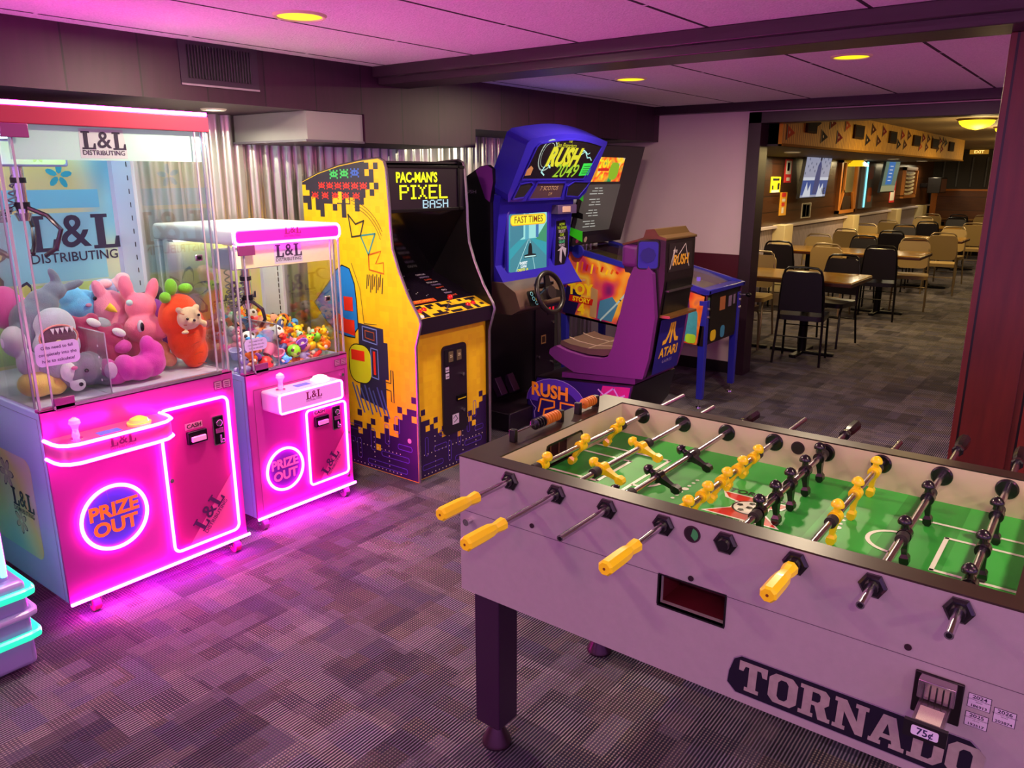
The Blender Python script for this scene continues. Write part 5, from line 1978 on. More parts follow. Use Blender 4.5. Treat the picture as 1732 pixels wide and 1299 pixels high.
m.build('pedal_well_edge', rush, smooth=0)
m = MB()
for yy in (4.10, 4.24):
    m.box((-3.30, yy, .17), (-3.25, yy + .07, .30), M('pedal_metal', '#4a2a54', .3, .5), RX(-30, 'Y'))
    m_ = m
    m.build('pedal', rush, bevel=.004)
    m = MB()
# coin panel
Fcr = Frame((-3.30, 0, 0), Y, Z)
m = MB().prism(Fcr, [(4.585, .15), (4.83, .15), (4.83, .76), (4.585, .76)], .012, M('coin_panel', '#1d1022', .35), .0)
cp_ = m.build('coin_panel', rush, bevel=.003)
m = MB()
m.prism(Fcr, rrect(4.735, .66, 4.825, .735, .005), .004, BLACK, .012)
for a in (4.745, 4.79):
    m.rect(Fcr, a, .675, a + .022, .715, M('coin_lit_red', '#c01830', .3, emit='#d0102c', es=.8), .017)
m.build('coin_slot', cp_, smooth=0)
m = MB().rect(Fcr, 4.655, .45, 4.715, .515, M('note_yellow', '#c8b85a', .5), .013)
m.rect(Fcr, 4.665, .46, 4.705, .505, M('note_dark', '#4a3c20', .5), .014)
m.build('bill_window', cp_, smooth=0)
m = MB()
for a, c in ((4.80, .60), (4.80, .29), (4.62, .36)):
    m.cyl((-3.288, a, c), (-3.276, a, c), .011, CHROME, n=12)
m.build('door_lock', cp_)
# blue moulded monitor surround
m = MB()
Fq = Frame((0, RY0, 0), X, Z)
bp_ = [(-3.42, .92), (-3.42, 1.56), (-3.10, 1.54), (-3.12, 1.40), (-3.15, 1.10), (-3.07, .98), (-3.02, .92)]
m.prism(Fq, bp_, -(RY1 - RY0), RB)
ms = m.build('monitor_surround', rush, smooth=30, bevel=.02, seg=3)
# raised rim round the screen and the side pod
Fsn = Frame((-3.135, 0, 0), Y, Z)
m = MB()
m.prism(Fsn, [(4.02, 1.02), (4.50, 1.02), (4.50, 1.455), (4.02, 1.455)], .010, M('rim_blue', '#241a90', .3), .0)
m.tube([(-3.125, a, c) for a, c in rrect(4.035, 1.025, 4.485, 1.445, .03)], .012, RB, closed=True)
m.build('screen_rim', ms)
Fs = Frame((-3.122, 0, 0), Y, Z)
SC = E('screen_teal', '#2aa0b0', .85)
m = MB().prism(Fs, rrect(4.05, 1.035, 4.47, 1.435, .02), .004, SC, 0)
sky = E('screen_sky', '#9ae0dc', .9)
m.flat(Fs, [(4.055, 1.25), (4.465, 1.26), (4.465, 1.42), (4.055, 1.42)], sky, .0045)
m.flat(Fs, [(4.055, 1.42), (4.055, 1.20), (4.13, 1.24), (4.20, 1.27), (4.20, 1.42)], E('screen_slate', '#3a8aa0', .8), .0052)
m.flat(Fs, [(4.465, 1.36), (4.465, 1.22), (4.34, 1.25), (4.40, 1.30)], E('screen_green', '#3a9a70', .8), .0052)
m.flat(Fs, [(4.34, 1.26), (4.37, 1.26), (4.37, 1.40), (4.34, 1.40)], E('screen_blue', '#3a78b8', .8), .0053)
m.flat(Fs, [(4.22, 1.25), (4.26, 1.25), (4.26, 1.42), (4.22, 1.42)], E('screen_blue2', '#58b0c8', .8), .0053)
m.flat(Fs, [(4.055, 1.045), (4.465, 1.045), (4.465, 1.13), (4.275, 1.255), (4.25, 1.255), (4.055, 1.13)], E('screen_road', '#3f8fa0', .8), .0056)
m.line(Fs, [(4.27, 1.25), (4.33, 1.05)], .004, E('screen_line', '#b8e8e8', .9), .0062)
m.line(Fs, [(4.255, 1.25), (4.12, 1.05)], .004, E('screen_line', '#b8e8e8'), .0062)
CARK = M('screen_car', '#0a1420', .5)
m.flat(Fs, [(4.205, 1.13), (4.345, 1.13), (4.34, 1.15), (4.30, 1.155), (4.295, 1.20), (4.285, 1.225), (4.265, 1.225), (4.255, 1.20), (4.25, 1.155), (4.21, 1.15)], CARK, .0068)
m.line(Fs, [(4.215, 1.138), (4.335, 1.138)], .008, E('screen_line', '#b8e8e8'), .0072)
m.flat(Fs, rrect(4.058, 1.345, 4.455, 1.415, .03), E('screen_orange', '#e8a818', 1.0), .0060)
m.flat(Fs, rrect(4.064, 1.351, 4.449, 1.409, .026), E('screen_yellow', '#f0e428', 1.0), .0066)
m.text(Fs, 'FAST TIMES', .062, 4.256, 1.38, E('screen_rust', '#9a4a10', .7), .0074, bold=.01, sx=1.02)
m.text(Fs, 'INSERT', .026, 4.20, 1.098, E('screen_white', '#f4f8f8', 1.0), .0074, bold=.03)
m.text(Fs, 'COINS', .022, 4.20, 1.076, E('screen_white', '#f4f8f8'), .0074, bold=.03)
m.text(Fs, 'CREDITS 1/4', .022, 4.19, 1.055, E('screen_yellow', '#f0e428'), .0074, bold=.03)
m.build('game_screen', ms, smooth=0)
m = MB()
podp = [(4.555, 1.03), (4.575, 1.37), (4.70, 1.375), (4.745, 1.28), (4.75, 1.12), (4.70, 1.03)]
m.prism(Fsn, podp, .016, RB, .0)
m.prism(Fsn, [(4.57, 1.05), (4.585, 1.355), (4.69, 1.36), (4.73, 1.27), (4.735, 1.125), (4.69, 1.05)], .003, M('instruction_black', '#15101c', .3), .016)
YT = E('instr_yellow', '#c8d820', .6)
for k, (s_, mt) in enumerate((('HOW', YT), ('TO DRIVE', YT), ('SELECT', M('instr_grey', '#a8a0b8', .4)), ('CAR', YT), ('TRACK', M('instr_grey', '#a8a0b8')), ('GEARS', M('instr_green', '#48b088', .4)), ('VIEWS', M('instr_grey', '#a8a0b8')))):
    m.text(Fsn, s_, .026, 4.652, 1.33 - k * .024, mt, .0195, bold=.02)
m.flat(Fsn, [(4.60, 1.15), (4.63, 1.15), (4.625, 1.08), (4.65, 1.06), (4.66, 1.16), (4.70, 1.10), (4.71, 1.16), (4.66, 1.18)], M('instr_grey', '#a8a0b8'), .0195)
m.build('instruction_pod', ms, smooth=20)
m = MB()
m.box((-3.17, 4.52, 1.405), (-3.06, 4.75, 1.465), M('pod_grey', '#4a3a62', .35))
m.box((-3.061, 4.57, 1.415), (-3.056, 4.67, 1.455), M('sensor_window', '#b09088', .3))
m.build('camera_pod', ms, bevel=.008)
# marquee hood
FX = Frame((-3.055, 0, 1.500), Y, (.17, 0, .40))
arch = [(3.955, .0), (4.775, .0), (4.83, .05), (4.865, .40)]
n = 12
for k in range(n + 1):
    s_ = k / n
    arch.append((4.86 - .87 * s_, .40 + .055 * math.sin(PI * (.10 + .86 * s_)) + (.0 if s_ < .5 else .0)))
arch += [(3.955, .38), (3.93, .05)]
m = MB().prism(FX, arch, -.17, RB, .0)
hood = m.build('hood', rush, smooth=30, bevel=.03, seg=4)
fa = [(4.01, .150), (4.72, .150), (4.80, .36)]
for k in range(9):
    s_ = k / 8
    fa.append((4.80 - .72 * s_, .375 + .045 * math.sin(PI * (.1 + .85 * s_))))
fa += [(4.055, .36)]
m = MB().prism(FX, fa, .004, M('marquee_black', '#17101a', .2), .001)
m.line(FX, fa, .010, RB, .004, .006, closed=True)
LY = E('rush_yellow', '#e8e020', .85)
LGc = E('rush_green', '#a8d828', .8)
LC = M('bolt_cyan', '#8ac8d0', .4, emit='#60b8c8', es=.3)
m.line(FX, [(4.20 + .085 * math.cos(a), .31 + .10 * math.sin(a)) for a in [2 * PI * k / 26 for k in range(26)]], .010, M('wheel_grey', '#7a9aa0', .4), .0055, closed=True)
m.line(FX, [(4.20 + .065 * math.cos(a), .31 + .08 * math.sin(a)) for a in [2 * PI * k / 26 for k in range(26)]], .004, M('wheel_grey', '#7a9aa0'), .0055, closed=True)
m.text(FX, 'RUSH', .165, 4.385, .295, LY, .0068, bold=.05, shear=.25, sx=.88)
m.text(FX, '2049', .125, 4.46, .205, LGc, .0075, bold=.006, shear=.25, sx=1.1)
m.text(FX, 'San Francisco', .042, 4.37, .378, LY, .0068, shear=.2)
m.text(FX, 'THE', .024, 4.40, .405, LY, .0068)
m.line(FX, [(4.56, .33), (4.60, .352), (4.63, .335), (4.67, .30), (4.70, .305), (4.73, .285)], .007, LC, .006)
m.line(FX, [(4.56, .31), (4.62, .345), (4.66, .325), (4.68, .335)], .005, LC, .006)
m.line(FX, [(4.23, .18), (4.19, .20), (4.22, .26), (4.27, .23)], .010, LC, .006)
m.flat(FX, [(4.64, .175), (4.755, .180), (4.765, .265), (4.65, .262)], M('note_green', '#2fc84a', .5, emit='#20b040', es=.25), .007)
for k in range(4):
    m.line(FX, [(4.665, .195 + k * .016), (4.745, .197 + k * .016)], .004, M('note_ink', '#146028', .5), .008)
m.flat(FX, [(4.025, .175), (4.085, .18), (4.09, .225), (4.06, .24), (4.03, .215)], M('note_tan', '#a87a50', .5), .007)
m.build('marquee_sign', hood, smooth=0)
m = MB()
m.prism(FX, [(4.16, .020), (4.52, .020), (4.50, .125), (4.20, .125)], .003, M('speaker_plate', '#4a3440', .3), .001)
m.line(FX, [(4.15, .014), (4.53, .014), (4.51, .130), (4.19, .130)], .012, RB, .002, .008, closed=True)
m.text(FX, '7 SCOTOS', .040, 4.345, .088, M('plate_text', '#b89a78', .4), .005, sx=1.1)
m.text(FX, 'DY', .030, 4.38, .048, M('plate_text', '#b89a78'), .005)
m.build('name_plate', hood, smooth=0)
for pts in ([(3.985, .02), (4.10, .03), (4.155, .115), (4.12, .135), (4.01, .120)], [(4.575, .03), (4.74, .02), (4.80, .09), (4.82, .13), (4.62, .135), (4.555, .10)]):
    m = MB().prism(FX, pts, .004, M('grille_black', '#140c14', .6, noise=.5, nscale=400), .001)
    m.line(FX, pts, .009, RB, .003, .006, closed=True)
    m.build('speaker_grille', hood, smooth=0)
# dashboard
DM = M('dash_metal', '#7d6258', .32, .55, noise=.12)
m = MB()
Fda = Frame((0, RY0 - .02, 0), X, Z)
m.prism(Fda, [(-3.30, .80), (-3.00, .80), (-2.93, .84), (-2.97, .945), (-3.07, 1.0), (-3.30, 1.0)], -.52, DM)
ds = m.build('dashboard', rush, bevel=.02, seg=3)
Fdf = Frame((-2.93, 0, .84), Y, (-.04, 0, .105))
m = MB().flat(Fdf, rrect(4.03, .005, 4.125, .108, .014), BLACK, .002, .003)
m.build('gauge_panel', ds, smooth=0)
for a, c, mt in ((4.058, .085, LC), (4.065, .052, LC), (4.085, .022, LC), (4.10, .045, M('ring_yellow', '#e0c040', .4, emit='#e0b020', es=.4))):
    m = MB().lathe(Fdf.p(a, c, .005), Fdf.p(a, c, .016), [(0, .016), (1, .012)], BLACKM, 16)
    m.line(Fdf, [(a + .012 * math.cos(q), c + .012 * math.sin(q)) for q in [2 * PI * k / 14 for k in range(14)]], .004, mt, .017, closed=True)
    m.build('dash_button', ds)
m = MB()
for k in range(4):
    m.box((-3.00, 4.16 + k * .045, .955), (-2.965, 4.205 + k * .045, .975), BLACKM)
m.build('switches', ds, bevel=.002)
# steering wheel, tilted
wc = Vector((-2.85, 4.13, .935))
ax = Vector((1, -.05, .30)).normalized()
u_ = Vector((0, 1, 0)).cross(ax).normalized()
v_ = ax.cross(u_)
m = MB().tube([wc + (u_ * math.cos(a) + v_ * math.sin(a)) * .128 for a in [2 * PI * k / 40 for k in range(40)]], .0165, M('wheel_rubber', '#1a1216', .35), closed=True, n=12)
for a in (0.2, PI - .2, 1.5 * PI):
    d = v_ * math.cos(a) + u_ * math.sin(a)
    s2 = ax.cross(d) * .022
    A_, B_ = wc - ax * .01 + d * .02, wc + d * .122
    vs = [A_ - s2 * 1.5, A_ + s2 * 1.5, B_ + s2 * .8, B_ - s2 * .8]
    m.add([p + ax * .008 for p in vs] + [p - ax * .008 for p in vs], [(0, 3, 2, 1), (4, 5, 6, 7), (0, 1, 5, 4), (1, 2, 6, 5), (2, 3, 7, 6), (3, 0, 4, 7)], M('wheel_rubber', '#1a1216'))
m.cyl(wc - ax * .03, wc + ax * .018, .042, M('wheel_hub', '#2c2226', .3), n=24)
m.cyl(wc - ax * .14, wc - ax * .02, .025, BLACKM, n=16)
m.build('steering_wheel', rush)
# seat plinth with printed side
PY0, PY1 = 4.20, 4.78
Fpl = Frame((0, PY0, 0), X, Z)
pl = [(-3.08, .02), (-3.08, .16), (-3.00, .345), (-2.26, .395), (-2.30, .20), (-2.42, .02)]
m = MB().prism(Fpl, pl, -(PY1 - PY0), RK)
pln = m.build('seat_plinth', rush, bevel=.004)
m = MB()
m.flat(Fpl, [(-3.072, .03), (-3.072, .165), (-2.993, .335), (-2.27, .384), (-2.31, .20), (-2.42, .03)], M('art_indigo', '#2a1268', .4), .001)
m.flat(Fpl, [(-2.84 + .24 * math.cos(a) , .17 + .175 * math.sin(a)) for a in [k * PI / 14 for k in range(15)]], M('art_violet', '#5a34c0', .4), .0016)
m.line(Fpl, [(-2.84 + .24 * math.cos(a), .17 + .175 * math.sin(a)) for a in [k * PI / 14 for k in range(15)]], .004, M('art_lav_line', '#a890e0', .4), .0022)
m.flat(Fpl, [(-2.82 + .17 * math.cos(a), .15 + .13 * math.sin(a)) for a in [k * PI / 14 for k in range(15)]], M('art_indigo', '#2a1268'), .0022)
m.flat(Fpl, [(-2.52, .20), (-2.48, .36), (-2.28, .378), (-2.31, .20), (-2.40, .06), (-2.50, .08)], M('art_hot_pink', '#d0208c', .4), .0016)
m.line(Fpl, [(-2.51, .33), (-2.47, .30), (-2.40, .355), (-2.36, .30), (-2.32, .32)], .010, M('art_glow', '#d8a8f8', .4), .0024)
m.line(Fpl, [(-2.50, .24), (-2.44, .26), (-2.40, .20), (-2.35, .24)], .008, M('art_glow', '#d8a8f8'), .0024)
OG = M('rush_orange', '#f08a28', .4, emit='#f07818', es=.15)
m.text(Fpl, 'RUSH', .125, -2.89, .250, OG, .003, bold=.035, sx=.98)
m.line(Fpl, [(-2.98, .10), (-2.96, .19), (-2.85, .19), (-2.85, .15), (-2.93, .12), (-2.94, .07)], .012, OG, .003)
m.line(Fpl, [(-2.80, .08), (-2.80, .19), (-2.68, .19), (-2.68, .08)], .012, OG, .003)
m.line(Fpl, [(-3.05, .17), (-3.03, .14), (-3.00, .12), (-3.015, .09), (-3.01, .05)], .004, M('art_lav_line', '#a890e0'), .003)
m.build('plinth_artwork', pln, smooth=0)
Fpr = Frame((-2.30, 0, .20), Y, (.04, 0, .195))
m = MB().prism(Fpl, [(-2.80, .365), (-2.80, .400), (-2.255, .440), (-2.255, .402)], -(PY1 - PY0 - .04), RP, -.01)
m.build('seat_rail', pln, bevel=.004)
# seat shell
Fse = Frame((0, 4.20, 0), X, Z)
shell = [(-2.895, .545), (-2.90, .515), (-2.86, .485), (-2.70, .415), (-2.20, .445), (-2.165, .58), (-2.135, .837), (-2.165, 1.095), (-2.20, 1.15), (-2.29, 1.13), (-2.325, 1.05), (-2.36, .90), (-2.42, .62), (-2.45, .555), (-2.50, .535), (-2.62, .53), (-2.76, .548), (-2.85, .575)]
PS = M('seat_purple', '#6c2a78', .45, noise=.08, nscale=90)
m = MB().prism(Fse, shell, -.48, PS)
sh_ = m.build('seat_shell', rush, smooth=25, bevel=.028, seg=4)
m = MB()
CU = M('seat_cushion', '#5c463e', .5, noise=.15)
m.prism(Fse, [(-2.84, .578), (-2.76, .556), (-2.62, .540), (-2.50, .545), (-2.43, .57), (-2.43, .60), (-2.50, .590), (-2.62, .578), (-2.76, .590), (-2.83, .61)], -.40, CU, -.04)
cu = m.build('seat_cushion', rush, bevel=.015, seg=3)
m = MB()
for s_ in (.14, .31):
    m.tube([(-2.83, 4.2 + s_, .612), (-2.76, 4.2 + s_, .592), (-2.62, 4.2 + s_, .580), (-2.50, 4.2 + s_, .592)], .004, M('seat_piping', '#a08a7c', .4), n=6)
m.tube([(-2.62, 4.245, .578), (-2.62, 4.60, .578)], .004, M('seat_piping', '#a08a7c'), n=6)
m.build('seat_piping', cu)
# speaker tower behind the seat
tw = [(-2.37, 1.09), (-2.385, 1.15), (-2.385, 1.26), (-2.30, 1.285), (-2.25, 1.30), (-2.235, 1.345), (-2.18, 1.35), (-2.15, 1.31), (-2.13, 1.305), (-2.105, 1.30), (-2.105, 1.05), (-2.135, .80), (-2.165, .56), (-2.19, .45), (-2.25, .45), (-2.25, 1.08)]
TB_ = M('tower_black', '#1c1418', .35)
m = MB().prism(Fse, tw, -.40, TB_, -.04)
tw_ = m.build('speaker_tower', rush, smooth=25, bevel=.012, seg=3)
m = MB().box((-2.395, 4.22, 1.12), (-2.27, 4.62, 1.262), PS)
m.build('headrest', sh_, bevel=.03, seg=4)
m = MB()
m.prism(Fse, [(-2.39, 1.262), (-2.30, 1.288), (-2.25, 1.304), (-2.235, 1.350), (-2.18, 1.356), (-2.15, 1.318), (-2.10, 1.305), (-2.10, 1.290), (-2.16, 1.30), (-2.24, 1.29), (-2.39, 1.25)], -.42, M('cap_bronze', '#6a5030', .35, .5), -.03)
m.build('tower_cap', tw_, bevel=.004)
# speaker on the chamfered corner
sf = Frame((-2.20, 4.225, 1.205), Vector((1, .55, 0)), Z)
m = MB().prism(sf, rrect(-.075, -.085, .055, .085, .02), .03, TB_, -.01)
m.prism(sf, rrect(-.068, -.078, .048, .078, .018), .004, M('speaker_blue', '#2a24a0', .45), .020)
m.disc(sf, -.01, 0, .045, M('speaker_blue_dark', '#1c1678', .6, noise=.4, nscale=300), .025, .003, 8)
m.build('speaker', tw_, bevel=.003)
# back of the tower: sign, shelves and maker's panel
Fbk = Frame((-2.104, 0, 0), Y, Z)
m = MB()
m.rect(Fbk, 4.28, 1.10, 4.60, 1.27, M('sign_dark', '#241c20', .4), .001)
m.text(Fbk, 'RUSH', .085, 4.44, 1.165, M('sign_orange', '#d8a030', .4), .002, bold=.03, shear=.2)
m.text(Fbk, 'the', .04, 4.36, 1.225, M('sign_white', '#d8d0c8', .4), .002)
m.line(Fbk, [(4.30, 1.12), (4.36, 1.25), (4.33, 1.14), (4.5, 1.26), (4.56, 1.12)], .005, M('sign_white', '#d8d0c8'), .0016)
m.build('rear_sign', tw_, smooth=0)
Fbq = Frame((-2.125, 0, .85), Y, (.025, 0, .21))
m = MB().rect(Fbq, 4.27, -.02, 4.61, .20, BLACK, .001, .003)
m.box((-2.13, 4.25, .83), (-2.06, 4.62, .845), M('shelf_gold', '#8a6030', .35, .4))
m.box((-2.125, 4.27, .985), (-2.085, 4.60, .995), M('shelf_grey', '#3c3438', .4))
m.build('rear_shelf', tw_, smooth=0)
Fat = Frame((-2.172, 0, .45), Y, (.052, 0, .36))
m = MB().flat(Fat, [(4.25, .015), (4.60, .015), (4.60, .37), (4.25, .37)], M('maker_blue', '#221a84', .4), .004)
AY = M('maker_gold', '#f0b430', .4, emit='#e0a020', es=.12)
cyy, cz = 4.425, .20
m.rect(Fat, cyy - .012, cz, cyy + .012, cz + .135, AY, .006)
for s_ in (-1, 1):
    m.flat(Fat, [(cyy + s_ * .018, cz + .135), (cyy + s_ * .034, cz + .135), (cyy + s_ * .042, cz + .075), (cyy + s_ * .068, cz + .035), (cyy + s_ * .105, cz + .025), (cyy + s_ * .105, cz), (cyy + s_ * .06, cz + .005), (cyy + s_ * .032, cz + .045), (cyy + s_ * .018, cz + .08)], AY, .006)
m.text(Fat, 'ATARI', .085, cyy, .145, AY, .006, bold=.03, sx=1.05)
m.text(Fat, 'GAMES', .030, cyy, .085, M('maker_pale', '#b0a8d8', .4), .006, space=1.6)
m.build('maker_panel', tw_, smooth=0)

# ================================================================== pinball machine
pin = thing('pinball_machine', (-2.9, 5.55, 0), 'blue legged pinball machine with bright artwork, against the far wall', 'pinball machine')
QY0, QY1 = 5.22, 5.87
PB = M('pin_blue', '#2a2aa8', .3, coat=.3)
Fp1 = Frame((0, QY0, 0), X, Z)
cabp = [(-2.29, .47), (-2.25, .857), (-2.50, .915), (-2.84, .985), (-3.43, 1.105), (-3.55, 1.12), (-3.55, .60), (-3.45, .575)]
m = MB()
CT = M('pin_cab_art', '#54204c', .4)
m.prism(Fp1, cabp, -.02, CT)
m.prism(Fp1, cabp, -.02, CT, -(QY1 - QY0 - .02))
m.box((-2.30, QY0, .47), (-2.262, QY1, .85), M('pin_front_dark', '#1c1018', .4))
m.prism(Fp1, [(-2.29, .47), (-3.45, .575), (-3.45, .59), (-2.29, .485)], -(QY1 - QY0), BLACK)
m.prism(Fp1, [(-2.30, .80), (-2.84, .92), (-3.55, 1.05), (-3.55, 1.03), (-2.84, .90), (-2.30, .78)], -(QY1 - QY0), M('playfield_art', '#8a7a2c', .4, noise=.7, nscale=16), -.01)
pc = m.build('cabinet', pin, smooth=0)
# side art: sunset field, generic shapes, lettering
m = MB()
m.flat(Fp1, [(-3.47, .60), (-2.98, .55), (-2.85, .93), (-2.92, .985), (-3.42, 1.085)], pastel_mat('pin_sunset', ['#3a1c70', '#c02868', '#f07a28', '#f4c848', '#e8602c'], 5.0, .06, 2.0), .001)
m.flat(Fp1, [(-3.475, .60), (-3.36, .585), (-3.30, .76), (-3.44, .82)], M('art_night', '#1e1450', .4), .0018)
PY = M('art_gold', '#f4c81c', .4, emit='#f0c010', es=.15)
m.text(Fp1, 'TOY', .115, -3.315, .79, PY, .003, bold=.05, sx=.95)
m.flat(Fp1, [(-3.42, .695), (-3.20, .675), (-3.19, .725), (-3.41, .745)], M('art_red_band', '#d8201c', .4), .0026)
m.text(Fp1, 'STORY', .050, -3.30, .710, PY, .0034, bold=.04, sx=1.05, rot=-.09)
m.text(Fp1, '4', .115, -3.30, .635, PY, .0034, bold=.05)
m.text(Fp1, 'Disney PIXAR', .022, -3.33, .868, WHITE, .003)
m.flat(Fp1, [(-3.15, .58), (-3.02, .565), (-2.97, .70), (-3.02, .76), (-3.13, .72)], M('art_steel_blue', '#4a8ab8', .4), .0022)
m.flat(Fp1, [(-3.22, .59), (-3.16, .58), (-3.15, .80), (-3.21, .82)], M('art_tan', '#c8a070', .4), .0022)
m.line(Fp1, [(-3.12, .57), (-2.95, .74), (-2.90, .80)], .014, M('art_ice', '#b8e0e8', .4), .0028)
for k in range(9):
    m.line(Fp1, [(-3.35 + k * .045, .93 + .01 * (k % 3)), (-3.34 + k * .045, 1.0 + .012 * (k % 2) - k * .007)], .016, (M('art_gold', '#f4c81c'), M('art_flame', '#f07020', .4), M('art_red_band', '#d8201c'))[k % 3], .0028)
# right part, beyond the seat
m.flat(Fp1, [(-2.56, .49), (-2.31, .475), (-2.27, .83), (-2.53, .885)], pastel_mat('pin_orange', ['#8a1c3c', '#d84420', '#f08830', '#7a2868'], 7.0, .04, 7.0), .001)
m.flat(Fp1, rrect(-2.44, .49, -2.315, .74, .05), M('art_teal_blob', '#3f9aae', .5, noise=.2, nscale=40), .0022)
m.flat(Fp1, rrect(-2.54, .50, -2.43, .63, .045), M('art_yellow_blob', '#f0d820', .5), .0024)
m.flat(Fp1, rrect(-2.40, .485, -2.32, .55, .02), M('art_lime_blob', '#a8e030', .5), .0028)
m.build('side_artwork', pc, smooth=0)
# rails, lock bar, glass
m = MB()
rail = [(-2.235, .845), (-2.235, .875), (-2.52, .94), (-2.85, 1.01), (-3.44, 1.13), (-3.44, 1.09), (-2.84, .97), (-2.50, .90), (-2.27, .84)]
m.prism(Fp1, rail, -.03, PB, .006)
m.prism(Fp1, rail, -.03, PB, -(QY1 - QY0 - .024))
m.box((-2.33, QY0 - .006, .845), (-2.235, QY1 + .006, .878), PB)
m.build('rail', pin, bevel=.006)
m = MB().prism(Fp1, [(-2.33, .880), (-2.52, .935), (-2.85, 1.005), (-3.40, 1.115), (-3.40, 1.112), (-2.85, 1.002), (-2.52, .932), (-2.33, .877)], -(QY1 - QY0 - .06), GLASS, -.03)
m.build('playfield_glass', pin, smooth=0)
m = MB()
rr = random.Random(9)
for k in range(26):
    px, py = rr.uniform(-3.0, -2.4), rr.uniform(QY0 + .06, QY1 - .06)
    pz = .80 + (-2.30 - px) * .215
    mt = (M('pf_violet', '#7a4ae0', .4, emit='#6a3af0', es=.8), M('pf_lime', '#b8d840', .4, emit='#a0c820', es=.6), M('pf_white', '#e8e0f0', .4), M('pf_orange', '#f09030', .4))[k % 4]
    m.cyl((px, py, pz), (px, py, pz + .03), rr.uniform(.010, .03), mt, n=14)
m.build('bumpers', pc)
# front decals, plunger, flipper button
Fpf = Frame((-2.262, 0, 0), Y, Z)
m = MB()
m.rect(Fpf, 5.30, .50, 5.79, .835, M('coin_door_black', '#120c12', .35), .001, .006)
m.rect(Fpf, 5.46, .70, 5.56, .80, M('front_decal_tan', '#b87a40', .4), .008)
m.rect(Fpf, 5.62, .71, 5.68, .79, M('front_decal_grey', '#8a8090', .4), .008)
m.rect(Fpf, 5.71, .72, 5.75, .79, M('front_decal_grey', '#8a8090'), .008)
m.flat(Fpf, rrect(5.32, .49, 5.42, .57, .03), M('art_yellow_blob', '#f0d820'), .008)
m.flat(Fpf, rrect(5.50, .49, 5.58, .58, .03), M('art_teal_blob', '#3f9aae'), .008)
m.flat(Fpf, rrect(5.24, .72, 5.29, .82, .02), M('front_green', '#5a8a48', .4), .003)
m.build('coin_door', pc, smooth=0)
m = MB().cyl((-2.262, 5.82, .78), (-2.20, 5.82, .78), .008, CHROME, n=12).ell((-2.18, 5.82, .78), (.022, .016, .016), BLACKM)
m.build('plunger', pin)
m = MB().cyl((-2.42, QY0 + .002, .80), (-2.42, QY0 - .018, .80), .015, PB, n=18)
m.build('flipper_button', pin)
for lx, ly, zt in ((-2.28, QY0 + .01, .80), (-2.28, QY1 - .06, .80), (-3.44, QY0 + .01, .80), (-3.44, QY1 - .06, .80)):
    m = MB()
    fx = lx + (.0 if lx > -3 else -.03)
    # angle-section leg outside the corner, tapering
    for (ax_, ay_, bx_, by_) in ((-.0, -.028, .006, .04), (-.05, -.028, .0, -.02)):
        pass
    s_ = -1 if ly < 5.5 else 1
    m.add([(fx - .03, ly - .012, zt), (fx + .03, ly - .012, zt), (fx + .03, ly + .042, zt), (fx - .03, ly + .042, zt),
           (fx - .016, ly - .004, .07), (fx + .03, ly - .004, .07), (fx + .03, ly + .038, .07), (fx - .016, ly + .038, .07)],
          [(0, 1, 2, 3), (7, 6, 5, 4), (0, 4, 5, 1), (1, 5, 6, 2), (2, 6, 7, 3), (3, 7, 4, 0)], PB)
    l = m.build('leg', pin, smooth=0, bevel=.004)
    m = MB().cyl((fx, ly + .018, .07), (fx, ly + .018, .015), .006, CHROME, n=10).lathe((fx, ly + .018, .018), (fx, ly + .018, 0), [(0, .010), (.4, .022), (1, .024)], CHROME, 16)
    m.build('leveller', l)
    if lx > -3:
        for zz in (.74, .68):
            MB().lathe((fx + .03, ly + .02, zz), (fx + .042, ly + .02, zz), [(0, .013), (1, .009)], CHROME, 12).build('leg_bolt', l)
# backbox
BX = -3.38
m = MB().prism(Frame((0, 5.12, 0), X, Z), [(-3.64, 1.13), (-3.38, 1.13), (-3.18, 1.885), (-3.60, 1.885)], -.82, M('backbox_black', '#141014', .3))
bb = m.build('backbox', pin, bevel=.006)
_s = math.hypot(.20, .755) / .755
class SlopeF(Frame):
    def p(s, a, b, c=0.0):
        return s.o + s.u * a + s.v * ((b - 1.13) * _s) + s.n * c


Fbb = SlopeF((BX, 0, 1.13), Y, (.20, 0, .755))
m = MB()
m.rect(Fbb, 5.17, 1.235, 5.69, 1.595, M('display_grey', '#3a3840', .25, emit='#46443a', es=.55), .001, .004)
for k in range(15):
    z = 1.565 - k * .021
    if k % 4 == 3:
        continue
    m.rect(Fbb, 5.36 - .05 - (k * 7 % 5) * .014, z, 5.36, z + .006, E('display_text', '#c8c8c0', .7), .006, .0004)
    m.rect(Fbb, 5.375, z, 5.42 + (k * 5 % 4) * .016, z + .006, E('display_text', '#c8c8c0'), .006, .0004)
m.build('display', bb, smooth=0)
m = MB()
m.rect(Fbb, 5.12, 1.615, 5.66, 1.795, pastel_mat('backglass_art', ['#1c8a4a', '#e8a01c', '#d8301c', '#f4d828', '#2a5ac0'], 9.0, .75, 3.0), .001, .003)
m.flat(Fbb, rrect(5.16, 1.63, 5.28, 1.78, .05), E('glass_orange', '#f09a28', .8), .005)
m.flat(Fbb, rrect(5.46, 1.63, 5.60, 1.76, .05), E('glass_lime', '#9ac828', .7), .005)
m.text(Fbb, 'TOY', .075, 5.37, 1.745, E('glass_yellow', '#f4e020', .9), .006, bold=.05)
m.rect(Fbb, 5.29, 1.695, 5.45, 1.715, E('glass_red', '#d82018', .8), .006)
m.text(Fbb, '4', .07, 5.37, 1.655, E('glass_yellow', '#f4e020'), .006, bold=.05)
m.build('backglass', bb, smooth=0)
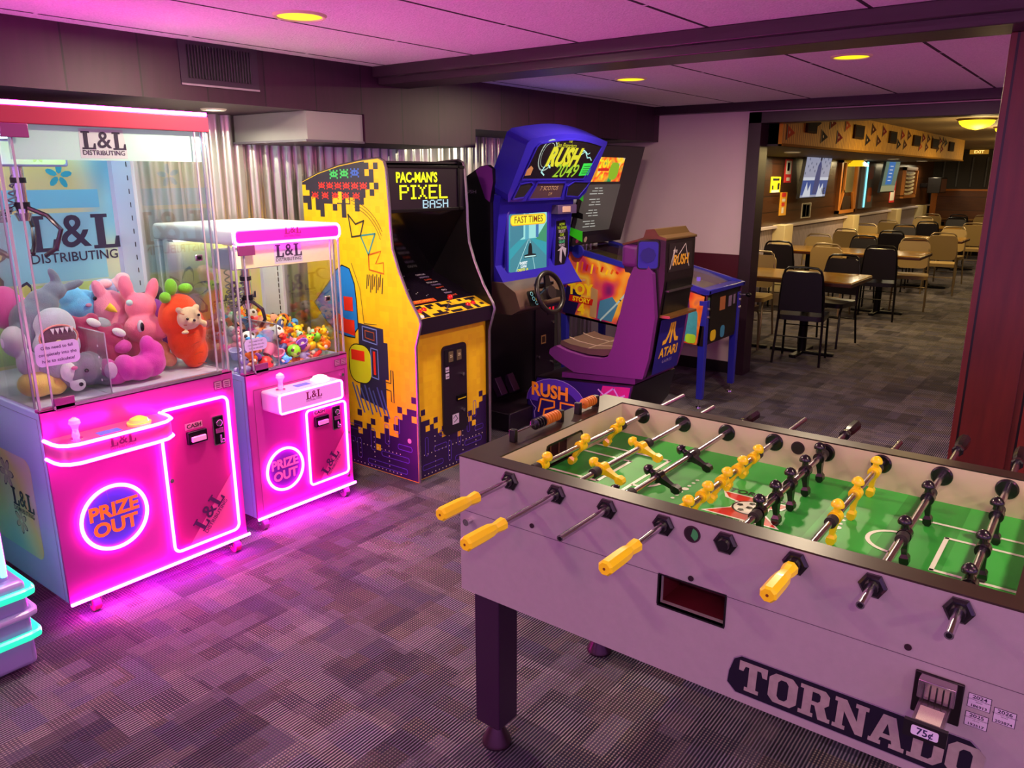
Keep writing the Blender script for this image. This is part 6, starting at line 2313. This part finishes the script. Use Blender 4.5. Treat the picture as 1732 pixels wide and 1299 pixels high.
m = MB().rect(Fbb, 5.16, 1.14, 5.58, 1.20, M('speaker_strip', '#1e161e', .4), .001, .003)
m.disc(Fbb, 5.24, 1.172, .022, M('strip_magenta', '#8a2a5c', .4), .005)
m.disc(Fbb, 5.36, 1.172, .022, M('strip_tan', '#b8a090', .4), .005)
m.build('speaker_strip', bb, smooth=0)
Fbs = Frame((0, 5.12, 0), X, Z)
m = MB().flat(Fbs, [(-3.62, 1.14), (-3.39, 1.14), (-3.195, 1.875), (-3.59, 1.875)], M('bb_side_pale', '#c8c8d4', .4), .001)
m.flat(Fbs, [(-3.36, 1.53), (-3.24, 1.47), (-3.24, 1.52), (-3.36, 1.60)], M('bb_side_green', '#3ad828', .4), .002)
m.flat(Fbs, [(-3.36, 1.22), (-3.24, 1.17), (-3.24, 1.25), (-3.36, 1.28)], M('bb_side_green', '#3ad828'), .002)
m.flat(Fbs, [(-3.36, 1.36), (-3.24, 1.34), (-3.24, 1.38), (-3.36, 1.42)], BLACK, .002)
m.flat(Fbs, [(-3.50, 1.7), (-3.24, 1.62), (-3.24, 1.80), (-3.5, 1.85)], M('bb_side_violet', '#6a40c0', .4), .002)
m.build('side_artwork', bb, smooth=0)
m = MB().disc(Frame((0, QY0 - .008, 0), X, Z), -3.33, 1.09, .05, PB, .0, .02)
m.build('hinge', pin)
m = MB().tube([(-2.75, 5.60, .50), (-2.70, 5.55, .38), (-2.85, 5.6, .30), (-3.1, 5.9, .12), (-3.3, 6.1, .02)], .006, BLACK, n=6)
m.build('power_cord', pin)


# ================================================================== dining room beyond the doorway
DW = -3.60
b = MB()
b.box((DW - .1, YF + .12, 0), (DW, 20.6, 1.0), WAINS)
b.box((DW - .1, YF + .12, 1.0), (DW, 20.6, CEIL), BROWNWALL)
b.box((DW, YF + .12, 1.0), (DW + .06, 20.6, 1.03), M('cap_white', '#b8aab4', .5))
struct(b, 'wall_dining_left', smooth=0)
b = MB().box((DW, YF + .13, 1.89), (-2.27, 15.3, 1.905), M('soffit_under', '#2a2420', .6))
b.box((-2.30, YF + .13, 1.89), (-2.27, 15.3, CEIL), YELLOWWOOD)
b.box((DW, 15.27, 1.89), (-2.27, 15.3, CEIL), YELLOWWOOD)
b.box((-2.27, YF + .13, 1.89), (-2.262, 15.3, 1.91), M('soffit_lip', '#7a5210', .9, spec=.1))
struct(b, 'trim_7', smooth=0)
b = MB().box((DW - .1, 20.5, 0), (4.5, 20.6, CEIL), M('dining_back_dark', '#1c1410', .6))
for k in range(14):
    b.box((-3.4 + k * .28, 20.47, 1.42), (-3.37 + k * .28, 20.5, 2.05), M('slat_grey', '#3a3a40', .5))
struct(b, 'wall_dining_back', smooth=0)
b = MB().box((-3.50, 20.30, 0), (4.0, 20.40, 1.33), planks('half_wall_board', 2, .3, '#6a3a18', '#3a1c0a', .3, along=0))
b.box((-3.54, 20.27, 1.33), (4.0, 20.43, 1.37), M('half_wall_cap', '#b86a20', .4))
b.box((-3.54, 20.27, 0), (-3.42, 20.43, 1.33), M('half_wall_cap', '#b86a20'))
struct(b, 'trim_8', smooth=0)
b = MB().box((DW, YF + .12, CEIL), (4.5, 20.6, CEIL + .05), M('dining_ceiling_tan', '#8a7658', .7, noise=.1, nscale=6))
struct(b, 'ceiling_dining', smooth=0)
b = MB().box((4.4, YF + .12, 0), (4.5, 20.6, CEIL), WALLW)
struct(b, 'wall_dining_right', smooth=0)
for k, (ya, yb) in enumerate(((10.28, 10.60), (13.55, 13.88), (16.55, 16.95), (19.0, 19.4))):
    b = MB().box((DW, ya, 0), (DW + .16, yb, 1.04), M('pilaster_cream', '#cfc09a', .5))
    struct(b, 'trim_%d' % (9 + k), bevel=.004)

# chairs
VB = M('vinyl_black', '#15101c', .35)
VT = M('vinyl_tan', '#a08658', .4)
VM = M('vinyl_maroon', '#3c0c18', .3)
FB_ = M('frame_black', '#151217', .35, .6)
FT_ = M('frame_bronze', '#8a7860', .35, .6)


def make_chair(vm, fm, nm):
    """stacking chair at the origin, facing +y (back towards -y)"""
    t = bpy.data.objects.new('dining_chair', None)
    COL.objects.link(t)
    r = .011
    for s_ in (-1, 1):
        m = MB().tube([(s_ * .205, -.21, 0), (s_ * .195, -.16, .30), (s_ * .190, -.15, .44), (s_ * .185, -.17, .62), (s_ * .165, -.205, .80)], r, fm, n=8)
        m.build('leg', t)
        m = MB().tube([(s_ * .195, .235, 0), (s_ * .19, .21, .36), (s_ * .185, .17, .41), (s_ * .19, -.14, .40)], r, fm, n=8)
        m.build('leg', t)
    m = MB().tube([(-.165, -.205, .80), (-.15, -.21, .85), (-.12, -.212, .875), (0, -.214, .882), (.12, -.212, .875), (.15, -.21, .85), (.165, -.205, .80)], r, fm, n=8)
    m.build('back_frame', t)
    m = MB()
    m.prism(Frame((0, 0, .40), X, Y), rrect(-.20, -.17, .20, .23, .06), .045, vm, 0)
    m.build('seat', t, bevel=.014, seg=3)
    Fc_ = Frame((0, -.175, .46), X, (0, -.09, .90))
    if nm == 'tan':
        pts = rrect(-.185, .04, .185, .385, .07)
    else:
        pts = [(-.182, .03), (.182, .03), (.165, .33), (.15, .37), (.12, .385), (-.12, .385), (-.15, .37), (-.165, .33)]
    m = MB().prism(Fc_, pts, .035, vm, -.018)
    m.build('backrest', t, bevel=.010, seg=3)
    m = MB().tube([(-.185, .19, .30), (.185, .19, .30)], .006, fm, n=6).tube([(-.19, -.165, .25), (.19, -.165, .25)], .006, fm, n=6)
    m.build('stretcher', t)
    return t


chp = {'black': make_chair(VB, FB_, 'black'), 'tan': make_chair(VT, FT_, 'tan'), 'maroon': make_chair(VM, FT_, 'maroon')}
usedc = set()
CH = [  # kind, x, y, rotation, label
    ('black', -2.19, 7.25, 8, 'black vinyl dining chair nearest the doorway, back towards the games room'),
    ('maroon', -2.88, 7.25, -6, 'maroon vinyl dining chair half hidden behind the left door casing'),
    ('tan', -3.02, 8.12, 184, 'tan dining chair on the far side of the nearest table, at its left end'),
    ('black', -2.22, 8.22, 172, 'black dining chair with a tan seat edge, far side of the nearest table'),
    ('black', -3.32, 9.92, 4, 'black dining chair on the near side of the second table, by the wall'),
    ('tan', -2.72, 9.92, -4, 'tan dining chair on the near side of the second table, at its middle'),
    ('black', -2.20, 10.05, 10, 'black dining chair on the near side of the second table, at its right end'),
    ('tan', -3.30, 11.10, 180, 'tan dining chair across the second table, by the wall'),
    ('black', -2.72, 11.10, 176, 'black dining chair across the second table, at its middle'),
    ('tan', -2.05, 11.08, 190, 'tan dining chair across the second table, beside the aisle'),
    ('tan', -3.30, 12.85, 0, 'tan dining chair on the near side of the third table, by the wall'),
    ('black', -2.66, 12.80, 3, 'black dining chair on the near side of the third table, at its middle'),
    ('tan', -2.0, 12.80, 8, 'tan dining chair with splayed bronze legs, near side of the third table by the aisle'),
    ('tan', -3.40, 14.02, 180, 'tan dining chair across the third table, by the wall'),
    ('black', -2.80, 14.05, 184, 'black dining chair across the third table, at its middle'),
    ('tan', -2.10, 14.0, 176, 'tan dining chair across the third table, beside the aisle'),
    ('tan', -3.35, 15.75, 0, 'tan dining chair on the near side of the fourth table, by the wall'),
    ('black', -2.72, 15.75, 4, 'black dining chair on the near side of the fourth table, at its middle'),
    ('tan', -2.02, 15.72, 8, 'tan dining chair at the aisle end of the fourth table'),
    ('tan', -3.10, 17.10, 180, 'tan dining chair across the fourth table, by the wall'),
    ('black', -2.55, 17.15, 178, 'black dining chair across the fourth table'),
    ('tan', -3.20, 18.9, 0, 'tan dining chair at the farthest table, by the wall'),
    ('black', -2.70, 18.9, 0, 'black dining chair at the farthest table, its left one'),
    ('tan', -2.25, 18.95, 0, 'tan dining chair at the farthest table, in front of the half wall'),
    ('maroon', -1.70, 18.75, 3, 'maroon dining chair at the farthest table, beside the aisle'),
    ('tan', -1.25, 18.4, 4, 'tan dining chair farthest right, partly behind the red plank post'),
]
for kd, x, y, rz, lab in CH:
    if kd not in usedc:
        o = chp[kd]
        usedc.add(kd)
    else:
        o = copy_tree(chp[kd])
    o.location = (x, y, 0)
    o.rotation_euler = (0, 0, math.radians(rz))
    tag(o, lab, 'chair', 'dining chairs')
# tables
TE = M('table_edge_dark', '#3a1608', .35)
TL = ['nearest', 'second', 'third', 'fourth', 'farthest']
for k, (x0, x1, yc) in enumerate(((-3.30, -1.80, 7.60), (-3.55, -1.80, 10.50), (-3.55, -1.80, 13.42), (-3.55, -1.85, 16.40), (-3.5, -1.7, 19.5))):
    t = thing('dining_table', ((x0 + x1) / 2, yc, 0), 'wooden dining table on pedestals, the %s of five in the row by the wall' % TL[k], 'table', 'dining tables')
    m = MB().box((x0, yc - .36, .725), (x1, yc + .36, .75), TABLEWOOD)
    m.box((x0 - .004, yc - .364, .705), (x1 + .004, yc + .364, .738), TE)
    m.build('tabletop', t, bevel=.004)
    for px in (x0 + .38, x1 - .48):
        m = MB().cyl((px, yc, .03), (px, yc, .71), .04, BLACKM, n=16)
        pd = m.build('pedestal', t)
        m = MB()
        m.box((px - .30, yc - .03, .0), (px + .30, yc + .03, .03), BLACKM)
        m.box((px - .03, yc - .28, .0), (px + .03, yc + .28, .03), BLACKM)
        m.build('base_foot', pd, bevel=.008)

# lights over there
downlight(-1.50, 8.69, 'flush yellow ceiling light just inside the dining room, nearest of the three', '#ffd83a', 4.0, .10, 'ceiling_light', CEIL, '#b08a40')
for x, y, lab in ((-1.34, 9.55, 'yellow glass dome ceiling light, middle one of the dining room'), (-1.22, 11.3, 'yellow glass dome ceiling light beside the red plank post')):
    t = thing('dome_light', (x, y, CEIL), lab, 'light')
    m = MB().lathe((x, y, CEIL), (x, y, CEIL - .02), [(0, .19), (1, .17)], M('dome_bronze', '#6a4a24', .4, .5), 32)
    m.build('base_plate', t)
    m = MB().lathe((x, y, CEIL - .018), (x, y, CEIL - .11), [(0, .165), (.3, .155), (.6, .125), (.85, .07), (1, .008)], E('dome_glow', '#ffc818', 3.2), 32)
    m.build('glass_dome', t)
for k, y in enumerate((7.7, 12.3, 13.6, 17.2)):
    pass
for x, y, lab in ((-2.75, 8.25, 'white puck light under the yellow board soffit, nearest'), (-2.75, 12.6, 'white puck light under the yellow board soffit, over the second screen'), (-2.75, 14.6, 'white puck light under the yellow board soffit, farthest')):
    downlight(x, y, lab, '#fff2c8', 4.0, .07, 'soffit_light', 1.889, '#c8c0a8')

# things on the soffit: pennants and speakers
FPn = Frame((-2.269, 0, 0), Y, Z)
PC = [('brown', '#4a2418'), ('maroon', '#6a1c24'), ('dark red', '#8a2a1c'), ('charcoal', '#2a2224'), ('rust', '#a84a28')]
pens = [(7.41, 2.11, 3), (7.86, 2.13, 1), (7.63, 2.00, 3), (8.11, 2.01, 1), (8.35, 2.13, 4), (9.35, 2.135, 0), (9.82, 2.135, 1), (9.15, 2.02, 3), (9.61, 2.025, 0), (6.72, 2.00, 4), (10.74, 2.13, 2), (11.09, 2.14, 0),
        (11.97, 2.14, 1), (12.30, 2.14, 0), (12.60, 2.13, 3), (13.15, 2.14, 1), (13.40, 2.14, 0), (13.60, 2.13, 3), (10.58, 2.02, 3), (10.92, 2.025, 0), (11.82, 2.03, 4), (12.23, 2.03, 0), (13.02, 2.035, 0), (13.33, 2.035, 1)]
proto = None
for k, (y, z, c) in enumerate(pens):
    s_ = 1.0
    m = MB()
    cn, ch = PC[c]
    m.flat(FPn, [(y - .09, z + .055), (y - .09, z - .055), (y + .10, z)], M('pennant_' + cn.replace(' ', '_'), ch, .9, spec=.05), .001, .002)
    m.rect(FPn, y - .10, z - .06, y - .088, z + .06, M('pennant_band', '#2a1c1c', .7), .001, .003)
    m.disc(FPn, y - .04, z, .013, M('pennant_mark', '#b89060', .7), .0035, .0005, 10)
    o = m.build('pennant', smooth=0)
    tag(o, 'small %s triangular pennant pinned on the yellow board soffit' % cn, 'pennant', 'pennants on the yellow soffit')
SPL = ['nearest the doorway', 'second along', 'third along', 'fourth along', 'fifth along', 'farthest along']
for k, (ya, za, yb, zb) in enumerate(((7.08, 2.105, 7.34, 2.015), (8.55, 2.15, 8.90, 2.02), (10.03, 2.15, 10.36, 2.02), (11.29, 2.155, 11.69, 2.025), (12.49, 2.155, 12.93, 2.025), (13.82, 2.155, 14.2, 2.02))):
    if k == 0:
        za = 2.17
    t = thing('hanging_frame', (-2.27, (ya + yb) / 2, zb), 'dark framed panel on the yellow soffit, %s' % SPL[k], 'picture', 'dark framed panels')
    m = MB().rect(FPn, ya, zb, yb, za, M('panel_frame_brown', '#3a2818', .9, spec=.05), .001, .02)
    f_ = m.build('frame', t, smooth=0)
    m = MB().rect(FPn, ya + .02, zb + .015, yb - .02, za - .015, M('panel_dark', '#221c20', .9, spec=.05), .021, .002)
    m.build('panel', t, smooth=0)

# things on the brown wall
FWl = Frame((DW, 0, 0), Y, Z)


def sticker(name, y0, z0, y1, z1, base, marks, label, cat='sign'):
    m = MB().rect(FWl, y0, z0, y1, z1, base, .001, .006)
    o_ = m
    for (a0, b0, a1, b1, mt) in marks:
        m.rect(FWl, y0 + a0 * (y1 - y0), z0 + b0 * (z1 - z0), y0 + a1 * (y1 - y0), z0 + b1 * (z1 - z0), mt, .0075, .0008)
    return m, o_, label, cat, name


SYE, SRE, SWH, SBK = M('sign_yellow', '#e8d81c', .5), M('sign_red', '#c8282a', .5), M('sign_white2', '#d8d0c4', .5), M('sign_black', '#1a1618', .5)
for args in (
    ('poster', 10.06, 1.45, 10.42, 1.645, SYE, [(.1, .0, .9, .16, SWH), (.15, .2, .3, .45, SBK), (.7, .2, .9, .6, SBK), (.2, .75, .85, .9, SBK)], 'small yellow poster on the brown plank wall, leftmost', 'poster'),
    ('poster', 10.55, 1.57, 10.81, 1.87, SRE, [(.12, .35, .88, .92, SWH), (.3, .5, .65, .85, SRE), (.3, .08, .8, .22, SWH)], 'narrow red and white poster above the yellow one', 'poster'),
    ('poster', 10.46, 1.15, 10.72, 1.448, M('sign_mustard', '#d89a28', .5), [(.2, .8, .8, .98, SRE), (.3, .1, .6, .35, SWH), (.25, .4, .7, .55, SRE), (.3, .6, .75, .72, SWH)], 'narrow mustard poster hanging lowest on the brown wall', 'poster'),
    ('poster', 11.37, 1.08, 11.78, 1.285, SWH, [(.06, .04, .94, .96, SBK), (.12, .1, .45, .9, M('sign_wine', '#5a2428', .5)), (.5, .1, .8, .85, M('sign_skin', '#c89a80', .5))], 'small white edged plaque under the big screen', 'plaque'),
    ('poster', 16.5, 1.16, 16.92, 1.90, SRE, [(.1, .05, .9, .3, SWH), (.2, .4, .8, .45, SWH), (.2, .55, .8, .6, SWH)], 'tall red banner beside the blue screen', 'banner'),
):
    m, _, lab, cat, nm = sticker(*args)
    o = m.build(nm, smooth=0)
    tag(o, lab, cat)

# big tv, tilted down
t = thing('television', (-3.45, 11.1, 1.35), 'large wall television showing a blue and white ice hockey picture', 'television')
Ftv = Frame((-3.40, 10.60, 1.36), Y, (.06, 0, .595))
m = MB().rect(Ftv, 0, 0, 1.12, .61, BLACK, -.04, .04)
m.build('casing', t, bevel=.004)
m = MB().rect(Ftv, .02, .02, 1.10, .59, E('tv_ice', '#9a9cb4', .75), .001)
m.rect(Ftv, .02, .05, 1.10, .24, E('tv_blue', '#2c4c94', .7), .002)
m.rect(Ftv, .02, .24, 1.10, .28, E('tv_white', '#c8ccd8', .8), .002)
m.flat(Ftv, [(.50, .06), (.66, .06), (.72, .25), (.70, .42), (.63, .50), (.55, .44), (.50, .28)], E('tv_player', '#3a4480', .6), .003)
m.disc(Ftv, .63, .52, .035, E('tv_dark', '#2a2c40', .5), .003)
m.flat(Ftv, [(.68, .02), (.98, .02), (.90, .20), (.80, .12), (.74, .20)], E('tv_white', '#c8ccd8'), .003)
m.flat(Ftv, [(.10, .03), (.42, .03), (.36, .20), (.28, .10), (.20, .22)], E('tv_white', '#c8ccd8'), .003)
m.text(Ftv, 'NE', .12, .96, .09, E('tv_dark', '#2a2c40'), .004, bold=.02)
for k in range(18):
    m.disc(Ftv, .06 + (k * 37 % 53) / 53.0 * 1.0, .33 + (k * 29 % 23) / 23.0 * .23, .018, E('tv_crowd', '#6a708c', .6), .0022)
m.build('screen', t, smooth=0)
t = thing('television', (-3.45, 15.3, 1.37), 'second wall television with a blue card on a green picture', 'television')
Ftv = Frame((-3.40, 14.85, 1.37), Y, (.06, 0, .58))
m = MB().rect(Ftv, 0, 0, 1.05, .60, BLACK, -.04, .04)
m.build('casing', t, bevel=.004)
m = MB().rect(Ftv, .02, .02, 1.03, .58, E('tv_green', '#6a8474', .6), .001)
m.rect(Ftv, .25, .14, .70, .52, E('tv_card', '#2a6ab0', .8), .002)
for k in range(5):
    m.rect(Ftv, .36, .20 + k * .06, .58, .215 + k * .06, E('tv_white', '#c8ccd8'), .003)
m.rect(Ftv, .02, .02, 1.03, .12, E('tv_olive', '#a8a478', .6), .002)
m.build('screen', t, smooth=0)

# wooden framed panel, neon panel, jersey frame
t = thing('wall_mirror', (DW, 13.5, 1.08), 'tall wood framed display with a yellow shade at its top', 'mirror')
WF = M('frame_wood', '#a8682c', .35)
m = MB()
for a in ((12.98, 1.08, 13.06, 1.93), (13.90, 1.08, 13.98, 1.93), (12.98, 1.85, 13.98, 1.93), (12.98, 1.08, 13.98, 1.13)):
    m.rect(FWl, a[0], a[1], a[2], a[3], WF, .001, .05)
m.line(FWl, [(13.06, 1.12), (13.25, 1.42), (13.25, 1.85)], .05, WF, .02, .03)
m.line(FWl, [(13.90, 1.12), (13.78, 1.38)], .05, WF, .02, .03)
m.build('frame', t, smooth=0)
m = MB().rect(FWl, 13.3, 1.40, 13.82, 1.84, M('mirror_pale', '#8a8468', .2, .3), .002, .02)
m.rect(FWl, 13.3, 1.14, 13.78, 1.34, M('mirror_dark', '#2a1a10', .4), .002, .02)
m.build('panel', t, smooth=0)
m = MB().lathe((DW + .14, 13.5, 1.80), (DW + .14, 13.5, 1.90), [(0, .17), (.3, .15), (1, .06)], E('shade_yellow', '#e8b818', 1.2), 24)
m.build('lamp_shade', t)
t = thing('drinks_cooler', (DW, 14.6, 1.1), 'upright cooler front with a blue lit edge and dark red pictures', 'cooler')
m = MB().rect(FWl, 14.32, 1.12, 15.0, 1.90, M('cooler_grey', '#4a4a52', .4), .001, .06)
m.flat(FWl, rrect(14.62, 1.60, 14.90, 1.82, .06), M('cooler_rust', '#7a3028', .4), .062)
m.flat(FWl, rrect(14.62, 1.22, 14.90, 1.46, .06), M('cooler_orange', '#a8502c', .4), .062)
m.build('panel', t, smooth=0)
m = MB().box((DW + .062, 14.40, 1.14), (DW + .075, 14.46, 1.88), E('cooler_glow', '#7ad8e8', 1.6))
m.build('light_strip', t, smooth=0)
t = thing('shadow_box', (DW, 17.95, 1.28), 'framed shadow box with a row of cream stripes', 'picture')
m = MB()
for a in ((17.40, 1.26, 17.47, 1.82), (18.50, 1.26, 18.57, 1.82), (17.40, 1.76, 18.57, 1.82), (17.40, 1.22, 18.57, 1.28)):
    m.rect(FWl, a[0], a[1], a[2], a[3], WF, .001, .06)
m.rect(FWl, 17.47, 1.28, 18.50, 1.76, M('box_brown', '#6a4a2c', .5), .001, .01)
m.build('frame', t, smooth=0)
m = MB()
for k in range(6):
    z = 1.31 + k * .075
    m.line(FWl, [(17.65, z), (17.9, z - .012), (18.2, z), (18.4, z + .02)], .035, M('stripe_cream', '#d8c8a0', .5), .013, .02)
m.build('stripes', t, smooth=0)
t = thing('television', (-3.2, 19.3, 1.5), 'small dark screen on a bracket near the back of the dining room', 'television')
m = MB().box((-3.40, 18.9, 1.30), (-3.15, 19.6, 1.62), BLACK).box((DW + .001, 19.2, 1.42), (-3.40, 19.3, 1.50), BLACKM)
m.build('casing', t, bevel=.01)
m = MB().box((-3.149, 18.95, 1.33), (-3.146, 19.55, 1.59), E('tv_horse', '#3a1a0c', .5))
m.build('screen', t, smooth=0)
t = thing('exit_sign', (-2.74, 20.49, 2.12), 'small yellowish lit exit sign on the dark back wall', 'sign')
m = MB().box((-2.92, 20.44, 2.115), (-2.56, 20.49, 2.205), M('exit_box', '#7a6030', .5, emit='#c88a28', es=.5))
m.build('housing', t, bevel=.004)
Fex = Frame((-2.74, 20.44, 2.16), X, Z)
m = MB().text(Fex, 'EXIT', .085, 0, 0, E('exit_text', '#ffd070', 1.4), .001, bold=.02, sx=1.1)
m.build('lettering', t, smooth=0)
